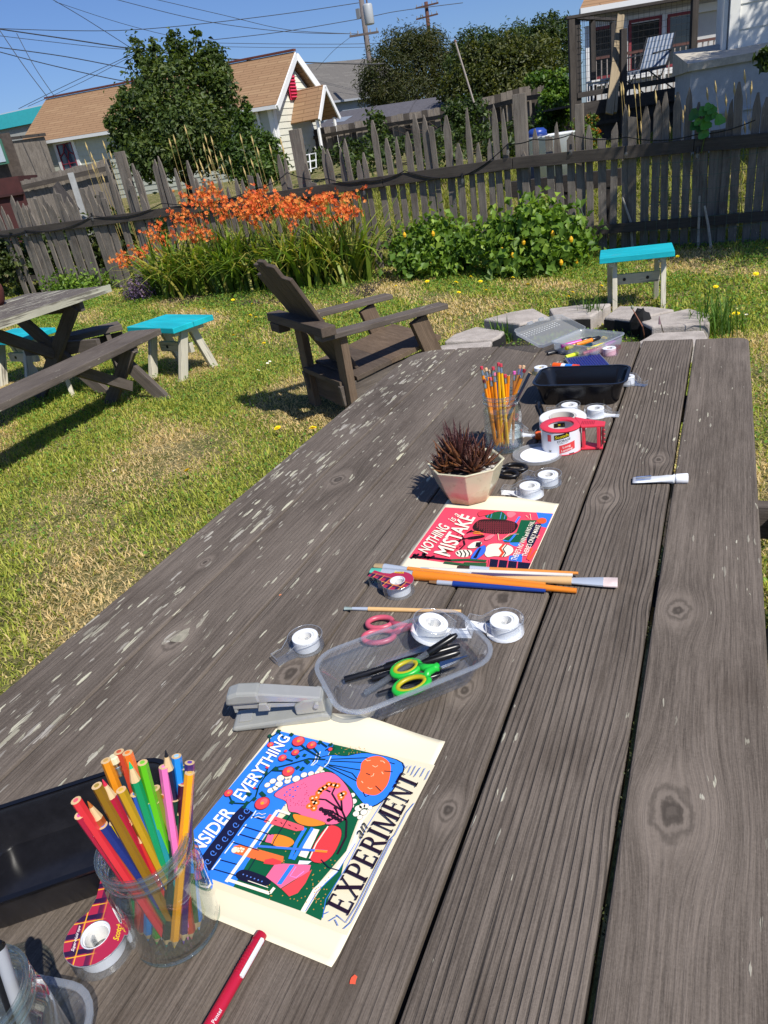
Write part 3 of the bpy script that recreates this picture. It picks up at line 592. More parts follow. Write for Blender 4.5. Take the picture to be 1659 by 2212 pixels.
def house_one():
    z0 = 1.0; U3 = Vector((0, 0, 1)); e0, e1 = atd(42, 312, 29.5), atd(597, 225, 23.6); rg1, b1 = atd(637, 111, 25.0), atd(710, 214, 26.4); rg0 = e0+(rg1-e1); rg0.z = atd(102, 215, 31.0).z; b0 = e0+(b1-e1); b0.z = e0.z
    u = hd(e0, e1); bk = hd(e1, b1); out = -bk; gn = Vector((bk.y, -bk.x, 0)); gn = gn if gn.dot(u) > 0 else -gn; W = (Vector((*b1.xy, 0))-Vector((*e1.xy, 0))).length
    root = thing('cottage', 'pale clapboard cottage with tan shingle roof and red gable vent behind the tree', 'house', (e0.x, e0.y, z0)); m_w = flat('#b9bcad', .8, var=.06); m_t = flat('#e9e9e6', .6); m_g = flat('#d6d4c4', .8, var=.05); ov = .24; zt0, zt1, zt2 = e0.z+.05, e1.z+.05, b1.z+.05  # front siding darker than the gable of the same paint: shade in its colour
    w0, w1 = e0+u*.45+bk*ov, e1-u*.40+bk*ov; w2, w3 = b1-u*.40-bk*ov, b0+u*.45-bk*ov; F = lambda p, z: Vector((p.x, p.y, z)); gm = (w1+w2)/2; apex = rg1-u*.40; apex.z -= .14
    wl = MB(); wl.add([F(w0, z0), F(w1, z0), F(w1, zt1), F(w0, zt0)], [(0, 1, 2, 3)]); wl.add([F(w1, z0), F(w2, z0), F(w2, zt2), apex, F(w1, zt1)], [(0, 1, 2, 3, 4)]); wl.add([F(w2, z0), F(w3, z0), F(w3, zt0), F(w2, zt2)], [(0, 1, 2, 3)]); q = rg0+u*.45; q.z -= .14; wl.add([F(w3, z0), F(w0, z0), F(w0, zt0), q, F(w3, zt0)], [(0, 1, 2, 3, 4)]); wl.build('wall', m_w, root)
    n = 13; fo = Vector((u.y, -u.x, 0)); fo = fo if fo.dot(out) > 0 else -fo
    for k in range(n):
        a0, a1 = z0+(zt0-z0)*k/n, z0+(zt0-z0)*(k+1)/n; c0, c1 = z0+(zt1-z0)*k/n, z0+(zt1-z0)*(k+1)/n
        MB().add([F(w0, a0)+fo*.03, F(w1, c0)+fo*.03, F(w1, c1)+fo*.012, F(w0, a1)+fo*.012, F(w0, a0), F(w1, c0)], [(0, 1, 2, 3), (4, 5, 1, 0)]).build('siding_board', m_w, root)
    hL = lambda z: 0.0 if z <= zt1 else (z-zt1)/(apex.z-zt1)
    k = 0; z = z0
    while z < apex.z-.1:
        f0, f1 = min(1, hL(z)), min(1, hL(z+.2)); ap = Vector((apex.x, apex.y, 0)); L = lambda f: Vector((*w1.xy, 0)).lerp(ap, f); R = lambda f: Vector((*w2.xy, 0)).lerp(ap, f)
        MB().add([F(L(f0), z)+gn*.03, F(R(f0), z)+gn*.03, F(R(f1), z+.2)+gn*.012, F(L(f1), z+.2)+gn*.012], [(0, 1, 2, 3)]).build('siding_board', m_g, root); z += .2
    rf = MB(); slab_roof(rf, e0, e1, rg1, rg0, .07); slab_roof(rf, b1, b0, rg0, rg1, .07); r = rf.build('roof', M_tanroof, root)
    MB().board(rg0+U3*.05, rg1+U3*.05, .16, .06).build('ridge_cap', flat('#6a3a30', .9, var=.3), r); MB().board(e0+fo*.03-U3*.07, e1+fo*.03-U3*.07, .10, .11).build('gutter', m_t, root)
    for a, b in ((e1, rg1), (b1, rg1)): MB().board(a+u*.03-U3*.12, b+u*.03-U3*.12, .05, .20).build('barge_board', m_t, root)
    MB().board(F(w0, z0)+fo*.03+u*.06, F(w0, zt0)+fo*.03+u*.06, .16, .05, up=fo).build('corner_trim', m_t, root); MB().board(F(w1, z0)+fo*.03-u*.06, F(w1, zt1)+fo*.03-u*.06, .16, .05, up=fo).build('corner_trim', m_t, root); MB().board(F(w1, z0)+gn*.04+bk*.08, F(w1, zt1)+gn*.04+bk*.08, .16, .05, up=gn).build('corner_trim', m_t, root)
    q = w1+fo*.10-u*.55; MB().tube([F(q, zt1-.1), F(q, zt1-.4)-fo*.04, F(q, 1.2)-fo*.04], .05, 8).build('downpipe', m_t, root)
    c = onplane(148, 343, w0+fo*.04, fo); win = MB(); wa, wh = .46, .56
    for s in (-1, 1): win.board(c+u*s*(wa+.07)-U3*(wh+.14), c+u*s*(wa+.07)+U3*(wh+.14), .15, .06, up=fo); win.board(c-u*(wa+.14)+U3*(s*(wh+.07)), c+u*(wa+.14)+U3*(s*(wh+.07)), .14, .062, up=fo)
    w = win.build('window', m_t, root); MB().board(c-u*wa, c+u*wa, 2*wh, .01, up=fo).build('pane', flat('#3a4658', .1, spec=.8), w)
    l = MB(); rr = lambda x, z: c+u*x*wa+U3*(z*wh)+fo*.02
    for pts in ([(-.9, -.95), (-.9, .95), (.9, .95), (.9, -.95), (-.9, -.95)], [(0, .95), (-.3, .45), (0, .0), (.3, .45), (0, .95)], [(-.9, .2), (-.3, .45)], [(.9, .2), (.3, .45)], [(0, 0), (0, -.95)], [(-.9, -.3), (.9, -.3)]): l.tube([rr(*p) for p in pts], .024, 4)
    l.build('sash', flat('#7c2434', .6), w)
    g = onplane(631, 186, gm+gn*.06, gn); vb = MB().add([g-bk*.26-U3*.42, g+bk*.26-U3*.42, g+bk*.26+U3*.32, g+U3*.52, g-bk*.26+U3*.32], [(0, 1, 2, 3, 4)]).build('gable_vent', flat('#c2284a', .6), root)
    for k in range(7): z = -.33+k*.10; MB().board(g-bk*.20+gn*.035+U3*z, g+bk*.20+gn*.035+U3*z, .05, .03, up=(gn+U3*.8)).build('louvre', flat('#d03456', .6), vb)
    a, t0, b = atd(620, 262, 24.6), atd(640, 205, 25.2), atd(668, 262, 26.2); L = 1.15; b.z = a.z; bs = hd(a, b); a = gm+gn*.02-bk*.55; b = gm+gn*.02+bk*.95; a.z = b.z = zt1-.62; t0 = (a+b)/2; t0.z = zt1+.38
    pr = MB(); slab_roof(pr, a, a+gn*L, t0+gn*L, t0, .05); slab_roof(pr, b+gn*L, b, t0, t0+gn*L, .05); p = pr.build('porch_roof', M_tanroof, root)
    for q in (a, b): MB().board(q+gn*(L+.02)-U3*.06, t0+gn*(L+.02)-U3*.06, .05, .13).build('barge_board', m_t, p)
    for q in (a+bk*.12, b-bk*.12): MB().tube([q+gn*(L-.15), F(q, z0)+gn*(L-.15)], .06, 6).build('porch_post', m_t, root)
house_one()
def simple_house(name, label, pe0, pe1, zE, pr0, rise, W, mroof, mwall, z0=1.0):
    e0 = onplane(*pe0, (0, 0, zE), (0, 0, 1)); e1 = onplane(*pe1, (0, 0, zE), (0, 0, 1)); u = hd(e0, e1); out = Vector((u.y, -u.x, 0))
    if out.dot(e0-CAM) > 0: out = -out
    bk = -out; root = thing(name, label, 'house', (e0.x, e0.y, z0)); r0, r1 = e0+bk*W/2+Vector((0, 0, rise)), e1+bk*W/2+Vector((0, 0, rise)); b0, b1 = e0+bk*W, e1+bk*W
    rf = MB(); slab_roof(rf, e0, e1, r1, r0, .1); slab_roof(rf, b1, b0, r0, r1, .1); rf.build('roof', mroof, root); w = [e0+bk*.3+u*.3, e1+bk*.3-u*.3, b1+out*.3-u*.3, b0+out*.3+u*.3]
    mb = MB(); mb.add([Vector((p.x, p.y, z0)) for p in w]+[Vector((p.x, p.y, zE+.1)) for p in w], [(0, 1, 5, 4), (1, 2, 6, 5), (2, 3, 7, 6), (3, 0, 4, 7)])
    for i, j, k in ((1, 2, r1-u*.3), (0, 3, r0+u*.3)): mb.face([Vector((w[i].x, w[i].y, zE+.1)), Vector((w[j].x, w[j].y, zE+.1)), Vector((k.x, k.y, zE+rise-.12))])
    mb.build('wall', mwall, root); MB().board(e0+out*.04-Vector((0, 0, .05)), e1+out*.04-Vector((0, 0, .05)), .1, .12).build('gutter', flat('#8f949c', .6), root); return root, e0, e1, u, out
simple_house('grey_roof_house', 'house with grey shingle roof and blue-grey wall behind the cottage gable', (690, 222), (900, 196), 4.4, None, 2.6, 7.0, M_greyroof, flat('#7f8894', .8, var=.05))
def shed():
    e0, e1, r0, r1 = atd(668, 284, 27.6), atd(1012, 240, 22.2), atd(738, 240, 29.2), atd(1000, 201, 24.2); root = thing('garden_shed', 'long low shed with dark felt roof behind the rear board fence', 'shed', Vector((*e0.xy, 1.0))); up = Vector((0, 0, 1))
    rf = MB(); slab_roof(rf, e0, e1, r1, r0, .08); b0, b1 = r0+(r0-e0), r1+(r1-e1); b0.z, b1.z = e0.z, e1.z; slab_roof(rf, b1, b0, r0, r1, .08); rf.build('roof', flat('#57555a', .9, var=.25, bump=.5), root)
    k = .06; W = [e0.lerp(b0, k), e1.lerp(b1, k), b1.lerp(e1, k), b0.lerp(e0, k)]; G = [Vector((p.x, p.y, .8)) for p in W]; MB().add(G+W, [(0, 1, 5, 4), (1, 2, 6, 5), (2, 3, 7, 6), (3, 0, 4, 7)]).add([W[0], W[3], r0-up*.1], [(0, 1, 2)]).add([W[1], W[2], r1-up*.1], [(0, 1, 2)]).build('wall', M_deck, root)
    u = (e1-e0).normalized(); v = (r0-e0).normalized(); n = u.cross(v); n = n if n.z > 0 else -n; a = e0.lerp(e1, .10)+(r0-e0)*.28+n*.03; MB().add([a, a+u*.75, a+u*.75+v*.7, a+v*.7], [(0, 1, 2, 3)]).build('skylight', flat('#8f959b', .3), root)
    for f in (.33, .66): MB().board(e0.lerp(e1, f)+n*.02, r0.lerp(r1, f)+n*.02, .05, .02, up=n).build('roof_batten', flat('#4a484c', .9), root)
shed()
def left_sheds():
    d = 35.0; root = thing('teal_building', 'distant building with teal metal roof edge at the left edge of view', 'building', atd(40, 300, d)); m1 = flat('#0f7f86', .5, var=.08); fw = MC.col[2].copy(); fw.z = 0; fw.normalize(); rt = Vector((fw.y, -fw.x, 0))
    a, b = atd(-60, 262, d), atd(110, 224, d); c, e = atd(-60, 292, d), atd(110, 258, d); bk = fw*4
    MB().add([c, e, b, a, c+bk, e+bk, b+bk, a+bk], [(0, 1, 2, 3), (3, 2, 6, 7), (1, 5, 6, 2), (4, 7, 6, 5), (0, 4, 5, 1)]).build('roof_edge', m1, root)
    MB().add([a+Vector((0, 0, .02)), b+Vector((0, 0, .02)), b+bk+Vector((0, 0, .5)), a+bk+Vector((0, 0, .5))], [(0, 1, 2, 3)]).build('roof_top', flat('#a9a58c', .8), root)
    g = [Vector((p.x, p.y, 1.0)) for p in (c+fw*.2, e+fw*.2, e+bk, c+bk)]; h = [c+fw*.2, e+fw*.2, e+bk, c+bk]
    MB().add(g+h, [(0, 1, 5, 4), (1, 2, 6, 5), (3, 0, 4, 7)]).build('wall', flat('#8b8d8a', .8, var=.1), root)
    root = thing('plank_shed', 'weathered vertical plank shed wall beside the cottage at left', 'shed', atd(60, 390, 28)); d = 28.3
    for k in range(13):
        p, q = atd(20+k*6, 306-k*.9, d), atd(20+k*6+23, 398-k*.9, d+.3); q.x, q.y = p.x, p.y; q.z = 1.0; MB().board(q, p, .128, .03, up=-fw).build('plank', M_fence, root)
    p, q = atd(16, 300, d-.1), atd(98, 290, d-.1); MB().board(p, q, .08, .1).build('roof_edge', M_deck, root)
    root = thing('dark_outbuilding', 'dark outbuilding with a green-framed window at the very left edge', 'shed', atd(0, 390, 20)); a, b = atd(-70, 300, 20), atd(20, 286, 20); bk = (fw-rt*.6)*2
    P = [a, b, b+bk, a+bk]; G = [Vector((p.x, p.y, 1.0)) for p in P]; MB().add(G+P, [(0, 1, 5, 4), (1, 2, 6, 5), (4, 5, 6, 7), (3, 0, 4, 7)]).build('wall', flat('#4d443e', .9, var=.35), root)
    c = atd(2, 328, 19.95); w = MB().board(c-rt*.3, c+rt*.12, .62, .04, up=-fw).build('window', flat('#3d6b5a', .6), root); MB().board(c-rt*.24-fw*.02, c+rt*.06-fw*.02, .5, .04, up=-fw).build('pane', flat('#aab6c0', .1, spec=.8), w)
    a, b = atd(-40, 392, 16), atd(38, 380, 16); P = [a, b, b+fw*1.2, a+fw*1.2]; G = [Vector((p.x, p.y, .6)) for p in P]
    root = thing('red_brown_bin', 'dark red-brown timber box behind the fence at the left edge', 'box', G[0]); MB().add(G+P, [(0, 1, 5, 4), (1, 2, 6, 5), (4, 5, 6, 7), (3, 0, 4, 7)]).build('side', flat('#45211f', .8, var=.2), root); MB().board(a-fw*.03-Vector((0, 0, .35)), b-fw*.03-Vector((0, 0, .35)), .12, .05).build('rail', flat('#381a19', .8), root)
    # low rear fence on the left
    root = thing('low_rear_fence', 'low grey plank fence in front of the cottage wall', 'fence', atd(100, 420, 15)); d = 15.0
    for k in range(26): p = atd(48+k*7.4, 392-k*1.9-(random.random()*4), d); MB().board(Vector((p.x, p.y, hgt(p.x, p.y)-.2)), p, .075, .02, up=-fw).build('plank', M_fence, root)
    MB().board(atd(48, 405, d-.05), atd(240, 362, d-.05), .03, .09).build('rail', M_rail, root)
    tag(MB().board(atd(120, 399, 11.7), atd(166, 458, 11.6), .14, .03, up=-fw).build('leaning_plank', M_deck), 'short dark plank leaning diagonally on the left fence', 'plank')
    p = atd(152, 373, 12.3); tag(MB().board(Vector((p.x, p.y, hgt(p.x, p.y))), p, .10, .02, up=-fw).build('white_board', flat('#a6a7a4', .7, var=.15)), 'narrow upright white board behind the left fence', 'board')
left_sheds()
def back_fence():
    fw = MC.col[2].copy(); fw.z = 0; fw.normalize(); root = thing('rear_board_fence', 'solid grey vertical board fence at the top of the sloping neighbour garden', 'fence', atd(900, 300, 22))
    N = 46; tops = [(640, 287), (740, 268), (830, 252), (930, 236), (1030, 216), (1125, 190), (1232, 172)]
    for k in range(N):
        f = k/(N-1); px = 640+f*592; i = 0
        while tops[i+1][0] < px: i += 1
        py = tops[i][1]+(px-tops[i][0])/(tops[i+1][0]-tops[i][0])*(tops[i+1][1]-tops[i][1]); d = 27-f*10.2; p = atd(px, py+random.uniform(-1.5, 1.5), d); q = atd(px+13, py, d); 
        MB().board(Vector((p.x, p.y, p.z-1.9)), p, (q-p).length*.985, .022, up=-fw).build('board', M_fence if k % 3 else M_rail, root)
    for dz in (-.25, -.85):
        pts = [atd(x, y, 27-(x-640)/592*10.2-.12)+Vector((0, 0, dz)) for x, y in tops]
        for a, b in zip(pts, pts[1:]): MB().board(a, b, .04, .11).build('rail', M_rail, root)
back_fence()
# ---- trees
def tree(name, label, blobs, base, n, size, pal, trunk=.09, clump=14, asp=.5, shell=.5, spread=.15, cat='tree'):
    root = thing(name, label, cat, base); c = sum((Vector(b[0]) for b in blobs), Vector())/len(blobs); mb = MB()
    mb.tube([base, base.lerp(c, .4)+Vector((.05, 0, 0)), c], [trunk, trunk*.75, trunk*.35], 8); br = mb.build('trunk', flat('#3c3128', .9, var=.3, bump=.6), root, True)
    mb = MB()
    for b in blobs:
        s = base.lerp(c, random.uniform(.3, .8)); e = Vector(b[0]); mb.tube([s, s.lerp(e, .5)+Vector((0, 0, -.05)), e+Vector((0, 0, b[1][2]*.5))], [trunk*.4, trunk*.25, trunk*.08], 5)
    mb.build('limbs', flat('#3c3128', .9, var=.3), root, True)
    foliage('crown', blobs, n, size, pal, M_leaf, root, clump=clump, asp=asp, shell=shell, spread=spread); return root
def blobs_px(lst, d0):
    out = []
    for (px, py, rx, ry, dd) in lst:
        d = d0+dd; c = atd(px, py, d); out.append((c, (rx*d/FPX, rx*d/FPX*.85, ry*d/FPX)))
    return out
DK = [(.018, .034, .009), (.034, .062, .014), (.065, .105, .022), (.13, .175, .045)]
def gbase(px, py, d): p = atd(px, py, d); return Vector((p.x, p.y, hgt(p.x, p.y)-.1))
tree('bay_tree', 'dense dark green rounded tree with upright shoots in front of the cottage', blobs_px([(375, 205, 75, 80, 0), (312, 160, 36, 60, .3), (465, 142, 30, 42, .1), (492, 190, 18, 50, .1), (452, 175, 42, 62, .2), (380, 112, 20, 46, 0), (430, 98, 11, 38, .1), (297, 108, 10, 30, .2), (335, 112, 11, 38, .1), (478, 215, 32, 60, 0), (405, 140, 26, 40, .1), (270, 220, 18, 30, .1), (310, 260, 58, 62, -.3), (400, 290, 85, 70, -.4), (278, 310, 40, 55, -.2), (335, 340, 70, 45, -.5), (460, 310, 50, 55, -.2), (250, 275, 22, 30, 0)], 15), gbase(400, 400, 15), 21000, .105, [(.026, .045, .011), (.05, .085, .018), (.095, .14, .03), (.19, .23, .06)], .12, clump=11, asp=.5, shell=.5, spread=.17)
tree('green_shrub_tree', 'smaller mid-green bushy tree between the dark tree and the cottage gable', blobs_px([(532, 285, 26, 48, 0), (560, 325, 40, 40, -.2), (515, 345, 42, 42, -.3), (534, 240, 10, 28, 0), (590, 335, 26, 36, 0), (560, 365, 60, 30, -.3)], 14), gbase(540, 400, 14), 9000, .085, [(.026, .05, .01), (.05, .095, .017), (.095, .16, .028), (.17, .24, .05)], .06, clump=12)
tree('conifer_shrub', 'wide dark olive evergreen below the power poles', blobs_px([(880, 150, 85, 70, 0), (830, 170, 60, 55, -.5), (930, 140, 55, 55, 0), (860, 105, 55, 35, .3), (925, 105, 45, 34, .2), (890, 200, 95, 40, -.6), (800, 195, 35, 40, -.3), (970, 165, 38, 62, 0), (985, 130, 30, 34, .3), (900, 90, 60, 22, .3)], 34), gbase(880, 250, 34), 22000, .19, [(.020, .030, .009), (.040, .055, .014), (.075, .083, .022), (.13, .115, .035)], .16, clump=16, asp=.22, spread=.13)
tree('olive_tree', 'yellow-green leafy bush in front of the conifers left of the deck', blobs_px([(1090, 160, 60, 55, 0), (1050, 180, 45, 45, -.3), (1140, 150, 60, 55, 0), (1185, 180, 50, 50, -.2), (1120, 200, 80, 35, -.4), (1070, 120, 35, 30, .2), (1170, 115, 40, 34, .2), (1160, 170, 40, 40, -.5), (1020, 150, 40, 60, .5), (985, 190, 40, 40, 0), (1100, 110, 40, 34, .4)], 23.5), gbase(1120, 240, 23.5), 17000, .13, [(.020, .034, .007), (.045, .062, .012), (.095, .11, .02), (.17, .17, .035)], .10, clump=12)
tree('dark_cypress', 'tall dark conifer reaching up behind the deck corner', blobs_px([(1180, 75, 34, 42, 0), (1200, 110, 45, 50, 0), (1150, 120, 35, 50, .2), (1195, 50, 16, 24, 0), (1225, 90, 30, 50, .2), (1170, 100, 20, 50, 0)], 30), gbase(1190, 200, 30), 8000, .17, DK, .14, clump=14, asp=.3)
tree('dark_cypress', 'dark conifer standing between the two round bushes under the second pole', blobs_px([(1015, 110, 36, 45, 0), (1050, 95, 22, 32, 0), (1000, 150, 40, 50, 0), (1045, 130, 35, 45, 0), (1090, 110, 50, 50, 0), (1130, 90, 34, 40, 0)], 31), gbase(1020, 200, 31), 10000, .17, DK, .14, clump=14, asp=.3)
tree('ivy_mound', 'ivy climbing over the rear board fence left of the pole', blobs_px([(1000, 240, 46, 26, 0), (980, 262, 30, 30, -.2), (1030, 258, 28, 22, -.1), (815, 290, 26, 40, .2), (808, 262, 20, 24, .4)], 17.5), gbase(1000, 300, 17.5), 2300, .09, DK, .03, clump=9, asp=.8, cat='ivy')
tree('hop_vine', 'bright green vine hanging on the fence corner beside the deck post', blobs_px([(1205, 190, 26, 34, 0), (1190, 235, 30, 40, -.1), (1215, 225, 16, 50, 0), (1180, 280, 26, 28, -.2), (1165, 170, 34, 12, .2)], 15.6), gbase(1195, 300, 15.6), 2600, .085, [(.03, .07, .01), (.06, .13, .015), (.12, .21, .03), (.22, .33, .04)], .03, clump=9, asp=.8, cat='vine')
tree('orange_flower_shrub', 'small orange flowering shrub on the slope behind the right pickets', blobs_px([(1278, 258, 14, 12, 0), (1270, 300, 26, 26, 0), (1250, 270, 16, 16, 0)], 11), gbase(1270, 340, 11), 1000, .06, [(.04, .09, .012), (.08, .16, .02), (.15, .22, .04), (.62, .12, .02)], .02, clump=6, asp=.5, cat='shrub')

tree('bramble', 'dark weedy bramble behind the left pickets', blobs_px([(40, 560, 60, 60, 0), (130, 540, 70, 60, .1), (230, 520, 70, 60, 0), (310, 510, 60, 60, 0), (-30, 570, 60, 60, 0)], 12.4), gbase(150, 600, 12.4), 5200, .10, [(.02, .036, .01), (.045, .07, .016), (.08, .12, .03), (.16, .16, .05)], .02, clump=8, asp=.6, cat='bush')
tree('unseen_shading_tree', 'unseen tall tree added off to the right to shade the plinth', [((2.9, 11.8, 5.0), (1.3, 1.2, 1.1)), ((3.6, 11.2, 4.4), (1.2, 1.1, 1.0)), ((2.5, 12.4, 4.2), (.9, .9, .9)), ((3.4, 12.4, 5.6), (1.0, 1.0, .8))], Vector((3.3, 11.8, 0)), 9000, .14, DK, .14, clump=12, asp=.45)  # out of view, added to throw shade on the plinth front
tree('shade_tree', 'leafy tree at the right edge whose twigs hang over the plinth', [((2.5, 6.9, 3.5), (1.0, .9, .8)), ((2.2, 7.5, 2.9), (.9, .8, .8)), ((3.1, 6.5, 4.2), (1.0, .9, .8)), ((1.9, 7.1, 3.9), (.7, .7, .6)), (tuple(atd(1668, 108, 7.6)), (.16, .16, .20))], Vector((2.8, 7.0, 0)), 9000, .11, DK, .12, clump=12, asp=.45)

tree('weed_bank', 'bank of green weeds below the rear board fence', blobs_px([(680, 345, 40, 22, 0), (760, 330, 50, 22, 0), (850, 318, 50, 22, -.3), (940, 305, 50, 22, -.6), (1030, 292, 50, 24, -1), (1110, 285, 45, 24, -1.5), (800, 350, 60, 20, -3), (950, 335, 70, 20, -3.5), (1080, 320, 60, 22, -3.5)], 17), gbase(900, 330, 16), 3600, .11, DK, .02, clump=8, asp=.5, cat='weeds')
# ================================================================ deck, right-hand houses, poles, wires
def deck():
    fw = MC.col[2].copy(); fw.z = 0; fw.normalize(); rt = Vector((fw.y, -fw.x, 0)); d = 13.5; up = Vector((0, 0, 1))
    DP = lambda px, py, dd=0: atd(px, py, d+dd)
    zf = DP(1350, 205).z; g0 = 0.9
    root = thing('raised_deck', 'dark timber raised deck with wire-panel railing up on the right', 'deck', Vector((DP(1235, 230).x, DP(1235, 230).y, g0)))
    L0 = DP(1236, 225); R0 = L0+rt*3.9; u = rt
    for k in range(15): a = Vector((L0.x, L0.y, zf-.03))+fw*(.07+k*.14); MB().board(a, a+u*3.9, .132, .035).build('deck_board', M_deck, root)
    for k, z in ((0, zf-.14), (1, zf-.40)): a = Vector((L0.x, L0.y, z)); MB().board(a, a+u*3.9, .05, .20 if k == 0 else .06).build('beam', M_deck, root)
    for dx in (0.0, .95, 2.25, 3.5):
        a = Vector((L0.x, L0.y, 0))+u*dx-fw*.06; MB().board(a+up*g0, a+up*(zf+(1.32 if dx in (0, 2.25) else 1.05)), .11, .10, up=-fw).build('post', M_deck if dx else M_rail, root, bev=.004)
    a = Vector((L0.x, L0.y, 0))+u*.14+fw*.05; MB().board(a+up*g0, a+up*(zf+1.32), .09, .09, up=-fw).build('post', M_deck, root)
    A = Vector((L0.x, L0.y, zf+1.36)); MB().board(A-u*.08, A+u*2.3, .14, .045).build('handrail', M_deck, root); MB().board(Vector((L0.x, L0.y, zf+.12))+u*.1, Vector((L0.x, L0.y, zf+.12))+u*3.7, .05, .09).build('bottom_rail', M_deck, root)
    sv = (fw*.75+rt*.66).normalized(); MB().board(A-u*.02, A-u*.02+sv*2.1, .12, .045).build('handrail', M_deck, root)
    for dy in (1.0, 2.0): a = Vector((L0.x, L0.y, 0))+sv*dy; MB().board(a+up*g0, a+up*(zf+1.32), .09, .09, up=-fw).build('post', M_deck, root)
    mw = flat('#191b1d', .5)
    wires = MB()
    for k in range(22): a = Vector((L0.x, L0.y, zf+.15))+u*(.15+k*.1); wires.tube([a, a+up*1.18], .0028, 4)
    for k in range(12): a = Vector((L0.x, L0.y, zf+.18+k*.1))+u*.12; wires.tube([a, a+u*2.15], .0028, 4)
    for k in range(18): a = Vector((L0.x, L0.y, zf+.15))+sv*(.15+k*.1); wires.tube([a, a+up*1.18], .004, 4)
    wires.build('wire_panel', mw, root)
    for k in range(22): a = Vector((L0.x, L0.y, zf))+fw*2.15+u*(1.2+k*.12); MB().board(a, a+up*.75, .025, .025, up=-fw).build('baluster', flat('#9a918a', .7), root)
    a = Vector((L0.x, L0.y, zf+.78))+fw*2.15+u*1.1; MB().board(a, a+u*2.75, .06, .05).build('rear_rail', flat('#5a3a34', .7), root)
    # dark lattice under the deck
    for k in range(26):
        a = Vector((L0.x, L0.y, 0))+u*(.05+k*.15)+fw*.05; MB().board(a+up*.6, a+up*(zf-.06), .152, .02, up=-fw).build('skirt_board', M_deck, root)
    st = thing('leaning_board', 'long pale new timber board leaning upright against the deck railing', 'board', DP(1315, 240, -.6)); a, b = DP(1316, 246, -.35), DP(1341, 33, -.12); MB().board(a, b, .14, .035, up=-fw).build('plank', M_pale, st); MB().board(a+rt*.12+fw*.03, b+rt*.05+fw*.05, .05, .05, up=-fw).build('batten', M_pale, st)
    # striped lounger
    s = thing('striped_lounger', 'blue and white striped folding lounge chair on the deck', 'chair', Vector((DP(1400, 170, .9).x, DP(1400, 170, .9).y, zf)))
    sp = lambda px, py, dd: DP(px, py, dd)
    stripe = NT('striped_cloth'); gg = stripe.n('Attribute', attribute_name='gc').outputs[1]; sx = stripe.n('SeparateXYZ', {0: gg}).outputs[0]
    w_ = stripe.smooth(stripe.m_('SINE', stripe.m_('MULTIPLY', sx, 92.0)), -.15, .15); stripe.principled(stripe.mix(w_, (.05, .085, .15), (.30, .33, .37)), .8)
    seatA, seatB = sp(1352, 158, .3), sp(1411, 145, .95); backT = sp(1428, 76, 1.2); wd = .50
    sd = rt*.45-fw*.0; sd = (rt*.9-fw*.43).normalized()
    def pad(p, q, nm):
        e = (q-p).normalized(); n = e.cross(sd).normalized(); 
        MB().add([p-sd*wd/2, p+sd*wd/2, q+sd*wd/2, q-sd*wd/2, p-sd*wd/2+n*.05, p+sd*wd/2+n*.05, q+sd*wd/2+n*.05, q-sd*wd/2+n*.05], [(3, 2, 1, 0), (4, 5, 6, 7), (0, 1, 5, 4), (1, 2, 6, 5), (2, 3, 7, 6), (3, 0, 4, 7)], [(x, y, 0) for _ in (0, 1) for x, y in ((-.25, 0), (.25, 0), (.25, .7), (-.25, .7))]).build(nm, stripe.m, s)
    pad(seatA, seatB, 'seat'); pad(seatB, backT, 'backrest')
    for sg in (-1, 1):
        o = sd*(sg*wd*.55); MB().tube([seatA+o, seatB+o, backT+o], .014, 6).build('side_frame', mw, s)
        MB().tube([seatA.lerp(seatB, .2)+o, Vector((*(seatB+o+rt*.1).xy, zf))], .013, 6).build('leg', mw, s); MB().tube([seatB.lerp(backT, .3)+o, Vector((*(seatA.lerp(seatB, .5)+o).xy, zf))], .013, 6).build('leg', mw, s)
        MB().board(seatA.lerp(seatB, .45)+o+up*.24, seatB.lerp(backT, .45)+o+up*.02, .05, .025).build('armrest', mw, s)
    t_ = thing('white_side_table', 'small white plastic side table inside the deck railing', 'table', Vector((DP(1295, 195, .35).x, DP(1295, 195, .35).y, zf))); c = Vector((t_.location.x, t_.location.y, zf)); m = flat('#d8dadb', .5)
    MB().box(c+up*.32, (.42, .34, .03), .5).build('top', m, t_); MB().box(c+up*.28, (.36, .28, .05), .5).build('apron', m, t_)
    for dx, dy in ((1, 1), (1, -1), (-1, 1), (-1, -1)): p = c+Matrix.Rotation(.5, 3, 'Z')@Vector((dx*.17, dy*.13, 0)); MB().tube([p, p+up*.27], .018, 6).build('leg', m, t_)
    # house behind the deck
    h = thing('deck_house', 'grey clapboard house with tan roof and red-trimmed windows behind the deck', 'house', Vector((*(L0+fw*3.4).xy, 1.0))); a0 = L0+fw*3.6+u*1.55; zt = atd(1290, 36, d+3.7).z; mw2 = flat('#b8b9b9', .8, var=.05); a0.z = 0
    Z = lambda p, z: Vector((p.x, p.y, z))
    MB().add([Z(a0, .9), Z(a0+u*5, .9), Z(a0+u*5, zt), Z(a0, zt), Z(a0+fw*2.6+u*2.6, .9), Z(a0+fw*2.6+u*2.6, zt)], [(0, 1, 2, 3), (4, 0, 3, 5)]).build('wall', mw2, h)
    siding(h, a0, a0+u*5, zf+1.55, zt, -fw, mw2)
    e0, e1 = Z(a0-u*.35-fw*.45, zt), Z(a0+u*5-fw*.45, zt); r0, r1 = e0+fw*2.6+up*1.5+u*1.6, e1+fw*2.6+up*1.5; rf = MB(); slab_roof(rf, e0, e1, r1, r0, .1); rf.build('roof', M_tanroof, h); MB().board(e0-up*.05-fw*.03, e1-up*.05-fw*.03, .09, .12).build('gutter', flat('#d4d6d6', .6), h)
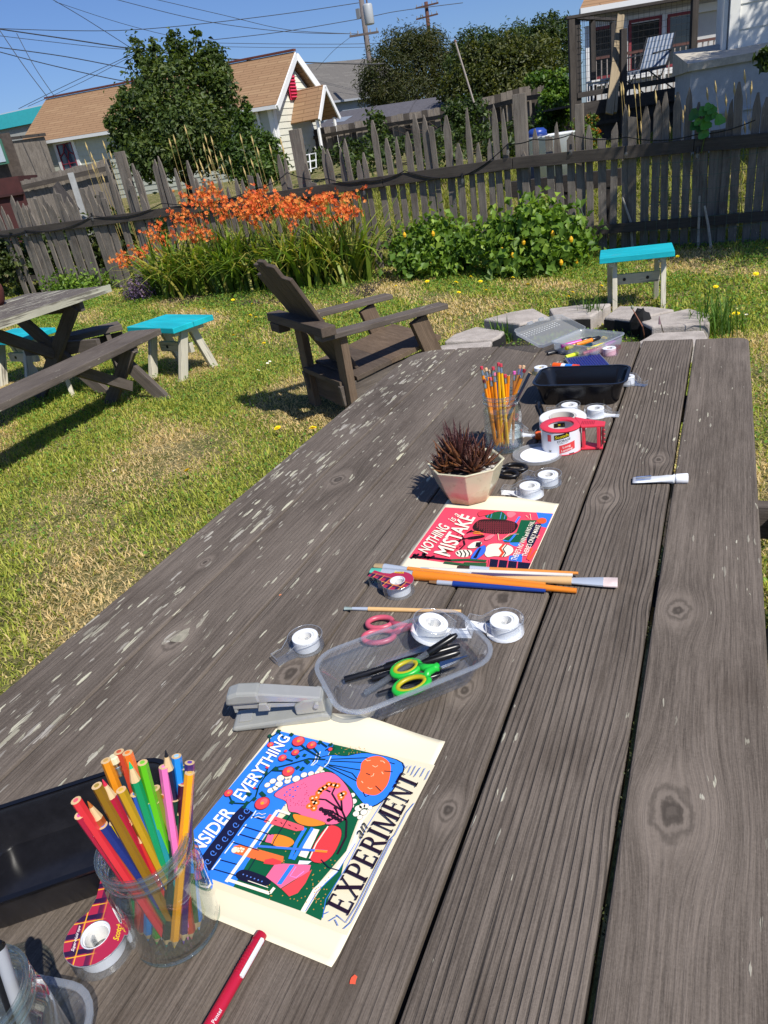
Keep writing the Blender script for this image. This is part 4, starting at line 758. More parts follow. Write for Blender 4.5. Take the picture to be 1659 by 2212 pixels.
    for (xa, xb, ya, yb) in ((1282, 1348, 74, 150), (1362, 1424, 64, 128), (1444, 1500, 52, 116)):
        q0, q1 = onplane(xa, yb, a0-fw*.05, fw), onplane(xb, ya, a0-fw*.05, fw); c = (q0+q1)/2; zc = c.z; hw = max(.2, abs((q1-q0).dot(u))/2); hh = .48; f = MB()
        for s_ in (-1, 1): f.board(Z(c+u*s_*(hw+.02), zc-hh), Z(c+u*s_*(hw+.02), zc+hh), .06, .05, up=-fw); f.board(Z(c-u*(hw+.05), zc+s_*hh), Z(c+u*(hw+.05), zc+s_*hh), .06, .052, up=-fw)
        w = f.build('window', flat('#7e2a33', .6), h); MB().board(Z(c-u*hw, zc), Z(c+u*hw, zc), 2*hh, .01, up=-fw).build('pane', flat('#14181c', .06, spec=.7), w)
        MB().board(Z(c-u*(hw+.13)-fw*.02, zf-.1), Z(c-u*(hw+.13)-fw*.02, zf+1.5), .10, .06, up=-fw).build('mullion_post', flat('#d9dada', .6), h)
        MB().board(Z(c-u*(hw+.08)-fw*.01, zc-hh-.1), Z(c+u*(hw+.08)-fw*.01, zc-hh-.1), .12, .05, up=-fw).build('sill', flat('#d9dada', .6), h)
    MB().board(Z(a0-fw*.04, zf+1.48), Z(a0+u*4.5-fw*.04, zf+1.48), .16, .05, up=-fw).build('trim', flat('#d9dada', .6), h)
    # white siding house corner at the far right, on a rendered plinth
    q = thing('white_house_corner', 'bright white clapboard house corner at the right edge above the plinth', 'house', Vector((*atd(1572, 130, 11.2).xy, 1.0))); c0 = atd(1572, 125, 11.2); c0.z = 0; zb = atd(1575, 122, 11.2).z; mwh = flat('#e6e6e0', .6, var=.04); uu = (rt*.96-fw*.28).normalized(); vv = Vector((-uu.y, uu.x, 0)); 
    if vv.dot(fw) < 0: vv = -vv
    MB().add([Z(c0, zb), Z(c0+uu*4, zb), Z(c0+uu*4, zb+2.4), Z(c0, zb+2.4), Z(c0+vv*1.1, zb), Z(c0+vv*1.1, zb+2.4), Z(c0+uu*4+vv*1.1, zb), Z(c0+uu*4+vv*1.1, zb+2.4)], [(0, 1, 2, 3), (4, 0, 3, 5), (1, 6, 7, 2), (3, 2, 7, 5)]).build('wall', mwh, q)
    siding(q, c0+uu*.12, c0+uu*4, zb, zb+2.35, -vv, mwh, .33)
    MB().board(Z(c0+uu*.06-vv*.02, zb), Z(c0+uu*.06-vv*.02, zb+2.4), .14, .06, up=-vv).build('corner_trim', mwh, q); MB().board(Z(c0-uu*.06+vv*.1, zb), Z(c0-uu*.06+vv*.1, zb+2.4), .16, .06, up=-uu).build('corner_trim', mwh, q)
    k = thing('rendered_plinth', 'grey rendered masonry plinth with pale cap below the white house', 'wall', Vector((*c0.xy, .3))); p0 = atd(1490, 200, 10.9); p0.z = 0; mpl = flat('#a9adb2', .9, var=.12, bump=.5)
    b = [p0, p0+uu*4, p0+uu*4+vv*1.6, p0+vv*1.6]; zc = atd(1490, 155, 10.9).z
    MB().add([Z(p, .1) for p in b]+[Z(p, zc) for p in b], [(0, 1, 5, 4), (1, 2, 6, 5), (3, 0, 4, 7)]).build('render', mpl, k); b2 = [p0-uu*.05-vv*.06, p0+uu*4-vv*.06, p0+uu*4+vv*1.6, p0-uu*.05+vv*1.6]
    MB().add([Z(p, zc) for p in b2]+[Z(p, zc+.10) for p in b2[:2]]+[Z(p, zc+.36) for p in b2[2:]], [(0, 1, 5, 4), (1, 2, 6, 5), (4, 5, 6, 7), (3, 0, 4, 7), (3, 2, 1, 0)]).build('cap', flat('#b5aea0', .9, var=.25, bump=.7), k)
    MB().board(Z(p0-vv*.02, zc-.62), Z(p0+uu*4-vv*.02, zc-.62), .03, .03).build('ledge', mpl, k)
    # white tub with blue lid in the neighbour garden
    tb = thing('white_tub', 'white plastic water tub behind the pickets', 'tub', Z(atd(1185, 330, 11.3), .3)); c = atd(1185, 335, 11.3); c.z = hgt(c.x, c.y)
    zt = atd(1185, 290, 11.3).z; MB().lathe([(.001, c.z), (.36, c.z), (.42, zt-.03), (.45, zt), (.42, zt), (.38, zt-.06), (.001, zt-.06)], 24, (c.x, c.y, 0)).build('basin', flat('#dfe3e6', .4), tb, True)
    p = atd(1160, 287, 11.0); bl = thing('blue_barrel_lid', 'round dark blue lidded drum beside the white tub', 'drum', Z(p, .3)); MB().lathe([(.001, p.z+.07), (.10, p.z+.06), (.145, p.z+.02), (.15, p.z-.03), (.13, p.z-.05), (.13, .4), (.001, .4)], 20, (p.x, p.y, 0)).build('drum_body', flat('#22408f', .35), bl, True)
    MB().lathe([(.152, p.z-.03), (.158, p.z-.035), (.158, p.z-.05), (.14, p.z-.05)], 20, (p.x, p.y, 0)).build('lid_rim', flat('#1c3373', .35), bl, True)
    # white metal chair frame and dark low bench behind the fence
    cf = thing('white_chair_frame', 'white metal chair frame standing behind the tall fence post', 'chair', atd(665, 350, 12)); m = flat('#d5d6d4', .5)
    for pts in ([(650, 337), (682, 331), (683, 362), (662, 368)], [(655, 352), (684, 346)], [(650, 337), (655, 375)], [(668, 334), (672, 372)]): MB().tube([atd(x, y, 11.6) for x, y in pts], .011, 6).build('tube_frame', m, cf)
    lb = thing('low_timber_edging', 'dark low timber edging behind the right pickets', 'edging', atd(1180, 430, 9.6)); a, b2_ = fplane(1060, 430), fplane(1320, 400); a.y += .9; b2_.y += .9; MB().board(a, b2_, .1, .18).build('sleeper', M_deck, lb); 
    for f in (.1, .5, .9): p = a.lerp(b2_, f); MB().board(Vector((p.x, p.y, 0)), p, .08, .08, up=(0, 1, 0)).build('stake', M_deck, lb)
    ps = thing('thin_metal_pole', 'thin leaning metal pole above the ivy on the rear fence', 'pole', atd(1023, 220, 17)); MB().tube([atd(1024, 222, 17), atd(984, 92, 17)], .022, 6).build('shaft', flat('#8a8078', .6), ps); MB().tube([atd(984, 92, 17), atd(983, 87, 17)], .03, 6).build('tip', flat('#6a4a3a', .7), ps)
    # big leafed climber on the right fence
    cl = thing('vine_shoot', 'bright large-leaved vine shoot climbing the right fence', 'vine', Z(fplane(1520, 290), 0)); MB().tube([fplane(1515, 330)+Vector((0, -.05, 0)), fplane(1525, 285)+Vector((0, -.06, 0)), fplane(1518, 235)+Vector((0, -.05, 0))], .006, 5).build('stem', flat('#4a5a22', .7), cl)
    lv = []
    for (px, py) in [(1500, 247), (1508, 262), (1520, 240), (1532, 252), (1545, 248), (1555, 258), (1525, 268), (1512, 278), (1538, 236), (1500, 272), (1520, 288), (1530, 230)]:
        p = fplane(px, py)+Vector((0, -.08, 0)); n = Vector((random.uniform(-.5, .5), -1, random.uniform(.2, .9))).normalized(); e1 = n.orthogonal().normalized(); e2 = n.cross(e1); mb = MB(); R = random.uniform(.032, .055); pts = [p+(e1*math.cos(a)+e2*math.sin(a))*R*(1+.18*math.cos(3*a)) for a in [k*2*math.pi/10 for k in range(10)]]
        mb.add([p-n*.012]+pts, [(0, 1+i, 1+(i+1) % 10) for i in range(10)]); mb.build('leaf', flat(random.choice(('#3f7a1c', '#4c8a22', '#2f6218')), .5), cl)
deck()
def pole(name, label, px, py0, py1, lean, d, r, arms, trafo=None):
    b = atd(px+lean*(py1-py0), py1, d); tpx = px; t_ = atd(tpx, py0, d); b = Vector((t_.x, t_.y, 0)); root = thing(name, label, 'utility pole', b); fw = MC.col[2].copy(); fw.z = 0; fw.normalize()
    MB().tube([b, t_], [r*1.25, r], 10).build('mast', flat('#6b6462' if trafo else '#57392f', .9, var=.2), root, True)
    for (x0, y0, x1, y1) in arms:
        a, c = atd(x0, y0, d-.15), atd(x1, y1, d-.15); ar = MB().board(a, c, .09, .11).build('crossarm', flat('#5a5250' if trafo else '#4a3128', .9), root)
        for f in (.05, .3, .72, .95): p = a.lerp(c, f); MB().tube([p, p+Vector((0, 0, .22))], [.05, .035], 6).build('insulator', flat('#8b8d90', .4), ar)
    if trafo:
        c = atd(*trafo, d-.5); MB().lathe([(.001, -.5), (.26, -.5), (.28, -.46), (.28, .42), (.24, .5), (.001, .52)], 14, c).build('transformer', flat('#a9adb0', .45), root, True); MB().tube([c+Vector((0, 0, .5)), c+Vector((0, 0, .8))], .05, 6).build('bushing', flat('#6c5c55', .5), root); q = atd(774, 30, d-.2); MB().box(q, (.2, .2, .5)).build('cutout', flat('#7c7f83', .5), root)
pole('utility_pole', 'grey utility pole with crossarm and can transformer behind the conifer', 775, -40, 200, 0, 42, .15, [(755, 79, 818, 69)], (796, 31))
pole('utility_pole', 'brown utility pole with two crossarms above the dark bush', 920, 4, 200, 0, 58, .15, [(898, 18, 947, 6), (899, 42, 946, 30)])
def wires():
    m = flat('#24282e', .6); W = [(38, [(-20, 61), (140, 66), (275, 65), (430, 52), (620, 29), (775, 6)], .020, 'upper power line from the left edge to the pole top'), (30, [(-20, 60), (145, 84), (300, 107), (490, 127), (765, 138), (830, 137)], .028, 'thick dark cable passing behind the tree to the grey roof'), (36, [(-20, 75), (90, 88), (250, 105), (420, 113)], .016, 'thin line just below the thick cable'), (30, [(-20, 100), (140, 122), (285, 150)], .022, 'sloping cable entering the tree from the left'), (30, [(-20, 107), (120, 143), (280, 177), (420, 190)], .022, 'lower sloping cable crossing behind the tree'),
      (25, [(-12, 48), (50, 140), (106, 214)], .016, 'steep service line dropping to the cottage ridge'), (25.5, [(36, 72), (75, 145), (119, 210)], .014, 'second service line dropping to the cottage ridge'), (34, [(105, -6), (180, 38), (285, 105)], .018, 'diagonal line from the top edge to the tree'), (40, [(120, 4), (235, 42), (320, 66), (380, 80)], .016, 'faint diagonal line above the tree'), (42, [(240, -4), (390, 34), (500, 55), (640, 70), (775, 73)], .020, 'line sagging from the top edge to the crossarm'), (42, [(325, -4), (480, 32), (620, 64), (760, 73)], .018, 'second line sagging to the crossarm'),
      (44, [(440, 88), (600, 70), (775, 41), (860, 24), (1000, 6)], .022, 'rising line crossing the pole toward the second pole'), (46, [(420, 92), (620, 95), (800, 94), (930, 84)], .018, 'flat line low over the cottage ridge'), (46, [(430, 100), (640, 103), (829, 101), (960, 94)], .016, 'flat line just above the cottage ridge'), (33, [(300, 110), (215, 150), (120, 195), (40, 235)], .014, 'thin line descending left behind the cottage roof'), (33, [(290, 118), (180, 176), (60, 230)], .012, 'thinner parallel line descending left'), (48, [(830, 95), (1000, 80), (1160, 60), (1280, 44)], .018, 'line running right toward the deck house roof'), (48, [(830, 105), (1000, 92), (1240, 60)], .014, 'lower line running right behind the conifers'), (40, [(757, 80), (720, 110), (682, 152)], .012, 'short drop line from the crossarm to the grey roof')]
    for d, pts, r, lb in W:
        P = [atd(x, y, d) for x, y in pts]; fine = []
        for i in range(len(P)-1):
            for k in range(6): 
                u = k/6; p0, p1, p2, p3 = P[max(i-1, 0)], P[i], P[i+1], P[min(i+2, len(P)-1)]
                fine.append(.5*((2*p1)+(p2-p0)*u+(2*p0-5*p1+4*p2-p3)*u*u+(3*p1-p0-3*p2+p3)*u**3))
        fine.append(P[-1]); tag(MB().tube(fine, r*.85, 5).build('overhead_wire', m), lb, 'wire', 'overhead wires')
wires()
# ================================================================ the craft table
XR, XL, Y0, Y1 = .0795, -.9500, -.22, 2.275
def craft_table():
    root = thing('craft_table', 'long weathered grey plank table covered in art supplies in the foreground', 'table', (-.43, 1.0, 0))
    n = 7; pitch = (XR-XL)/n; gaps = [.0065, .006, .004, .004, .003, .003]
    flecks = [.16, .22, .26, .34, .46, .58, .90]; lines = [.05, 1.0, .35, .25, .2, .2, .15]; ends = [0, .004, .0, .012, .0, .004, -.006]
    x = XR
    for i in range(n):
        w = pitch-(gaps[i] if i < 6 else 0); xa, xb = x-w, x; x -= pitch; y1 = Y1+ends[i]; mb = MB(); th = .038
        if i in (0, 6):                                   # rounded outer corners
            r = .035; s = 1 if i == 0 else -1; xo, xi = (xb, xa) if i == 0 else (xa, xb); r = .035 if i == 0 else .10
            pts = [(xi, Y0), (xo, Y0), (xo, y1-r)]+[(xo-s*r*(1-math.cos(a)), y1-r+r*math.sin(a)) for a in (.3, .6, .9, 1.2, 1.5)]+[(xi, y1)]
        else: pts = [(xa, Y0), (xb, Y0), (xb, y1), (xa, y1)]
        dz = random.uniform(-.001, .001); mb.prism(pts, T-th+dz, T+dz); mb.g = [(v[0], v[1]+i*3.3, v[2]) for v in mb.v]
        mb.build('plank', M_table, root, bev=.0035, fleck=flecks[i], line=lines[i])
    for y in (.25, 1.0, 1.85): MB().board((XL+.06, y, T-.058), (XR-.06, y, T-.058), .09, .038).build('cleat', M_bench, root)
    for y in (.32, 1.78):
        for s, xt, xb in ((0, -.66, -.94), (1, -.2, .08)): MB().board((xb, y, 0), (xt, y, T-.04), .09, .04, up=(0, 1, 0)).build('leg', M_bench, root)
        MB().board((-1.1, y+.045, .40), (.25, y+.045, .40), .09, .04, up=(0, 1, 0)).build('stretcher', M_bench, root)
    # moss in the gap between the right-hand planks
    V = []
    for k in range(110):
        y = random.choice((.42, .55, .63, .86, 1.02, 1.15))+random.gauss(0, .02); xg = XR-pitch+gaps[0]*.5; V.append((xg+random.uniform(-.004, .003), y+random.gauss(0, .01), T-random.uniform(.004, .009)))
    P = np.array(V); m = len(P); N = unit(RNG.normal(size=(m, 3))+np.array([0, 0, 1])); U = unit(np.cross(N, RNG.normal(size=(m, 3)))); C = np.array([.05, .06, .018])*(.5+RNG.random((m, 1)))
    s = np.full(m, .0035); v, f, c = leaf_quads(P, N, U, s, s*.7, C); o = np_mesh('moss', v, f, M_leaf, root, c); o['kind'] = 'stuff'
craft_table()
def added_bench():  # bench out of view, added to keep sun off the ground below the plank gap
    r = thing('unseen_bench', 'unseen grey plank bench added along the right of the craft table for its shadow', 'bench', (.31, 1.0, 0))
    for k in range(2): MB().board((.235+k*.145, -.2, .43), (.235+k*.145, 2.25, .43), .14, .038).build('plank', M_bench, r, bev=.003)
    for y in (.32, 1.78):
        MB().board((.17, y, .392), (.45, y, .392), .08, .035).build('cleat', M_bench, r)
        for s in (-1, 1): MB().board((.31+s*.05, y+.03*s, .40), (.31+s*.13, y+.03*s, -.01), .08, .036, up=(0, 1, 0)).build('leg', M_bench, r)
added_bench()
# small paint spots on the table
def spots():
    for (px, py, r, h, lb) in ((764, 2117, .0035, '#e85a3c', 'small orange-red paint splash on the planks below the near poster'), (605, 1285, .0022, '#d98a5c', 'tiny peach paint fleck beside the middle seam')):
        p = at(px, py, T+.0012); tag(MB().add([p+Vector((math.cos(a)*r*random.uniform(.6, 1.2), math.sin(a)*r*1.3*random.uniform(.7, 1.2), 0)) for a in [k*.7 for k in range(9)]], [tuple(range(9))]).build('paint_spot', flat(h, .6)), lb, 'paint spot')
spots()

# ================================================================ stools
def stools():
    root = thing('stool', 'turquoise-topped stool beyond the stone fire ring by the shrub', 'stool', (0, 0, 0), 'turquoise stools'); L, W, h, th = .56, .40, .42, .042
    for k in range(2): MB().board((-L/2, (k-.5)*W/2, h-th/2), (L/2, (k-.5)*W/2, h-th/2), W/2-.004, th).build('seat_board', M_teal, root, bev=.004, fleck=.05)
    for s in (-1, 1):
        x = s*L*.33; MB().board((x, -W*.36, h-th-.02), (x, W*.36, h-th-.02), .05, .04).build('cleat', M_cream, root)
        for t_, dx in ((-1, .021), (1, -.021)): MB().board((x+dx, t_*.05, h-th-.0), (x+dx, -t_*-.19 if False else t_*.185, -.02), .065, .038, up=(1, 0, 0)).build('leg', M_cream, root, bev=.004)
    st = MB().board((-L*.33, 0, .215), (L*.33, 0, .215), .036, .075).build('stretcher', M_cream, root)
    for s in (-1, 1): MB().tube([(s*.09, -.0185, .215), (s*.09, -.0215, .215)], .013, 12).build('bolt_hole', M_black, root)
    root.location = (-.60, 5.93, 0); root.rotation_euler = (0, 0, math.radians(7)); root.scale = (.93, .93, .98)
    dup(root, (-3.94, 4.53, 0), math.radians(-14), 'turquoise-topped stool with two visible boards beside the grey bench end', (1.06, 1.0, 1.0))
    dup(root, (-5.55, 4.42, 0), math.radians(-8), 'turquoise stool half hidden under the left picnic table', (1.06, 1.0, 1.0))
stools()
# ================================================================ left picnic table and benches
def picnic():
    root = thing('picnic_table', 'flaking cream-painted picnic table with crossed legs on the lawn at left', 'table', (-4.6, 3.2, 0)); z = .745
    A, B = at(238, 622, z), at(0, 701, z); e = hd(B, A); sd = Vector((-e.y, e.x, 0)); W = .86
    if sd.x > 0: sd = -sd
    L = 2.2; P = A
    for k in range(5):
        o = P+sd*(W/5*(k+.5)); MB().board(o-e*L, o, W/5-.006, .040).build('plank', M_oldpaint if k else M_oldpaint, root, bev=.003, fleck=.6)
    MB().board(P-e*L-sd*.003, P-sd*.003, .012, .052).build('edge_strip', M_edgepaint, root)
    for dd in (.30, 1.5):
        c = P-e*dd+sd*W/2; MB().board(c-sd*.40+Vector((0, 0, -.06)), c+sd*.40+Vector((0, 0, -.06)), .04, .075).build('cleat', M_bench, root)
        for s in (-1, 1):
            q = c+e*(.022*s); MB().board(Vector((*(q+sd*s*.34).xy, z-.05)), Vector((*(q-sd*s*.34).xy, 0)), .09, .04, up=e).build('leg', M_bench, root)
        MB().board(Vector((*(c-sd*.38+e*.06).xy, .38)), Vector((*(c+sd*.38+e*.06).xy, .38)), .04, .09).build('stretcher', M_bench, root)
    c = P-e*.34+sd*W/2; MB().board(Vector((*c.xy, .36)), Vector((*(c-e*.52).xy, z-.06)), .08, .038, up=sd).build('brace', M_bench, root)
    # near bench
    zb = .45; a, b = at(347, 709, zb), at(0, 872, zb); e2 = hd(b, a); s2 = Vector((-e2.y, e2.x, 0)); s2 = -s2 if s2.x > 0 else s2; Lb = 3.0
    rb = thing('picnic_bench', 'long plain grey bench in front of the left picnic table', 'bench', Vector((*(a-e2).xy, 0))); o = a+s2*.14; o.z = zb-.022
    MB().board(o-e2*Lb, o, .275, .044).build('seat', M_bench, rb, bev=.004, fleck=.18)
    for dd in (.32, 2.6):
        c = o-e2*dd; MB().board(c-s2*.125-Vector((0, 0, .045)), c+s2*.125-Vector((0, 0, .045)), .04, .05).build('cleat', M_bench, rb)
        for s in (-1, 1): q = c+e2*.022*s; MB().board(Vector((*(q+s2*s*.10).xy, zb-.05)), Vector((*(q-s2*s*.24).xy, -.01)), .085, .04, up=e2).build('leg', M_bench, rb)
    c = o-e2*.34; MB().board(Vector((*c.xy, .13)), Vector((*(c-e2*.45).xy, zb-.06)), .07, .036, up=s2).build('brace', M_bench, rb)
    # second bench half behind the table
    a, b = at(262, 701, .44), at(85, 742, .44); e3 = hd(b, a); s3 = Vector((-e3.y, e3.x, 0)); s3 = -s3 if s3.y < 0 else s3
    rc = thing('picnic_bench', 'short dark bench half hidden behind the left picnic table legs', 'bench', Vector((*a.xy, 0))); o = a+s3*.10; o.z = .42
    ln = (a-b).length; MB().board(o-e3*ln, o, .22, .044).build('seat', M_bench, rc, bev=.004)
    for dd in (.12, ln-.1):
        c = o-e3*dd
        for s in (-1, 1): MB().board(Vector((*(c+s3*s*.06).xy, .40)), Vector((*(c+s3*s*.13).xy, -.01)), .07, .036, up=e3).build('leg', M_cream if dd > .2 else M_bench, rc)
    MB().board(Vector((*(o-e3*ln).xy, .33)), Vector((*o.xy, .33)), .04, .08).build('apron', M_chairdark, rc)
    p = at(-14, 668, z); pot = thing('clay_pot', 'rough dark red-brown clay pot on the picnic table at the left edge', 'pot', p); MB().lathe([(.001, 0), (.07, 0), (.10, .05), (.115, .12), (.11, .16), (.095, .16), (.09, .03), (.001, .03)], 18, p).build('pot_body', flat('#5a2a22', .9, var=.35, bump=.8), pot, True)
    MB().lathe([(.001, .145), (.094, .14)], 18, p).build('pot_soil', flat('#2a2019', .95), pot)
picnic()
# ================================================================ wooden lounge chair
def chair():
    O = Vector((-2.12, 3.545, 0)); a = math.radians(53); SC = .90; f = Vector((math.cos(a), math.sin(a), 0)); w = Vector((f.y, -f.x, 0)); up = Vector((0, 0, 1))
    root = thing('garden_chair', 'weathered slatted wooden garden armchair seen from behind on the lawn', 'chair', O); P = lambda fw, ww, z: O+(f*fw+w*ww+up*max(z, -.02))*SC
    for ww in (-.30, .30): MB().board(P(.07, ww, -.02), P(.07, ww, .575), .10, .045, up=f).build('rear_leg', M_chair, root, bev=.003)
    for ww in (-.34, .34): MB().board(P(.60, ww, .555), P(.80, ww*1.0, -.02), .105, .042, up=w).build('front_leg', M_chair, root, bev=.003)
    for ww in (-.345, .345): MB().board(P(-.09, ww, .602), P(.80, ww, .592), .10, .030).build('armrest', M_bench, root, bev=.004, fleck=.25)
    MB().board(P(-.05, -.43, .645), P(-.05, .43, .645), .085, .05).build('back_rail', M_chairdark, root, bev=.003)
    MB().board(P(-.06, -.40, .585), P(-.06, -.25, .585), .07, .05).build('rail_block', M_chairdark, root)
    for ww in (-.30, .30): MB().board(P(.02, ww*.93, .20), P(.72, ww*.93, .27), .03, .115).build('seat_side', M_bench, root, bev=.003)
    MB().board(P(.09, -.28, .275), P(.09, .28, .275), .12, .028).build('rear_shelf', M_chairdark, root); MB().board(P(.10, -.28, .15), P(.10, .28, .15), .03, .12).build('rear_crossbar', M_chairdark, root)
    for k in range(5):
        x = .20+k*.128; z = .300+k*.020; MB().board(P(x, -.31, z), P(x, .31, z), .122, .026, up=(f*-.15+up)).build('seat_slat', M_chair if k > 1 else M_chairdark, root, bev=.002)
    n = 5; b0, t0 = (.25, .24), (-.21, 1.05)
    for k in range(n):
        s = (k-(n-1)/2); ww0 = s*.072; ww1 = s*.112; L = 1-.06*(s*s)/2.0
        top = P(b0[0]+(t0[0]-b0[0])*L, ww0+(ww1-ww0)*L, b0[1]+(t0[1]-b0[1])*L); MB().board(P(b0[0], ww0, b0[1]), top, .062, .022, up=f+up*.55, w2=.099).build('back_slat', M_chairdark, root, bev=.004)
chair()
# ================================================================ stone fire ring
def fire_ring():
    root = thing('fire_ring', 'ring of pale broken concrete blocks with sooty inner faces beyond the table', 'fire pit', (-.90, 4.72, 0)); C = Vector((-.90, 4.72, 0))
    t = NT('pale_concrete_block'); p = t.n('NewGeometry').outputs[0]; n1 = t.noise(p, 9, 5, .6); n2 = t.noise(p, 90, 4, .7); col = t.mix(t.smooth(n1, .3, .7), (.36, .32, .285), (.50, .45, .405)); col = t.mix(t.m_('MULTIPLY', t.smooth(n2, .5, .8), .5), col, (.20, .18, .16))
    t.principled(col, .95, Specular_IOR_Level=.15, Normal=t.bump(n2, .9, .006)); ms = t.m; mk = flat('#1d1b1b', .95, var=.6, bump=1.0)
    N = 10
    for k in range(N):
        a0 = 2*math.pi*k/N+.10; a1 = a0+2*math.pi/N-.06; ro, ri = .84+random.uniform(-.03, .04), .50+random.uniform(-.03, .03); h = .125+random.uniform(-.015, .02); mb = MB(); pts = []
        for r, aa in ((ro, a0+.03), (ro*1.02, (a0+a1)/2), (ro, a1-.03), (ri, a1-.04), (ri*.98, (a0+a1)/2), (ri, a0+.04)): pts.append((C.x+r*math.cos(aa)+random.uniform(-.02, .02), C.y+r*math.sin(aa)*.95+random.uniform(-.02, .02)))
        mb.prism(pts, -.03, h); b = mb.build('stone_block', ms, root, bev=.012)
        s = MB(); q = pts[3:6]; cc = Vector((C.x, C.y, 0))
        for i in range(2):
            u0, u1 = Vector((*q[i], 0)), Vector((*q[i+1], 0)); n = (cc-(u0+u1)/2).normalized()*.004; s.add([u0+n+Vector((0, 0, .0)), u1+n, u1+n+Vector((0, 0, h-.02)), u0+n+Vector((0, 0, h-.015))], [(0, 1, 2, 3)])
        s.build('soot_face', mk, b)
    MB().lathe([(.001, .012), (.52, .016)], 20, C).build('ash_bed', flat('#2b2723', .95, var=.5, bump=1.0), root)
    c = at(1385, 700, .10); tag(MB().blob(c, (.07, .06, .10), 10, 7, .18).build('charred_log', flat('#0f0f11', .9, var=.5, bump=1.0)), 'small charred log standing inside the stone ring', 'log')
    pal = [(.06, .14, .02), (.10, .2, .03), (.16, .26, .05)]
    def weeds(label, px, py, n, h, sp):
        b = at(px, py); V, F, Cc = strap_leaves(n, lambda: b+Vector((random.gauss(0, sp), random.gauss(0, sp), 0)), h*.5, h, .010, pal, .55, 4); r = thing('grass_tuft', label, 'grass', b); np_mesh('blades', V, F, M_grass, r, Cc)
    weeds('grass tuft growing from the right side of the stone ring', 1545, 725, 130, .40, .09); weeds('grass tuft between the left stone blocks', 1090, 742, 46, .26, .04); weeds('tall grass tuft behind the middle of the stone ring', 1277, 705, 34, .46, .03); weeds('grass tuft at the far left stone', 1125, 700, 30, .16, .05)
    sd = thing('seed_stalk', 'thin reddish bent seed stalk inside the stone ring', 'plant', at(1395, 742)); MB().tube([at(1395, 742), at(1388, 705, .14), at(1366, 667, .22)], [.005, .004, .003], 5).build('stalk', flat('#8a5a45', .8), sd); MB().blob(at(1366, 664, .23), (.010, .010, .013), 8, 5).build('seed_head', flat('#8f937e', .8), sd)
    sd = thing('seed_stalk', 'dry purple grass stalk beside the charred log', 'plant', at(1440, 742)); MB().tube([at(1440, 742), at(1425, 690, .2)], .003, 5).build('stalk', flat('#7a6a5c', .8), sd); MB().tube([at(1425, 700, .17), at(1424, 683, .22)], [.008, .002], 5).build('seed_head', flat('#8a6f78', .8), sd)
fire_ring()
# ================================================================ text
_tc = {}
def text_shape(s, offset=0.0, shear=0.0):
    k = (s, offset, shear)
    if k in _tc: return _tc[k]
    cu = bpy.data.curves.new('txt', 'FONT'); cu.body = s; cu.offset = offset; cu.shear = shear; cu.resolution_u = 3; ob = bpy.data.objects.new('txt', cu); COL.objects.link(ob); bpy.context.view_layer.update()
    me = bpy.data.meshes.new_from_object(ob.evaluated_get(bpy.context.evaluated_depsgraph_get())); bm = bmesh.new(); bm.from_mesh(me); bmesh.ops.triangulate(bm, faces=bm.faces)
    v = [(x.co.x, x.co.y) for x in bm.verts]; bm.verts.index_update(); f = [tuple(q.index for q in x.verts) for x in bm.faces]; bm.free(); bpy.data.objects.remove(ob); bpy.data.curves.remove(cu); bpy.data.meshes.remove(me)
    xs = [p[0] for p in v]; ys = [p[1] for p in v]; x0, x1, y0, y1 = min(xs), max(xs), min(ys), max(ys); v = [((a-x0)/(x1-x0), (b-y0)/(y1-y0)) for a, b in v]
    _tc[k] = (v, f); return _tc[k]
def quad_map(v, bl, br, tr, tl): return [bl*(1-a)*(1-b)+br*a*(1-b)+tr*a*b+tl*(1-a)*b for a, b in v]
def text_quad(mb, s, bl, br, tr, tl, offset=.012, shear=0.0):
    v, f = text_shape(s, offset, shear); mb.add(quad_map(v, bl, br, tr, tl), f)
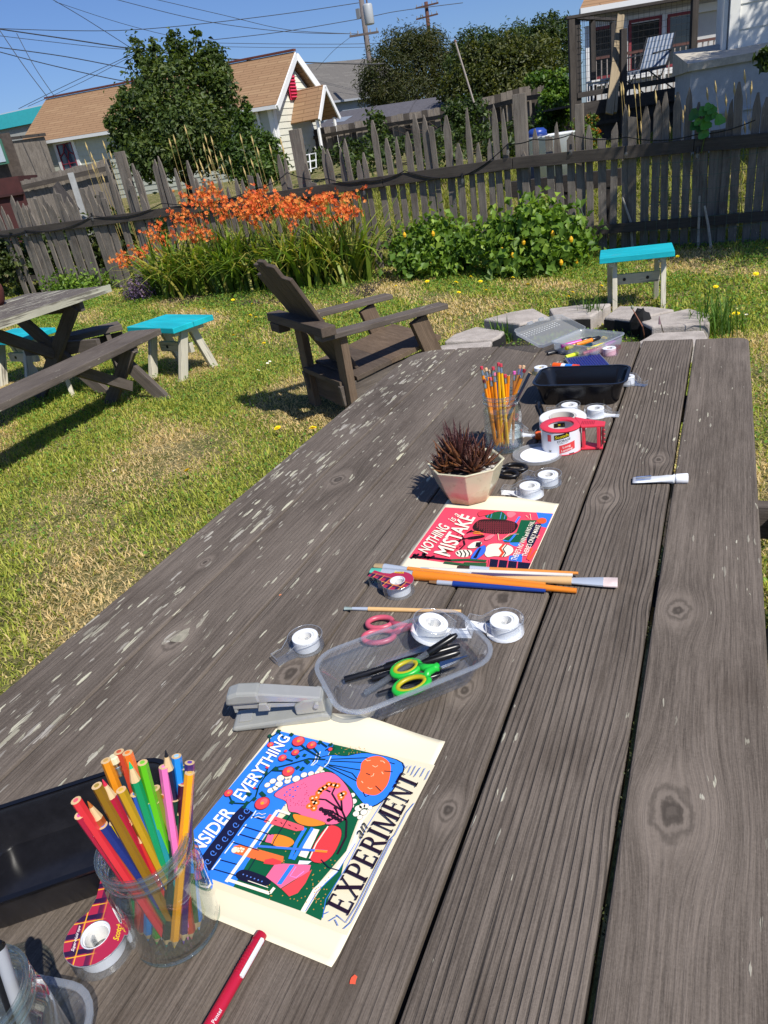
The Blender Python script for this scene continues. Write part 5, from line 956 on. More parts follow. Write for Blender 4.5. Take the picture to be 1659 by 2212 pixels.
def serif_word(word):
    """high-contrast roman capitals as quads, unit height, returned as list of polygons and the total advance"""
    polys = []; x = 0; S, H, q = .17, .075, .06
    def bar(x0, y0, x1, y1): polys.append([(x0, y0), (x1, y0), (x1, y1), (x0, y1)])
    def stem(cx, w=S): bar(cx-w/2, 0, cx+w/2, 1); bar(cx-w/2-.07, 0, cx+w/2+.07, q); bar(cx-w/2-.07, 1-q, cx+w/2+.07, 1)
    def bowl(cx, y0, y1, r):
        n = 9; yc, ry = (y0+y1)/2, (y1-y0)/2
        for i in range(n):
            a, b = -math.pi/2+math.pi*i/n, -math.pi/2+math.pi*(i+1)/n; g = lambda t, k: (cx+(r-k*(S*.95)*max(0, math.cos(t)))*math.cos(t), yc+(ry-k*H)*math.sin(t))
            polys.append([g(a, 0), g(b, 0), g(b, 1), g(a, 1)])
        bar(cx-.14, y0, cx+.01, y0+H); bar(cx-.14, y1-H, cx+.01, y1)
    for ch in word:
        o = x
        if ch == 'E': stem(o+.17); bar(o+.17, 0, o+.66, H); bar(o+.17, .48, o+.52, .48+H); bar(o+.17, 1-H, o+.64, 1); bar(o+.60, 0, o+.66, .22); bar(o+.58, .8, o+.64, 1); bar(o+.48, .40, o+.53, .63); x += .78
        elif ch == 'I': stem(o+.17); x += .42
        elif ch == 'P': stem(o+.17); bowl(o+.36, .42, 1, .34); x += .78
        elif ch == 'R': stem(o+.17); bowl(o+.36, .46, 1, .32); polys.append([(o+.36, .48), (o+.53, .50), (o+.84, 0), (o+.66, 0)]); x += .86
        elif ch == 'X': polys.append([(o+.05, 1), (o+.26, 1), (o+.82, 0), (o+.61, 0)]); polys.append([(o+.08, 0), (o+.17, 0), (o+.76, 1), (o+.67, 1)]); bar(o+.0, 1-q, o+.33, 1); bar(o+.56, 1-q, o+.86, 1); bar(o+0, 0, o+.27, q); bar(o+.54, 0, o+.90, q); x += .92
        elif ch == 'T': stem(o+.38); bar(o+.04, 1-H, o+.72, 1); bar(o+.04, .76, o+.10, 1); bar(o+.66, .76, o+.72, 1); x += .78
        elif ch == 'N': bar(o+.12, 0, o+.19, 1); bar(o+.70, 0, o+.77, 1); polys.append([(o+.10, 1), (o+.29, 1), (o+.77, 0), (o+.66, 0)]); bar(o+.04, 0, o+.28, q); bar(o+.60, 1-q, o+.86, 1); bar(o+.02, 1-q, o+.2, 1); x += .92
        elif ch == 'M': bar(o+.12, 0, o+.19, 1); bar(o+.86, 0, o+1.03, 1); polys.append([(o+.10, 1), (o+.28, 1), (o+.60, 0), (o+.50, 0)]); polys.append([(o+.50, 0), (o+.58, 0), (o+.93, 1), (o+.86, 1)]); bar(o+.04, 0, o+.28, q); bar(o+.78, 0, o+1.1, q); bar(o+.86, 1-q, o+1.1, 1); bar(o+.02, 1-q, o+.2, 1); x += 1.16
    return polys, x
# ================================================================ printed posters
def ribbon(pts, w):
    pts = [Vector(p) for p in pts]; L, R = [], []
    for i, p in enumerate(pts):
        d = pts[min(i+1, len(pts)-1)]-pts[max(i-1, 0)]; d.z = 0; d.normalize(); s = Vector((-d.y, d.x, 0))*w/2; L.append(p+s); R.append(p-s)
    return [[L[i], R[i], R[i+1], L[i+1]] for i in range(len(pts)-1)]
class Art:
    def __init__(s, c, root, z0): s.c = c; s.root = root; s.z = z0; s.k = 0; s.cur = {}
    def p(s, x, y): return at(*s.c(x, y), s.z+s.k*.00006)
    def up(s): s.k += 1
    def poly(s, pts, col, name='ink_shape'):
        s.up(); mb = MB(); P = [s.p(*q) for q in pts]; n = len(P); me = bmesh.new(); vs = [me.verts.new(v) for v in P]; f = me.faces.new(vs); f.normal_update(); bmesh.ops.triangulate(me, faces=[f]); me.verts.index_update()
        mb.add([tuple(v.co) for v in me.verts], [tuple(x.index for x in q.verts) if f_n(q) else tuple(x.index for x in q.verts)[::-1] for q in me.faces]); me.free(); mb.build(name, flat(col, .6, spec=.2), s.root)
    def curve(s, pts, col, closed=True, grow=None, name='ink_shape'):
        n = len(pts); out = []
        for i in range(n):
            p0, p1, p2, p3 = (np.array(pts[(i+j-1) % n], float) for j in range(4))
            for u in (0, .25, .5, .75): out.append(tuple(.5*((2*p1)+(p2-p0)*u+(2*p0-5*p1+4*p2-p3)*u*u+(3*p1-p0-3*p2+p3)*u**3)))
        if grow:
            cx, cy = sum(p[0] for p in out)/len(out), sum(p[1] for p in out)/len(out); big = [(cx+(x-cx)*(1+grow), cy+(y-cy)*(1+grow)) for x, y in out]; s.poly(big, '#14202a', name)
        s.poly(out, col, name)
    def lines(s, lst, col, w, name='ink_line'):
        s.up(); mb = MB()
        for pts in lst:
            for q in ribbon([s.p(*a) for a in pts], w):
                mb.face(q if (q[1]-q[0]).cross(q[2]-q[0]).z > 0 else q[::-1])
        mb.build(name, flat(col, .6, spec=.2), s.root, kind='stuff')
    def dots(s, lst, col, r, name='ink_dots', seg=12, asp=1.0):
        s.up(); mb = MB()
        for q in lst:
            c = s.p(q[0], q[1]); rr = q[2] if len(q) > 2 else r; mb.face([c+Vector((math.cos(a)*rr, math.sin(a)*rr, 0)) for a in [2*math.pi*i/seg for i in range(seg)]])
        mb.build(name, flat(col, .6, spec=.2), s.root, kind='stuff')
    def text(s, t, bl, br, tr, tl, col, off=.012, shear=0.0):
        s.up(); mb = MB(); text_quad(mb, t, *[s.p(*q) for q in (bl, br, tr, tl)], off, shear); mb.build('lettering', flat(col, .6, spec=.2), s.root)
    def serif(s, t, bl, br, tr, tl, col):
        s.up(); polys, W = serif_word(t); q = [s.p(*a) for a in (bl, br, tr, tl)]; mb = MB()
        for pl in polys:
            P = quad_map([(x/W, y) for x, y in pl], *q); P = P if (P[1]-P[0]).cross(P[2]-P[0]).z > 0 else P[::-1]; mb.face(P)
        mb.build('lettering', flat(col, .6, spec=.2), s.root)
def f_n(face): face.normal_update(); return face.normal.z > 0
def paper(root, tr, dirv, L, W, z, curl):
    """sheet lying flat; curl(u, v) lifts the blank margins; tr = far right corner"""
    e = dirv.normalized(); s = Vector((-e.y, e.x, 0)); nu, nv = 40, 30; V = []
    for i in range(nu+1):
        for j in range(nv+1):
            u, v = i/nu, j/nv; p = tr-e*(L*(1-u))+s*(W*v); V.append((p.x, p.y, z+curl(u, v)))
    F = [(i*(nv+1)+j, (i+1)*(nv+1)+j, (i+1)*(nv+1)+j+1, i*(nv+1)+j+1) for i in range(nu) for j in range(nv)]
    mb = MB().add(V, F); ob = mb.build('sheet', flat('#e9dfc3', .75, spec=.2), root, True); m = ob.modifiers.new('thick', 'SOLIDIFY'); m.thickness = .00025; m.offset = -1; return ob
def posters():
    c = crop(640, 2340, .50633); tr, br = tt(c, 1600, 155, .004), tt(c, 890, 1585); root = thing('experiment_poster', 'blue and green illustrated poster reading consider everything an experiment', 'poster', br); z = T+.0022
    def curl(u, v): return .012*max(0, (u-.90)/.10)**2*(1-.7*abs(v-.5)*2)*(.5+.5*math.cos((v-.45)*6))+.003*max(0, (.06-u)/.06)**2
    d = tt(c, 1600, 155)-br; d.z = 0; paper(root, tt(c, 1600, 155), d, .282, .2159, z, curl)
    A = Art(c, root, z+.0003)
    A.poly([(510, 62), (1532, 298), (966, 1392), (-40, 1030), (-75, 800)], '#e2d7ba')
    A.poly([(520, 75), (882, 163), (830, 260), (700, 420), (560, 560), (330, 920), (236, 1080), (-60, 975), (-90, 800)], '#2f7ff0')
    A.poly([(880, 163), (1100, 214), (1300, 268), (1318, 300), (1235, 430), (1035, 655), (962, 850), (770, 1075), (690, 1243), (662, 1232), (236, 1080), (330, 920), (480, 700), (640, 560), (770, 430), (840, 250)], '#0e5a3a')
    A.poly([(700, 1250), (800, 1090), (860, 1010), (960, 860), (930, 1000), (850, 1150), (800, 1296)], '#0e5a3a'); A.lines([[(680, 1240), (760, 1100), (900, 970), (1010, 800), (1060, 650), (1190, 480), (1300, 300)]], '#f4ecd8', .0045); A.lines([[(700, 1235), (775, 1110), (905, 985), (1020, 800)], [(810, 1280), (830, 1160), (960, 960), (1090, 700), (1330, 320)]], '#3a76d8', .0008)
    gd = [(random.uniform(400, 1000), random.uniform(560, 1180)) for _ in range(160)]; A.dots([q for q in gd if 480 < q[0]+.55*(q[1]-560)*-1+400 < 1100 and q[0] < 1040-(q[1]-640)*.5 and q[0] > 760-(q[1]-560)*.8], '#c9913f', .0006); A.dots([(random.uniform(890, 1090), random.uniform(180, 240)) for _ in range(26)]+[(random.uniform(740, 840), random.uniform(1080, 1230)) for _ in range(22)], '#c9913f', .0006)
    # round flask with roots
    A.curve([(752, 276), (862, 235), (960, 240), (1100, 222), (1318, 284), (1290, 400), (1212, 508), (1100, 560), (990, 440), (872, 338)], '#2f7ff0', grow=.035); A.lines([[(830, 270), (1060, 280)], [(820, 290), (1060, 330)], [(830, 300), (1030, 400)], [(860, 260), (1100, 250)], [(850, 300), (1000, 350), (1050, 410)]], '#12303a', .0016)
    A.curve([(1062, 280), (1110, 247), (1180, 240), (1240, 282), (1246, 350), (1222, 430), (1160, 488), (1082, 480), (1036, 440), (1030, 390), (1052, 335)], '#f2683a'); A.lines([[(1085, 260), (1100, 270), (1118, 266)], [(1180, 270), (1200, 272), (1210, 285)], [(1130, 300), (1150, 310), (1165, 300)], [(1120, 370), (1135, 365), (1140, 350)], [(1190, 340), (1200, 355)], [(1060, 400), (1070, 412)], [(1100, 440), (1115, 450), (1130, 445)]], '#f8c9a0', .0009); A.lines([[(1205, 335), (1260, 340)], [(1150, 430), (1185, 465)], [(1070, 470), (1085, 500), (1110, 490)], [(1090, 350), (1115, 360)], [(1240, 280), (1275, 290)]], '#12202a', .0012)
    A.lines([[(775, 215), (760, 270), (735, 300)], [(795, 210), (775, 275), (745, 300)], [(865, 240), (845, 285), (820, 310)]], '#e8eef6', .0012)
    sud = [(455, 425, 13), (490, 400, 14), (540, 380, 17), (590, 372, 16), (640, 385, 17), (690, 360, 14), (735, 352, 13), (775, 348, 11), (810, 342, 9), (475, 460, 14), (530, 420, 17), (505, 445, 13), (585, 400, 14), (1002, 490, 11), (1010, 530, 13), (1040, 575, 15), (1025, 610, 13), (1075, 600, 14), (1115, 572, 10), (1065, 560, 13), (1050, 632, 11), (995, 560, 11), (1090, 560, 11)]
    A.dots([(x, y, r*.00030) for x, y, r in sud], '#1b2a38', .004, seg=16); A.dots([(x, y, r*.00027) for x, y, r in sud], '#f3ead6', .004, seg=16)
    A.curve([(500, 492), (560, 440), (650, 402), (745, 362), (865, 345), (955, 420), (1000, 520), (985, 600), (900, 675), (760, 662), (650, 605), (596, 592), (575, 530)], '#ef6a92', grow=.02); A.dots([(random.uniform(560, 720), random.uniform(410, 560)) for _ in range(45)], '#a33a5c', .0006); A.dots([(580, 470), (600, 455), (620, 440), (565, 490), (600, 490), (635, 460), (620, 500), (650, 435)], '#3a63c8', .0012)
    A.lines([[(905, 870), (960, 760), (965, 660), (935, 590), (870, 480), (890, 440)], [(935, 590), (830, 520), (780, 515)], [(935, 590), (930, 520), (930, 495)], [(860, 470), (820, 450)], [(960, 650), (860, 590), (810, 580)], [(900, 630), (860, 650)], [(910, 620), (890, 570)]], '#2a1626', .0022)
    A.dots([(800+20*i, 580+12*i, .0028) for i in range(0, 7)]+[(850, 650, .0026), (895, 570, .0026), (830, 610, .0024), (870, 600, .0026)], '#2a1626', .002, asp=.6)
    fl = [(725, 560), (755, 575), (750, 535), (745, 510), (770, 505), (785, 475), (800, 455), (825, 440), (850, 420), (880, 425), (905, 430), (925, 490), (945, 480), (930, 505), (770, 540)]; A.dots([(x, y, .0042) for x, y in fl], '#e8722a', .004, seg=8); A.dots([(x, y, .0012) for x, y in fl], '#f8e6c0', .001)
    A.curve([(622, 613), (720, 632), (830, 672), (740, 690), (650, 668)], '#f28a2e', grow=.04)
    # bowl and glassware
    A.curve([(845, 690), (922, 705), (924, 775), (870, 880), (800, 925), (730, 900), (760, 800)], '#dc3f44', grow=.03); A.poly([(745, 705), (790, 712), (705, 895), (655, 880)], '#f3ead6'); A.lines([[(845, 690), (770, 800), (725, 898)]], '#f3ead6', .0014); A.lines([[(700, 700), (640, 800), (600, 900)], [(745, 700), (620, 905)]], '#2f7ff0', .004)
    A.poly([(240, 818), (290, 808), (560, 885), (555, 922), (480, 932), (236, 862)], '#f2703a'); A.dots([(245, 842, .0036), (265, 835), (285, 832), (270, 850), (292, 850), (300, 838)], '#f6e8cc', .0016); A.poly([(440, 905), (490, 895), (545, 915), (540, 945), (430, 930)], '#dc3f44')
    A.poly([(470, 612), (510, 628), (690, 690), (690, 715), (640, 722), (432, 662)], '#e85a68'); A.lines([[(500, 650), (515, 655)], [(540, 665), (550, 675)], [(590, 680), (605, 690)], [(630, 700), (645, 705)], [(470, 640), (480, 650)]], '#3a1a26', .0010)
    A.curve([(500, 742), (600, 765), (625, 800), (565, 830), (478, 800)], '#f28a2e', grow=.05); A.poly([(460, 740), (500, 745), (480, 800), (440, 790)], '#ef6a92'); A.curve([(262, 985), (320, 970), (460, 1022), (474, 1058), (420, 1074), (300, 1045), (255, 1015)], '#171733'); A.dots([(300+i*24, 1000+i*9) for i in range(6)], '#5f86d8', .0008)
    A.poly([(500, 938), (560, 930), (735, 940), (722, 985), (620, 1040), (540, 1090), (505, 1060), (445, 1015)], '#ef6a92'); A.poly([(600, 938), (632, 938), (545, 1065), (515, 1062)], '#2f7ff0'); A.poly([(545, 1092), (742, 968), (700, 1055), (650, 1120), (595, 1142)], '#e5484e'); A.lines([[(640, 950), (600, 1010), (640, 1020), (690, 980)]], '#c98ad8', .001)
    A.lines([[(205, 1035), (470, 1122)], [(470, 1122), (500, 1085)]], '#f3ead6', .0032); A.lines([[(520, 588), (190, 1048)]], '#f3ead6', .0040); A.lines([[(520, 588), (600, 612)]], '#f3ead6', .003); A.lines([[(350, 640), (382, 590)], [(265, 750), (320, 678)], [(180, 865), (240, 786)], [(98, 970), (155, 897)]], '#e8eef6', .0014); A.lines([[(355, 625), (470, 660)], [(300, 690), (480, 745)], [(275, 740), (440, 790)], [(225, 790), (400, 845)], [(110, 965), (300, 1020)], [(150, 905), (260, 935)], [(800, 905), (850, 955), (920, 975)], [(605, 615), (500, 780), (480, 830)], [(380, 895), (330, 980)]], '#14203a', .0010); A.lines([[(395, 818), (840, 852)]], '#3d77d6', .0028); A.lines([[(760, 847), (840, 853)]], '#f28a2e', .0028)
    A.lines([[(460, 1085), (330, 1040)], [(380, 615), (400, 605), (420, 615), (445, 608)], [(372, 635), (395, 628), (415, 636), (440, 630)]], '#f3ead6', .0008); A.poly([(660, 910), (740, 915), (715, 935), (650, 935)], '#dfe8f4')
    # curls of dark vapour
    A.lines([[(330, 580), (270, 640), (200, 740), (130, 830), (80, 900), (40, 960)]], '#161a3c', .019); cur = []
    for (x, y) in ((320, 590), (285, 630), (250, 680), (215, 730), (180, 770), (140, 820), (105, 860), (70, 915)):
        cur.append([(x+22*math.cos(a)*(1-a/9), y+22*math.sin(a)*(1-a/9)) for a in [i*.7 for i in range(10)]])
    A.lines(cur, '#4d86ea', .0009)
    # rose branches
    A.lines([[(560, 120), (530, 85), (470, 120), (470, 165)], [(830, 260), (720, 255), (600, 290), (500, 315), (440, 370), (400, 430), (380, 500), (330, 545), (230, 540), (205, 480)], [(800, 250), (700, 190), (655, 150)], [(790, 230), (740, 170)], [(700, 190), (640, 215)], [(620, 270), (555, 250)], [(830, 200), (870, 180)], [(440, 370), (460, 310)], [(395, 450), (375, 445)], [(480, 330), (590, 335)], [(840, 180), (800, 150)]], '#0c3a30', .0018)
    lf = [(600, 95, 620, 105), (540, 80, 515, 75), (700, 265, 725, 285), (640, 250, 660, 235), (600, 190, 615, 200), (690, 240, 700, 225), (420, 385, 400, 375), (455, 350, 430, 345), (410, 470, 440, 500), (350, 490, 320, 475), (330, 530, 300, 575), (240, 540, 215, 530), (500, 310, 520, 330), (660, 305, 640, 320), (690, 310, 670, 330), (850, 170, 875, 160), (870, 185, 890, 190), (380, 520, 360, 510), (785, 160, 800, 140), (475, 115, 465, 100)]
    A.lines([[(a, b), (c_, d_)] for a, b, c_, d_ in lf], '#0f4636', .0045)
    rs = [(655, 143, 50), (740, 168, 38), (475, 165, 26), (635, 215, 30), (552, 250, 32), (590, 337, 46), (205, 476, 32), (422, 542, 54), (572, 207, 13), (860, 195, 17), (455, 310, 14), (372, 445, 10)]
    A.dots([(x, y, r*.000168) for x, y, r in rs], '#5a1420', .005, seg=14); A.dots([(x, y, r*.000155) for x, y, r in rs], '#e5454f', .005, seg=14); A.dots([(x+r*.2, y-r*.2, r*.00008) for x, y, r in rs if r > 20], '#f06a70', .005); A.dots([(x, y, r*.00004) for x, y, r in rs if r > 20], '#f0a030', .001)
    A.text('EVERYTHING', (302, 528), (606, 122), (538, 96), (230, 488), '#fbf7ea', .018); A.text('CONSIDER', (-92, 1012), (250, 602), (176, 560), (-170, 962), '#fbf7ea', .018)
    A.serif('EXPERIMENT', (972, 1268), (1438, 388), (1318, 338), (832, 1198), '#241426'); A.text('an', (1062, 772), (1108, 692), (1074, 662), (1022, 748), '#2a2a2a', -.004, .35)
    A.lines([[(1330, 290), (1345, 320), (1360, 300)], [(1380, 300), (1360, 345)], [(1410, 300), (1380, 360)], [(1440, 310), (1400, 370)], [(1470, 315), (1440, 370)], [(1500, 330), (1470, 390)], [(900, 1260), (960, 1310), (1030, 1200), (1130, 1000), (1240, 780), (1275, 745), (1350, 600), (1400, 540)], [(945, 1350), (990, 1310), (1060, 1180), (1160, 970), (1260, 770)], [(820, 1255), (850, 1240)], [(850, 1300), (900, 1270)], [(890, 1290), (910, 1330)]], '#4a78c8', .0008)
    # ---- second poster
    c = crop(1280, 1600, .33755); tr = tt(c, 1600, 125); br = tt(c, 1310, 758); d = tr-br; d.z = 0; root = thing('mistake_poster', 'pink illustrated poster reading nothing is a mistake beside the planter', 'poster', br); z = T+.0022
    def curl2(u, v): return .008*max(0, (u-.93)/.07)**2*(.4+.6*math.cos((v-.5)*5))
    paper(root, tr, d, .276, .2159, z, curl2); A = Art(c, root, z+.0003)
    A.poly([(500, 152), (1545, 212), (1300, 757), (905, 742), (150, 636)], '#e84a63')
    A.poly([(1380, 200), (1540, 215), (1480, 350), (1430, 340)], '#3478dd'); A.poly([(1120, 620), (1250, 600), (1240, 680), (1110, 665)], '#3478dd'); A.curve([(1130, 490), (1180, 480), (1230, 505), (1190, 530), (1130, 510)], '#3a80ea')
    A.curve([(892, 218), (960, 204), (1040, 192), (1092, 236), (1085, 272), (990, 268), (902, 252)], '#0e5a3a', grow=.03); A.lines([[(905, 250), (925, 210)], [(940, 255), (955, 205)], [(1030, 265), (1045, 200)], [(1070, 265), (1080, 225)]], '#5aa0e0', .001)
    A.poly([(1232, 274), (1385, 276), (1350, 335), (1250, 490), (1075, 492), (1050, 462), (1190, 392)], '#0e5a3a'); A.curve([(1290, 440), (1345, 330), (1410, 310), (1425, 345), (1350, 520), (1300, 520)], '#1d1d3c'); A.lines([[(1060, 470), (1120, 480), (1180, 410)], [(1100, 390), (1160, 330), (1220, 240)]], '#3a80ea', .004)
    A.curve([(765, 352), (800, 292), (880, 266), (1100, 276), (1197, 312), (1188, 362), (1130, 402), (980, 408), (830, 388)], '#2a1418'); hs = [[(x, y), (x-14, y+24)] for y in range(285, 400, 20) for x in range(820, 1180, 22) if not (y > 340 and (x < 830+(y-340)*1.5 or x > 1190-(y-340)*1.2))]; A.lines(hs, '#b8404e', .0007)
    A.curve([(1095, 205), (1150, 195), (1185, 215), (1140, 250), (1110, 245)], '#f07a86'); A.curve([(820, 205), (880, 185), (970, 195), (940, 215), (880, 230), (830, 240)], '#d93a50', grow=.06); A.curve([(1385, 285), (1420, 255), (1470, 262), (1475, 295), (1430, 310)], '#ea5a30')
    A.curve([(880, 580), (925, 512), (1040, 503), (1140, 530), (1155, 580), (1085, 627), (985, 622), (905, 630)], '#f3e6cc', grow=.02); A.lines([[(1070, 505), (1030, 550), (1060, 590), (1030, 628)]], '#d9482e', .005); A.lines([[(1095, 512), (1060, 555), (1085, 595), (1060, 628)]], '#2a2238', .002)
    A.curve([(850, 528), (888, 524), (882, 590), (800, 652), (748, 640), (800, 560)], '#3a6ad8', grow=.04); A.poly([(770, 640), (830, 545), (850, 545), (800, 645)], '#151530')
    A.curve([(600, 590), (640, 565), (740, 565), (758, 600), (700, 632), (630, 625)], '#f1e6d0'); A.lines([[(640, 570), (660, 600), (650, 628)], [(675, 565), (700, 600), (690, 632)], [(712, 562), (738, 595), (730, 620)], [(612, 580), (628, 605)]], '#17141c', .0024)
    A.curve([(720, 530), (770, 490), (830, 480), (855, 500), (800, 540), (730, 545)], '#f1e6d0', grow=.05); A.poly([(800, 490), (850, 485), (840, 530), (790, 535)], '#1c1620'); A.curve([(885, 450), (930, 420), (980, 415), (940, 455), (890, 468)], '#f07a86', grow=.05); A.curve([(725, 440), (860, 420), (880, 435), (800, 455), (730, 458)], '#241018'); A.lines([[(770, 400), (870, 410)], [(775, 385), (840, 392)]], '#f09030', .003)
    A.lines([[(725, 445), (640, 470), (600, 500)], [(690, 460), (660, 430)], [(680, 470), (690, 510), (640, 560)], [(650, 480), (600, 470)], [(720, 390), (790, 380)], [(710, 400), (760, 370)]], '#2a1420', .003); A.dots([(600, 490), (590, 500), (625, 412), (650, 520), (620, 540)], '#c23a4c', .0025)
    A.lines([[(660, 655), (550, 660), (400, 640), (200, 630)], [(170, 640), (250, 600)], [(250, 640), (330, 590)], [(330, 645), (400, 620)], [(200, 600), (230, 640)], [(290, 590), (310, 640)], [(180, 625), (350, 630)]], '#2a1520', .005)
    A.lines([[(560, 660), (720, 655), (900, 668)], [(490, 680), (700, 705), (900, 715)], [(680, 690), (900, 695)]], '#2e5a36', .006); A.poly([(932, 648), (1325, 690), (1302, 752), (912, 735)], '#171733'); A.lines([[(1020, 655), (1005, 738)], [(1110, 665), (1095, 745)], [(1200, 675), (1190, 748)], [(930, 650), (918, 735)]], '#e84a63', .0018)
    A.lines([[(1340, 545), (1295, 650)], [(1385, 560), (1310, 660)]], '#ea5a30', .003); A.lines([[(1010, 405), (1020, 470), (1060, 460), (1120, 410), (1210, 410)], [(1280, 230), (1330, 275), (1320, 215)], [(1400, 450), (1380, 440), (1410, 420)]], '#f3d9b0', .0012)
    W = '#f7ead6'; A.text('NOTHING', (332, 602), (550, 345), (450, 300), (236, 556), W, .02); A.text('is a', (590, 298), (645, 228), (588, 196), (522, 272), W, .0, .2); A.text('MISTAKE', (545, 630), (797, 252), (660, 214), (388, 588), W, .022)
    A.text("THERE'S NO WIN and NO FAIL", (1188, 668), (1366, 290), (1322, 284), (1130, 654), W, .012); A.text("THERE'S ONLY MAKE", (1285, 628), (1422, 326), (1376, 320), (1236, 618), W, .012)
posters()
# ================================================================ clear things
M_glass = thin_clear('jar_glass', (.92, .955, .945), .015, .02, (.8, .85, .84), f0=1.62, fmul=1.5); M_clear = thin_clear('clear_plastic', (.92, .935, .95), .04, .08, (.8, .83, .87), f0=1.55, fmul=1.5); M_edge = thin_clear('clear_plastic_edge', (.8, .83, .87), .1, .35, (.85, .88, .92), f0=1.6, fmul=1.5)
M_ring = thin_clear('glass_rim', (.80, .87, .85), .02, .05, (.8, .86, .84), f0=1.7, fmul=1.6)
M_tub = thin_clear('frosted_tub_plastic', (.95, .965, .985), .08, .055, (.75, .80, .88)); M_tubrim = thin_clear('frosted_rim', (.9, .93, .97), .15, .28, (.72, .78, .86)); M_frost = thin_clear('milky_box_plastic', (.9, .92, .93), .2, .42, (.78, .80, .82))
M_blackpl = flat('#131316', .22, spec=.6); M_tapew = flat('#eef0f2', .35); M_ferrule = flat('#c3ccd8', .38, .35)
c1 = crop(180, 2400, .33007); c2 = crop(740, 1930, .60277); c3 = crop(1100, 1780, .57263); c4 = crop(1360, 1150, .42194); c5 = crop(1500, 1000, .36166); cN = crop(0, 2700, .48222); cZ = crop(0, 2300, .90416); cG = crop(1300, 1000, .72333)
def jar(label, x, y, h, r, seg=40):
    root = thing('mason_jar', label, 'jar', (x, y, T)); rr = r*.90; o = .0028
    prof = [(.001, .002), (r*.80, .002), (r*.93, .005), (r, .014), (r, h*.66), (r*.985, h*.74), (rr, h*.80), (rr, h*.845), (rr*1.035, h*.855), (rr*1.035, h*.875), (rr, h*.885), (rr, h*.92), (rr*1.04, h*.932), (rr*1.04, h*.95), (rr, h*.962), (rr*1.0, h*.985), (rr*.98, h)]
    inner = [(p-o if p > .01 else .001, max(q, .007)) for p, q in prof if q < h*.99]; mb = MB().lathe(prof+[(rr*.94, h*.997)]+inner[::-1], seg, (x, y, T)); gbody = mb.build('glass_body', M_glass, root, True)
    for zz, th in ((h*.865, .0012), (h*.94, .0012), (h*.995, .0016), (.004, .0016)):
        R_ = rr*1.035 if zz > .02 else r*.93; MB().tube([(x+R_*math.cos(a), y+R_*math.sin(a), T+zz) for a in [2*math.pi*k/40 for k in range(41)]], th, 6, False).build('thread_ring', M_ring, gbody, True)
    return root
def pencil(root_label, tip, foot, r, col, end, core, wood_='#d9b98a', cat='pencil', group=None, name='pencil', band=None, tiplen=.02):
    """foot: lower end, tip: upper end. end: F flat end, T sharpened, E eraser"""
    tip, foot = Vector(tip), Vector(foot); d = (tip-foot).normalized(); root = thing(name, root_label, cat, foot, group); L = (tip-foot).length; m = flat(col, .35, coat=.3); mw = flat(wood_, .8, var=.1)
    up1 = tip if end == 'F' else tip-d*(tiplen if end == 'T' else .020)
    lt = random.uniform(.008, .014); MB().tube([foot+d*lt, up1], r, 6).build('barrel', m, root); MB().tube([foot+d*lt, foot+d*lt*.35], [r*.98, r*.35], 6, False).build('lower_tip', mw, root); MB().tube([foot+d*lt*.35, foot], [r*.35, .0003], 6).build('lower_lead', flat(core, .5), root)
    if end == 'F':
        MB().tube([tip, tip+d*.0004], r*.97, 12).build('cut_end', mw, root); MB().tube([tip+d*.0003, tip+d*.0009], r*.48, 10).build('lead', flat(core, .5), root)
    elif end == 'T':
        MB().tube([up1, up1+d*tiplen*.66], [r, r*.42], 8, False).build('sharpened_tip', mw, root); MB().tube([up1+d*tiplen*.66, tip-d*.0012, tip], [r*.42, r*.14, .0002], 8).build('lead', flat(core, .4), root)
    else:
        MB().tube([up1, up1+d*.004, up1+d*.005, up1+d*.009, up1+d*.010, up1+d*.0135], [r*1.02, r*1.02, r*.9, r*1.03, r*.9, r*1.03], 12).build('ferrule', flat('#c8c6bd', .28, 1.0), root, 2); MB().tube([up1+d*.0135, tip-d*.001, tip], [r*.93, r*.93, r*.75], 12).build('eraser', flat(core, .8), root)
    if band: MB().tube([tip-d*.004, tip-d*.022], r*1.02, 6).build('band', flat(band, .4), root)
    return root
def jar_pencils(cf, lst, ax, ay, h, rin, r, where, group, grow=0.0):
    used = {}
    for q, (px, py, col, end, core, cname, kw) in enumerate(lst):
        best = None
        for i in range(60):
            z = .06+i*.0025
            if z < h*.86: continue
            P = tt(cf, px, py, z); dv = Vector((P.x-ax, P.y-ay)); m = dv.length
            fr = min(.999, h/z); base = max(-rin*.85, min((rin-r-m*fr)/max(1e-3, 1-fr), m*.55, rin*.6)) if z > h*1.02 else min(m*.8, rin*.7)
            b2 = Vector((0, 0)) if m < 1e-4 else dv.normalized()*base
            rim = b2.lerp(dv, fr).length; cost = m+max(0, rim-(rin-r))*30+abs(z-.165)*.15*(z > .165)
            if best is None or cost < best[0]: best = (cost, P, b2)
        _, P, b2 = best; j = Vector((random.uniform(-.004, .004), random.uniform(-.004, .004))); b3 = Vector((b2.x*.75+j.x*2, b2.y*.75+j.y*2))+(Vector((ax, ay))*-1).normalized()*rin*.42; b3 = b3 if b3.length < rin*.88 else b3.normalized()*rin*.88; foot = Vector((ax+b3.x, ay+b3.y, T+.009)); kw = dict(kw); ft = kw.pop('foot', None)
        if ft: q2 = tt(cf, *ft, .009); b3 = Vector((q2.x-ax, q2.y-ay)); b3 = b3 if b3.length < rin*.95 else b3.normalized()*rin*.95; foot = Vector((ax+b3.x, ay+b3.y, T+.009))
        kind = {'F': 'with a flat cut end up', 'T': 'with sharpened point up', 'E': 'with eraser end up'}[end]
        pencil('%s pencil %s %s' % (cname, kind, where), P, foot, r, col, end, core, **kw)
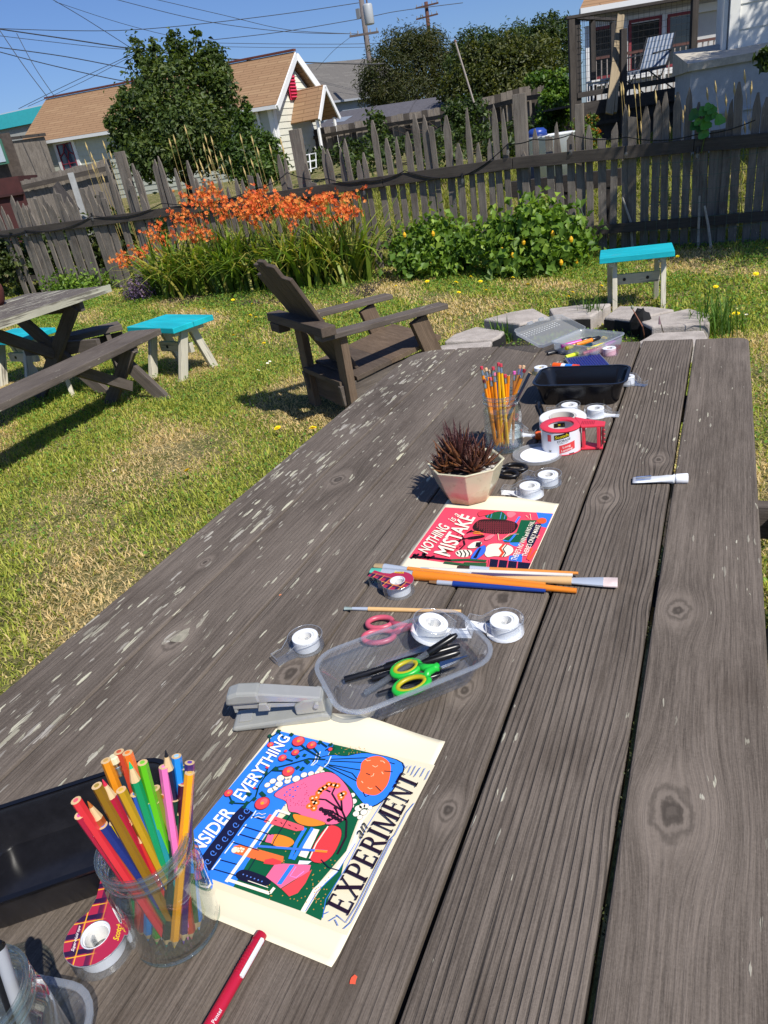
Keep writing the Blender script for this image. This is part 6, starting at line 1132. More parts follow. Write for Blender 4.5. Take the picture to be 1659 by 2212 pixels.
def near_jar():
    x, y = -.4455, .2865; jar('glass jar crammed with coloured pencils beside the blue poster', x, y, .120, .0435)
    L = [(205, 625, '#d8333c', 'F', '#ef6470', 'red'), (240, 770, '#b51f3f', 'F', '#d9559a', 'crimson'), (318, 630, '#a5512a', 'T', '#b0642c', 'sienna brown'), (470, 870, '#1f2f74', 'F', '#5a7ad8', 'navy blue'), (410, 480, '#8a6514', 'F', '#a58b3a', 'olive ochre'), (465, 415, '#b01838', 'T', '#cf2f4a', 'dark crimson'), (500, 232, '#d98a1e', 'F', '#c9a058', 'golden orange'), (570, 185, '#1f3440', 'E', '#d9d3ad', 'black and teal striped'), (628, 145, '#b03c26', 'F', '#c95a35', 'brick red'), (728, 240, '#0f8f5a', 'T', '#22c07a', 'green'), (712, 155, '#f2701e', 'F', '#f2832e', 'bright orange'), (860, 252, '#5cb81a', 'F', '#7ac83a', 'lime green'), (1086, 125, '#171a38', 'T', '#17161f', 'midnight blue'), (1195, 188, '#1d86e0', 'F', '#a0d0f5', 'sky blue'), (1325, 252, '#3d2360', 'F', '#6a45a8', 'purple'), (1265, 300, '#355a1e', 'F', '#4a6b2a', 'moss green'), (1325, 352, '#f2a318', 'F', '#e0bb55', 'yellow-orange'), (1070, 292, '#e070b0', 'F', '#ee8fc4', 'pink'), (1155, 418, '#c2401e', 'F', '#f08a80', 'vermilion'), (1260, 458, '#45162a', 'F', '#b8474f', 'maroon'), (1242, 548, '#0d4a30', 'T', '#1d4a38', 'bottle green gold-lettered'), (1175, 612, '#0d3028', 'F', '#2f8f86', 'black-green'), (975, 632, '#8c1f30', 'F', '#b85560', 'wine red'), (870, 730, '#8a4420', 'F', '#d08a5a', 'chestnut brown'), (990, 760, '#7f868c', 'T', '#aab0b6', 'silver grey'), (695, 828, '#2c1d18', 'F', '#8a7f78', 'dark brown'), (580, 835, '#e6c40f', 'F', '#f2e01e', 'lemon yellow'), (640, 700, '#4a2c20', 'T', '#141214', 'umber brown'), (775, 848, '#c43028', 'T', '#e0403a', 'scarlet'), (945, 985, '#1a7ac2', 'F', '#2a9ae8', 'cerulean blue'), (680, 1128, '#15803c', 'F', '#28d070', 'emerald green'), (1055, 1112, '#2f8a1a', 'F', '#32d060', 'leaf green'), (795, 1215, '#b84038', 'F', '#e86058', 'coral red')]
    L += [(560, 590, '#6a2a86', 'F', '#9a5ac0', 'violet'), (650, 520, '#b8901c', 'F', '#d0b050', 'mustard'), (790, 560, '#2450a8', 'F', '#5a86e0', 'cobalt blue'), (905, 450, '#c8507f', 'F', '#e08aac', 'rose'), (985, 505, '#7a7f2a', 'F', '#a0a550', 'olive drab'), (1085, 540, '#dd6f22', 'F', '#f0944a', 'tangerine'), (860, 900, '#96204c', 'F', '#c8507a', 'magenta'), (605, 980, '#1f5a3c', 'F', '#3f9a6a', 'forest green'), (1125, 830, '#2e3033', 'F', '#6a6c70', 'charcoal'), (750, 1000, '#b57a28', 'F', '#d8a860', 'tawny'), (900, 640, '#1c8a92', 'F', '#4ac0c8', 'teal'), (1010, 900, '#d04030', 'F', '#f07060', 'tomato red')]
    FT = {'wine red': (850, 1960), 'cerulean blue': (915, 2010), 'leaf green': (1000, 2040), 'black-green': (1095, 2070), 'yellow-orange': (1175, 2080), 'purple': (1265, 2040), 'vermilion': (1345, 1990), 'pink': (1310, 2000), 'bottle green gold-lettered': (1130, 2040), 'emerald green': (800, 1910), 'coral red': (835, 1940), 'moss green': (1390, 1930), 'sky blue': (1420, 1900), 'maroon': (1230, 2000), 'silver grey': (1050, 2000), 'chestnut brown': (940, 1950), 'dark brown': (880, 1900), 'crimson': (1000, 1850), 'lime green': (1300, 1900)}
    L = [(*a, dict(([('band', '#4a3520')] if a[5] == 'cerulean blue' else [])+([('foot', FT[a[5]])] if a[5] in FT else []))) for a in L]
    jar_pencils(c1, L, x, y, .120, .0365, .0045, 'in the near jar', 'coloured pencils in the near jar')
near_jar()
def far_jar():
    x, y = -.4225, 1.4505; jar('glass jar of yellow writing pencils behind the succulent', x, y, .130, .0415)
    Y, pk, rd, tn = '#e88a10', '#d8738f', '#c2384a', '#d9b48a'
    L = [(490, 100, Y, 'E', rd), (498, 124, '#b5834a', 'E', tn), (524, 112, Y, 'E', tn), (530, 138, Y, 'E', tn), (556, 128, '#c98a3c', 'E', tn), (580, 104, Y, 'E', rd), (590, 148, Y, 'E', pk), (562, 184, Y, 'E', '#d85a70'), (510, 202, Y, 'E', '#5a1a22'), (616, 148, Y, 'E', pk), (622, 72, '#f2b40c', 'E', rd), (640, 80, '#f2b40c', 'E', rd), (674, 162, Y, 'E', rd), (656, 232, '#d8801c', 'E', rd), (745, 138, '#a8703c', 'E', '#d85fae'), (778, 148, Y, 'E', '#e08ac0'), (790, 92, '#c98a3c', 'E', '#c99a7a'), (820, 94, Y, 'E', tn), (797, 120, Y, 'E', pk), (826, 124, Y, 'E', '#8a1a2a'), (765, 194, '#17110d', 'E', '#e0a08a'), (605, 208, '#1d3f78', 'F', '#16161a'), (700, 172, Y, 'F', '#2a2a2a'), (866, 150, '#17263a', 'F', '#101418')]
    nm = ['amber pencil with big red eraser, leftmost', 'bare wood pencil with tan eraser at upper left', 'amber pencil with tan eraser at upper left', 'amber pencil with tan eraser below the others', 'brownish pencil with tan eraser', 'amber pencil with deep pink-red eraser', 'amber pencil with pale pink eraser left of the blue one', 'amber pencil with rose eraser low on the left', 'amber pencil with dark maroon eraser low at left', 'amber pencil with pink eraser above the blue one', 'tall bright yellow pencil with red eraser', 'tall yellow pencil with red eraser, right of its twin', 'amber pencil with small red eraser in the centre', 'short orange pencil with red eraser in front', 'bare wood pencil with magenta eraser', 'amber pencil with mauve eraser', 'brown pencil with worn tan eraser at upper right', 'amber pencil with tan eraser, topmost at right', 'amber pencil with pink eraser at the right', 'amber pencil with dark red eraser at the right rim', 'black pencil with peach eraser', 'blue pencil with black flat end', 'short amber pencil with cut end in the middle', 'dark navy pencil leaning out to the right']
    lst = [(a, b, c, e, k, '@'+nm[i], {}) for i, (a, b, c, e, k) in enumerate(L)]
    before = set(o.name for o in bpy.data.objects); jar_pencils(c4, lst, x, y, .130, .035, .0036, '', 'writing pencils in the far jar')
    for o in list(bpy.data.objects):
        if o.name not in before and 'label' in o and o['label'].startswith('@'):
            i = [j for j, n_ in enumerate(nm) if o['label'].startswith('@'+n_)][0]; o['label'] = nm[i]+' of the far jar'
far_jar()
def corner_jar():
    p = tt(cZ, -105, 1050, .125); j = jar('glass jar cut off by the bottom left corner of the view', p.x, p.y, .125, .043)
    for (dx, dy, lean, col, lb) in ((.012, .010, (.010, .02), '#a9adb4', 'silver pen standing in the corner jar'), (-.006, .012, (.012, .018), '#15161a', 'black pen standing in the corner jar'), (.02, -.004, (.004, -.012), '#c9ced6', 'clear pen standing in the corner jar')):
        a = Vector((p.x+dx*.6, p.y+dy*.6, T+.008)); b = a+Vector((lean[0], lean[1], .148)); r = thing('pen', lb, 'pen', a); MB().tube([a, b], .0048, 10).build('barrel', flat(col, .3), r, 2); MB().tube([b, b+(b-a).normalized()*.004], [.0048, .003], 10).build('end_plug', M_black, r)
corner_jar()
# ================================================================ tubs and trays
def tray(name, label, c, L, W, h, rz, mat, rimmat, taper=.80, r=.03, cat='tray', lip=.006, ridge=True, th=.0016):
    root = thing(name, label, cat, (c[0], c[1], T)); R = Matrix.Rotation(rz, 3, 'Z'); o = Vector((c[0], c[1], T+.0012))
    def ring(sc, z, grow=0): return [o+R@Vector((x, y, 0))+Vector((0, 0, z)) for x, y in rrect(L*sc+grow, W*sc+grow, max(.004, r*sc+grow/2), 6)]
    rings = [ring(taper-.10, .004), ring(taper-.02, .0), ring(taper+.0, .003), ring(taper+.04, h*.35), ring(.95, h*.86), ring(.97, h*.88), ring(.98, h)]; ins = [ring(.98, h, -.004), ring(.945, h*.87, -.004), ring(taper+.04, h*.35, -.004), ring(taper-.02, .005, -.004), ring(taper-.10, .0075)]
    mb = MB(); loft(mb, rings+ins, True, True); mb.build('body', mat, root, 2)
    rm = MB(); lip = lip; loft(rm, [ring(.98, h-.001), ring(.98, h-.001, lip*2), ring(.98, h+.0015, lip*2), ring(.98, h+.0015, 0)], False, False); rm.build('rim', rimmat, root, 2); return root
near, far, lft, rgt = tt(c2, 1050, 520, .038), tt(c2, 870, 200, .038), tt(c2, 520, 520, .038), tt(c2, 1340, 200, .038); ctr = (near+far+lft+rgt)/4; tub_rz = math.atan2(rgt.y-lft.y, rgt.x-lft.x)
TUB_C, TUB_RZ = ctr, tub_rz
tray('clear_tub', 'clear plastic tub with rounded corners holding pens and scissors', ctr, (rgt-lft).length*.98, (far-near).length*.98, .038, tub_rz, M_tub, M_tubrim, .80, .035, 'tub')
a, b = tt(cN, 640, 1160, .036), None; q = Matrix.Rotation(-.30, 3, 'Z')
tray('clear_tub', 'empty clear plastic tub cut off by the bottom edge beside the corner jar', (a.x-.083, a.y-.068), .20, .12, .036, .16, M_tub, M_tubrim, .80, .035, 'tub')
nl, nr, fl_, fr_ = tt(c4, 905, 250, .055), tt(c4, 1585, 235, .055), tt(c4, 1000, 108, .055), tt(c4, 1590, 112, .055); ct = (nl+nr+fl_+fr_)/4
tray('black_tray', 'black plastic food tray behind the red tape dispenser', (ct.x, ct.y), .222, .145, .055, math.atan2(nr.y-nl.y, nr.x-nl.x), M_blackpl, M_blackpl, .84, .03)
f0, f1 = tt(cZ, 0, 372, .05), tt(cZ, 600, 178, .05); n1 = tt(cZ, 360, 575, .05); u = (f1-f0).normalized(); rz = math.atan2(u.y, u.x); s_ = Vector((u.y, -u.x, 0)); wd = (n1-f0).dot(s_); c_ = f1+u*.004-u*.115+s_*wd/2
tray('black_tray', 'dusty black plastic tray behind the coloured pencil jar at left', (c_.x, c_.y), .225, wd, .05, rz, flat('#1d1d21', .25, var=.35), M_blackpl, .84, .03)
# ================================================================ tape dispensers
def outline(n=22, R=.0262, neck=.012, xs=.036, xe=.054, hw=.0095):
    a0 = math.asin(neck/R); pts = [(R*math.cos(t_), R*math.sin(t_)) for t_ in [a0+(2*math.pi-2*a0)*i/n for i in range(n+1)]]
    return pts+[(xs, -neck*.72), (xe, -hw), (xe, hw), (xs, neck*.72)]
def make_dispenser(name, label, base_mat, top_mat=None, edge=M_clear, hgt_=.021):
    root = thing(name, label, 'tape dispenser', (0, 0, 0), None if top_mat else 'small clear tape dispensers'); o = outline()
    MB().prism(o, .0003, .0013).build('base_plate', base_mat, root)
    wall = MB(); rim_ = MB(); n = len(o)
    for i in range(n):
        if i == n-2: continue
        p, q_ = o[i], o[(i+1) % n]; hh = hgt_*(1 if math.hypot(*p) < .030 or top_mat else .62); h2 = hgt_*(1 if math.hypot(*q_) < .030 or top_mat else .62)
        wall.add([(*p, .0013), (*q_, .0013), (*q_, h2), (*p, hh)], [(0, 1, 2, 3)])
        rim_.tube([(p[0], p[1], hh), (q_[0], q_[1], h2)], .00055, 5, False)
    sh_ = wall.build('shell', edge, root, 2); rim_.build('shell_edge', M_edge if edge is M_clear else edge, sh_, True)
    MB().lathe([(.0130, .0015), (.0195, .0015), (.0195, .0195), (.0190, .0200), (.0135, .0200), (.0130, .0195)], 28, closed=True).build('tape_roll', flat('#e4e8ee', .3), root, 2)
    MB().lathe([(.0100, .0015), (.0128, .0015), (.0128, .0192), (.0100, .0192)], 24, closed=True).build('core', M_white, root, 2); MB().box((0, .004, .011), (.005, .0015, .016)).build('hub_tongue', edge, root)
    bl = MB(); k = 9
    for i in range(k): y0, y1 = -.0095+i*.019/k, -.0095+(i+1)*.019/k; bl.add([(.054, y0, .008), (.054, y1, .008), (.0556, (y0+y1)/2, .0145), (.054, y0, .0013), (.054, y1, .0013)], [(0, 1, 2), (3, 4, 1, 0)])
    bl.build('serrated_edge', edge, root)
    if top_mat:
        mb = MB(); R_, r_ = .0262, .0118; o2 = [p for p in o]; n2 = len(o2)
        inn = [(r_*math.cos(math.atan2(p[1], p[0])), r_*math.sin(math.atan2(p[1], p[0]))) for p in o2]
        for i in range(n2): mb.add([(*o2[i], .0215), (*o2[(i+1) % n2], .0215), (*inn[(i+1) % n2], .0215), (*inn[i], .0215)], [(0, 1, 2, 3)])
        mb.build('top_plate', top_mat, root)
        MB().lathe([(r_, .0216), (r_*1.06, .0222), (r_*.98, .0222), (r_*.93, .0216), (r_*.93, .012)], 24).build('hub_ring', flat('#d7dae0', .3), root, True)
    return root
def place_disp(root, cf, roll, snout, z=0.0, tiltxy=None, s=1.0, label=None, first=False):
    p, q_ = tt(cf, *roll, z+.010), tt(cf, *snout, z+.004); rz = math.atan2(q_.y-p.y, q_.x-p.x); loc = (p.x, p.y, T+z)
    o = root if first else dup(root, loc, rz, label); o.location = loc; o.rotation_euler = (0, 0, rz); o.scale = (s, s, s)
    if label: o['label'] = label
    if tiltxy: o.rotation_euler = (tiltxy[0], tiltxy[1], rz)
    return o
mW, mC = flat('#f0f1f3', .4), M_clear
dW = make_dispenser('clear_tape_dispenser', '', mW); dC = make_dispenser('clear_tape_dispenser', '', mC)
place_disp(dC, c2, (425, 262), (290, 355), 0, None, 1.0, 'all-clear tape dispenser left of the clear tub above the stapler', True)
place_disp(dW, c2, (1498, 178), (1318, 165), 0, None, 1.05, 'white-based tape dispenser right of the clear tub', True)
place_disp(dW, c2, (1092, 190), (1262, 165), .026, (.10, .30), 1.08, 'white-based tape dispenser tilted inside the clear tub')
place_disp(dW, c4, (865, 1055), (690, 1065), 0, None, 1.02, 'white-based tape dispenser at the top edge of the pink poster')
place_disp(dC, c4, (1005, 968), (845, 950), 0, None, 1.02, 'all-clear tape dispenser behind the one beside the pink poster')
place_disp(dW, c4, (1170, 425), (1010, 455), 0, None, 1.0, 'white-based tape dispenser below the black tray, left of its pair')
place_disp(dW, c4, (1372, 450), (1540, 470), 0, None, 1.0, 'white-based tape dispenser below the black tray near the plank gap')
place_disp(dW, c4, (730, 600), (890, 625), 0, None, 1.0, 'white-based tape dispenser showing only its nose right of the far jar')
place_disp(dC, c4, (1612, 205), (1760, 240), 0, None, 1.0, 'clear tape dispenser tucked at the right end of the far black tray')
mPk = thin_clear('pinkish_clear_plastic', (.96, .72, .76), .06, .05); dP = make_dispenser('pink_tape_dispenser', '', mC, None, mPk); dP['group'] = 'coloured-edge tape dispensers'
place_disp(dP, c5, (1335, 395), (1465, 335), 0, None, 1.0, 'pink-tinted clear tape dispenser beside the highlighter box', True)
mYl = thin_clear('yellowish_clear_plastic', (.96, .85, .45), .06, .08); dY = make_dispenser('yellow_tape_dispenser', '', mC, None, mYl, .012); dY['group'] = 'coloured-edge tape dispensers'
place_disp(dY, c5, (720, 565), (830, 560), 0, None, .95, 'yellow-tinted tape dispenser left behind the far black tray', True)
def tartan():
    t = NT('red_tartan_print'); p = t.n('TexCoord').outputs[3]; s = t.n('SeparateXYZ', {0: p}); 
    def band(o, f, w, ph): return t.smooth(t.m_('SINE', t.m_('ADD', t.m_('MULTIPLY', o, f), ph)), w, w+.04)
    x, y = s.outputs[0], s.outputs[1]; right = t.smooth(y, -.006, .002)
    c = t.mix(t.m_('MULTIPLY', band(x, 420, .55, .5), right), (.42, .025, .07), (.03, .012, .05)); c = t.mix(t.m_('MULTIPLY', band(y, 420, .55, 1.0), t.m_('MULTIPLY', right, .8)), c, (.04, .015, .06)); c = t.mix(t.m_('MULTIPLY', band(x, 420, .96, 2.1), right), c, (.85, .45, .03)); c = t.mix(t.m_('MULTIPLY', band(y, 420, .96, 2.6), right), c, (.85, .45, .03))
    t.principled(c, .3); return t.m
mT = tartan()
def tartan_pair():
    d1 = make_dispenser('red_tape_dispenser', '', mC, mT); d1['group'] = 'red tartan tape dispensers'
    d2 = place_disp(d1, c3, (338, 190), (190, 165), .012, None, 1.0, 'red tartan tape dispenser beside the paintbrushes'); d2.location.z = T; d1['group'] = 'red tartan tape dispensers'
    o = place_disp(d1, cN, (650, 722), (745, 440), .012, None, 1.12, 'red tartan tape dispenser in front of the coloured pencil jar', True); o.location.z = T
    for (s, cf, q_, col, root) in (('Super-Hold tape', cN, ((505, 828), (548, 655), (530, 645), (478, 815)), '#f2e6e6', d1), ('Scotch', cN, ((800, 752), (828, 640), (790, 628), (762, 740)), '#e8d21c', d1), ('Scotch', c3, ((318, 148), (372, 152), (378, 138), (325, 135)), '#e8d21c', d2)):
        z = .0216*root.scale.z+.0004; P = [tt(cf, *k, z) for k in q_]; mb = MB(); text_quad(mb, s, *P, .015); mi = root.matrix_basis.inverted(); mb.xform(mi); me = mb.build('lettering', flat(col, .5)); me.parent = root
tartan_pair()
# ================================================================ stapler
def stapler():
    a, b = tt(c2, 30, 745), tt(c2, 560, 685); d = (b-a); d.z = 0; L = d.length*1.02; rz = math.atan2(d.y, d.x); root = thing('stapler', 'grey metal desk stapler at the top corner of the blue poster', 'stapler', (0, 0, 0)); m = flat('#9fa09a', .32, .15, var=.08, coat=.3); mc = flat('#b5b5b0', .25, .35, var=.05)
    def side(pts, w, name, mat, bev=.002, par=root):
        mb = MB(); n = len(pts); mb.add([(x, -w/2, z) for x, z in pts]+[(x, w/2, z) for x, z in pts], [tuple(range(n)), tuple(range(2*n-1, n-1, -1))]+[(i, n+i, n+(i+1) % n, (i+1) % n) for i in range(n)]); return mb.build(name, mat, par, bev=bev)
    side([(0, .003), (.006, 0), (L-.004, 0), (L, .004), (L, .010), (L-.012, .013), (.03, .0085), (.004, .0075)], .034, 'base', m, .003); side([(.010, .0082), (.026, .0086), (.026, .0098), (.010, .0095)], .016, 'anvil', mc, .0005)
    side([(L*.66, .013), (L*.95, .013), (L*.95, .035), (L*.76, .035), (L*.66, .028)], .026, 'hinge_plate', m, .002); side([(.008, .0305), (L*.90, .021), (L*.90, .027), (.008, .0385)], .016, 'magazine', mc, .001)
    side([(.004, .040), (.06, .037), (L*.92, .0275), (L*.93, .0355), (.05, .052), (.02, .055), (.006, .052)], .022, 'arm', mc, .002); side([(0, .0395), (.046, .0375), (.046, .0545), (.018, .0575), (.004, .054)], .0245, 'arm_cap', m, .004)
    side([(.040, .0265), (.056, .0255), (.053, .0375), (.043, .038)], .026, 'latch', mc, .001); MB().tube([(L*.88, -.0175, .028), (L*.88, .0175, .028)], .0035, 12).build('rivet', mc, root)
    side([(.008, .0235), (.012, .0235), (.012, .040), (.008, .040)], .014, 'staple_front', m, .0005)
    sh = Vector((-d.y, d.x, 0)).normalized()*.012; root.location = (a.x+sh.x, a.y+sh.y, T+.0012); root.rotation_euler = (0, 0, rz)
stapler()
# ================================================================ scissors, pens in the tub
def scissors(label, c, rz, z, colA, colB, Lh=.075, Lb=.055, tilt=0.0, vis=True, name='scissors'):
    root = thing(name, label, 'scissors', (0, 0, 0)); m1 = flat(colA, .35)
    for s, (ex, ey) in ((1, (.019, .0135)), (-1, (.023, .0145))):
        mb = MB(); pts = []; n = 20; cx, cy = -Lh*.60, s*.017
        for i in range(n+1): a = 2*math.pi*i/n; pts.append((cx+ex*math.cos(a), cy+ey*math.sin(a), .004))
        mb.tube(pts, .0042, 8, False); mb.tube([(cx+ex*.9, cy-s*.004, .004), (-.012, s*.004, .0042), (.004, -s*.002, .004)], [.005, .0058, .005], 8); h = mb.build('handle', m1, root, True)
        if colB:
            mb = MB(); inn = [(cx+ex*.80*math.cos(2*math.pi*i/n), cy+ey*.80*math.sin(2*math.pi*i/n), .0055) for i in range(n+1)]; mb.tube(inn, .0033, 6, False); mb.build('grip_liner', flat(colB, .4), h, True)
        bl = MB(); bl.prism([(0, -s*.004), (.008, s*.006), (Lb, s*.0006), (Lb*.95, -s*.001)], .0035+s*.0009, .0048+s*.0009); bl.build('blade', flat('#c9cdd2', .2, 1.0), root)
    MB().lathe([(.001, .0075), (.0035, .0075), (.0035, .0)], 10).build('pivot', M_ferrule, root); root.location = (c.x, c.y, c.z); root.rotation_euler = (0, tilt, rz); return root
a, b = tt(c2, 940, 480, .02), tt(c2, 1280, 365, .03); p = tt(c2, 1130, 415, .026); scissors('small scissors with green and yellow handles in the clear tub', p, math.atan2(b.y-a.y, b.x-a.x), 0, '#23b53c', '#b3a81c', .062, .045, -.12)
p = tt(c2, 985, 195, .004); a = tt(c2, 800, 200, .004); scissors('scissors with dusty pink handles behind the clear tub', p, math.atan2(p.y-a.y, p.x-a.x)+.10, 0, '#c4566a', None, .075, .05)
p = tt(c4, 600, 900, .002); scissors('scissors with black ring handles between planter and round lid', p, math.radians(168), 0, '#121214', None, .066, .05)
def pen(label, cf, p0, p1, z0, z1, r, col, cap=None, capfrac=.33, clip=True, name='pen', cat='pen', mat=None, group=None, tipcol=None):
    A, B = tt(cf, *p0, z0), tt(cf, *p1, z1); d = (B-A).normalized(); root = thing(name, label, cat, A, group); L = (B-A).length; m = mat or flat(col, .3)
    MB().tube([A, A+d*.002, B-d*(L*capfrac if cap else .002), B-d*(L*capfrac if cap else 0)], [r*.9, r, r, r*.85], 12).build('barrel', m, root, 2)
    if cap:
        C = B-d*L*capfrac; MB().tube([C, C+d*.001, B-d*.006, B], [r*1.05, r*1.16, r*1.05, r*.6], 12).build('cap', flat(cap, .3), root, 2)
        if clip: n = Vector((0, 0, 1)); n = (n-d*n.dot(d)).normalized(); MB().board(C+d*.004+n*r*1.35, C+d*(L*capfrac*.85)+n*r*1.3, .0026, .0012, up=n).build('clip', flat(cap, .3), root)
    if tipcol: MB().tube([A, A-d*.008], [r*.85, r*.3], 10).build('tip', flat(tipcol, .4), root, 2)
    return root
pen('upper long black capped pen in the clear tub', c2, (632, 468), (1255, 285), .010, .020, .0046, '#0f0f12', '#131316', .66)
pen('lower long black capped pen in the clear tub', c2, (780, 465), (1255, 318), .012, .023, .0046, '#101013', '#121215', .55)
pen('clear-barrelled ballpoint with black cap crossing the other pens', c2, (740, 545), (1240, 225), .008, .045, .0042, '#8e99a6', '#0f0f11', .32, mat=thin_clear('pen_clear', (.75, .8, .85), .05, .12))
pen('thin black pen under the green scissors', c2, (812, 548), (1150, 440), .006, .010, .0035, '#16161a', '#101012', .3)
pen('red mechanical pencil with white clip running off the bottom edge', cZ, (640, 1350), (935, 832), .0085, .0075, .0056, '#b01a36', None, name='mechanical_pencil', cat='pencil')
def mech_bits():
    o = [x for x in bpy.data.objects if x.name.startswith('mechanical_pencil')][0]; A, B = tt(cZ, 640, 1350, .0085), tt(cZ, 935, 832, .0075); d = (B-A).normalized(); n = Vector((0, 0, 1)); s = d.cross(n).normalized()
    MB().tube([B-d*.004, B+d*.004], [.0062, .0052], 12).build('button', flat('#a8152f', .35), o, 2); MB().board(B-d*.002+n*.0042+s*.0058, B-d*.038+n*.0042+s*.0058, .0032, .0042, up=n).build('clip', flat('#e9e9ea', .35), o, bev=.0006)
    for k in range(9): q_ = B-d*(.012+k*.0028); MB().tube([q_, q_-d*.0012], .00585, 12).build('grip_ring', flat('#b01a36', .35), o)
    P = [tt(cZ, *k, .0143) for k in ((772, 1142), (800, 1095), (790, 1086), (760, 1134))]; mb = MB(); text_quad(mb, 'Pentel', *P, .01); mb.build('lettering', flat('#f0dfe2', .5), o)
mech_bits()
# ================================================================ paintbrushes
def brush(label, parts, z0=.005, z1=.005):
    """parts: list of (x, y, radius) along the brush in the c3 crop with part name and colour"""
    A, B = tt(c3, *parts[0][0], z0), tt(c3, *parts[-1][1], z1); root = thing('paintbrush', label, 'paintbrush', A); tot = (B-A).length
    for (p0, p1, r0, r1, nm, col, flatf) in parts:
        f0_, f1_ = ((tt(c3, *p, 0)-tt(c3, *parts[0][0], 0)).length/max(1e-6, (tt(c3, *parts[-1][1], 0)-tt(c3, *parts[0][0], 0)).length) for p in (p0, p1)); a, b = A.lerp(B, f0_), A.lerp(B, f1_); mid = a.lerp(b, .5)
        mb = MB().tube([a, mid, b], [r0, (r0+r1)/2*(1.08 if nm == 'handle' else 1), r1], 12)
        if flatf: mb.v = [(v[0], v[1], A.z-T+T+(v[2]-A.z)*flatf) for v in mb.v]
        mb.build(nm, M_ferrule if nm == 'ferrule' else flat(col, .4 if nm == 'handle' else .85, coat=.3 if nm == 'handle' else 0, var=.06 if nm == 'handle' else .25), root, 2)
brush('orange-handled brush with blue-grey ferrule at the top left of the bundle', [((210, 106), (262, 112), .006, .007, 'bristles', '#a38d6a', .5), ((262, 112), (400, 124), .0065, .0045, 'ferrule', '', .7), ((400, 124), (1180, 211), .0045, .0028, 'handle', '#d98a35', 0)], .006, .009)
brush('thick orange-handled brush with teal-stained bristles under the red tape', [((188, 135), (255, 135), .007, .008, 'bristles', '#4fae9a', .5), ((255, 135), (430, 160), .0075, .0075, 'ferrule', '', .7), ((430, 160), (1357, 250), .0088, .0042, 'handle', '#e2811c', 0)], .010, .005)
brush('blue-handled brush at the front of the bundle', [((520, 198), (565, 202), .003, .0042, 'bristles', '#7a5a3a', .6), ((565, 202), (655, 208), .004, .004, 'ferrule', '', 0), ((655, 208), (1180, 250), .0048, .0028, 'handle', '#12388a', 0)], .005, .005)
brush('short orange-handled brush with dark bristles on the pink poster edge', [((678, 118), (750, 124), .004, .005, 'bristles', '#3a2820', .6), ((750, 124), (862, 128), .0045, .0035, 'ferrule', '', 0), ((862, 128), (1366, 150), .0036, .0024, 'handle', '#d98a3a', 0)], .010, .008)
brush('white-handled brush in the middle of the bundle', [((400, 128), (470, 132), .004, .0045, 'bristles', '#4a4038', .6), ((470, 132), (520, 135), .0045, .0042, 'ferrule', '', 0), ((520, 135), (1335, 162), .0048, .003, 'handle', '#d8d5cb', 0)], .007, .007)
brush('speckled purple-handled brush between the white and natural brushes', [((600, 150), (640, 152), .003, .0035, 'bristles', '#4a4038', .6), ((640, 152), (760, 158), .0035, .0035, 'ferrule', '', 0), ((760, 158), (1330, 178), .0038, .0026, 'handle', '#4f3f62', 0)], .005, .005)
brush('flat brush with natural handle, wide silver ferrule and pink-tinged bristles', [((1590, 203), (1510, 196), .0125, .012, 'bristles', '#d9c6c2', .32), ((1510, 196), (1330, 190), .0115, .0075, 'ferrule', '', .45), ((1330, 190), (880, 176), .0072, .003, 'handle', '#d9b27c', 0)], .006, .006)
brush('thin natural-handled brush lying alone behind the clear tub', [((38, 350), (82, 351), .0038, .0026, 'bristles', '#8a9a98', .6), ((82, 351), (172, 355), .0026, .003, 'ferrule', '', 0), ((172, 355), (700, 367), .0036, .0026, 'handle', '#dcb37a', 0)], .004, .004)
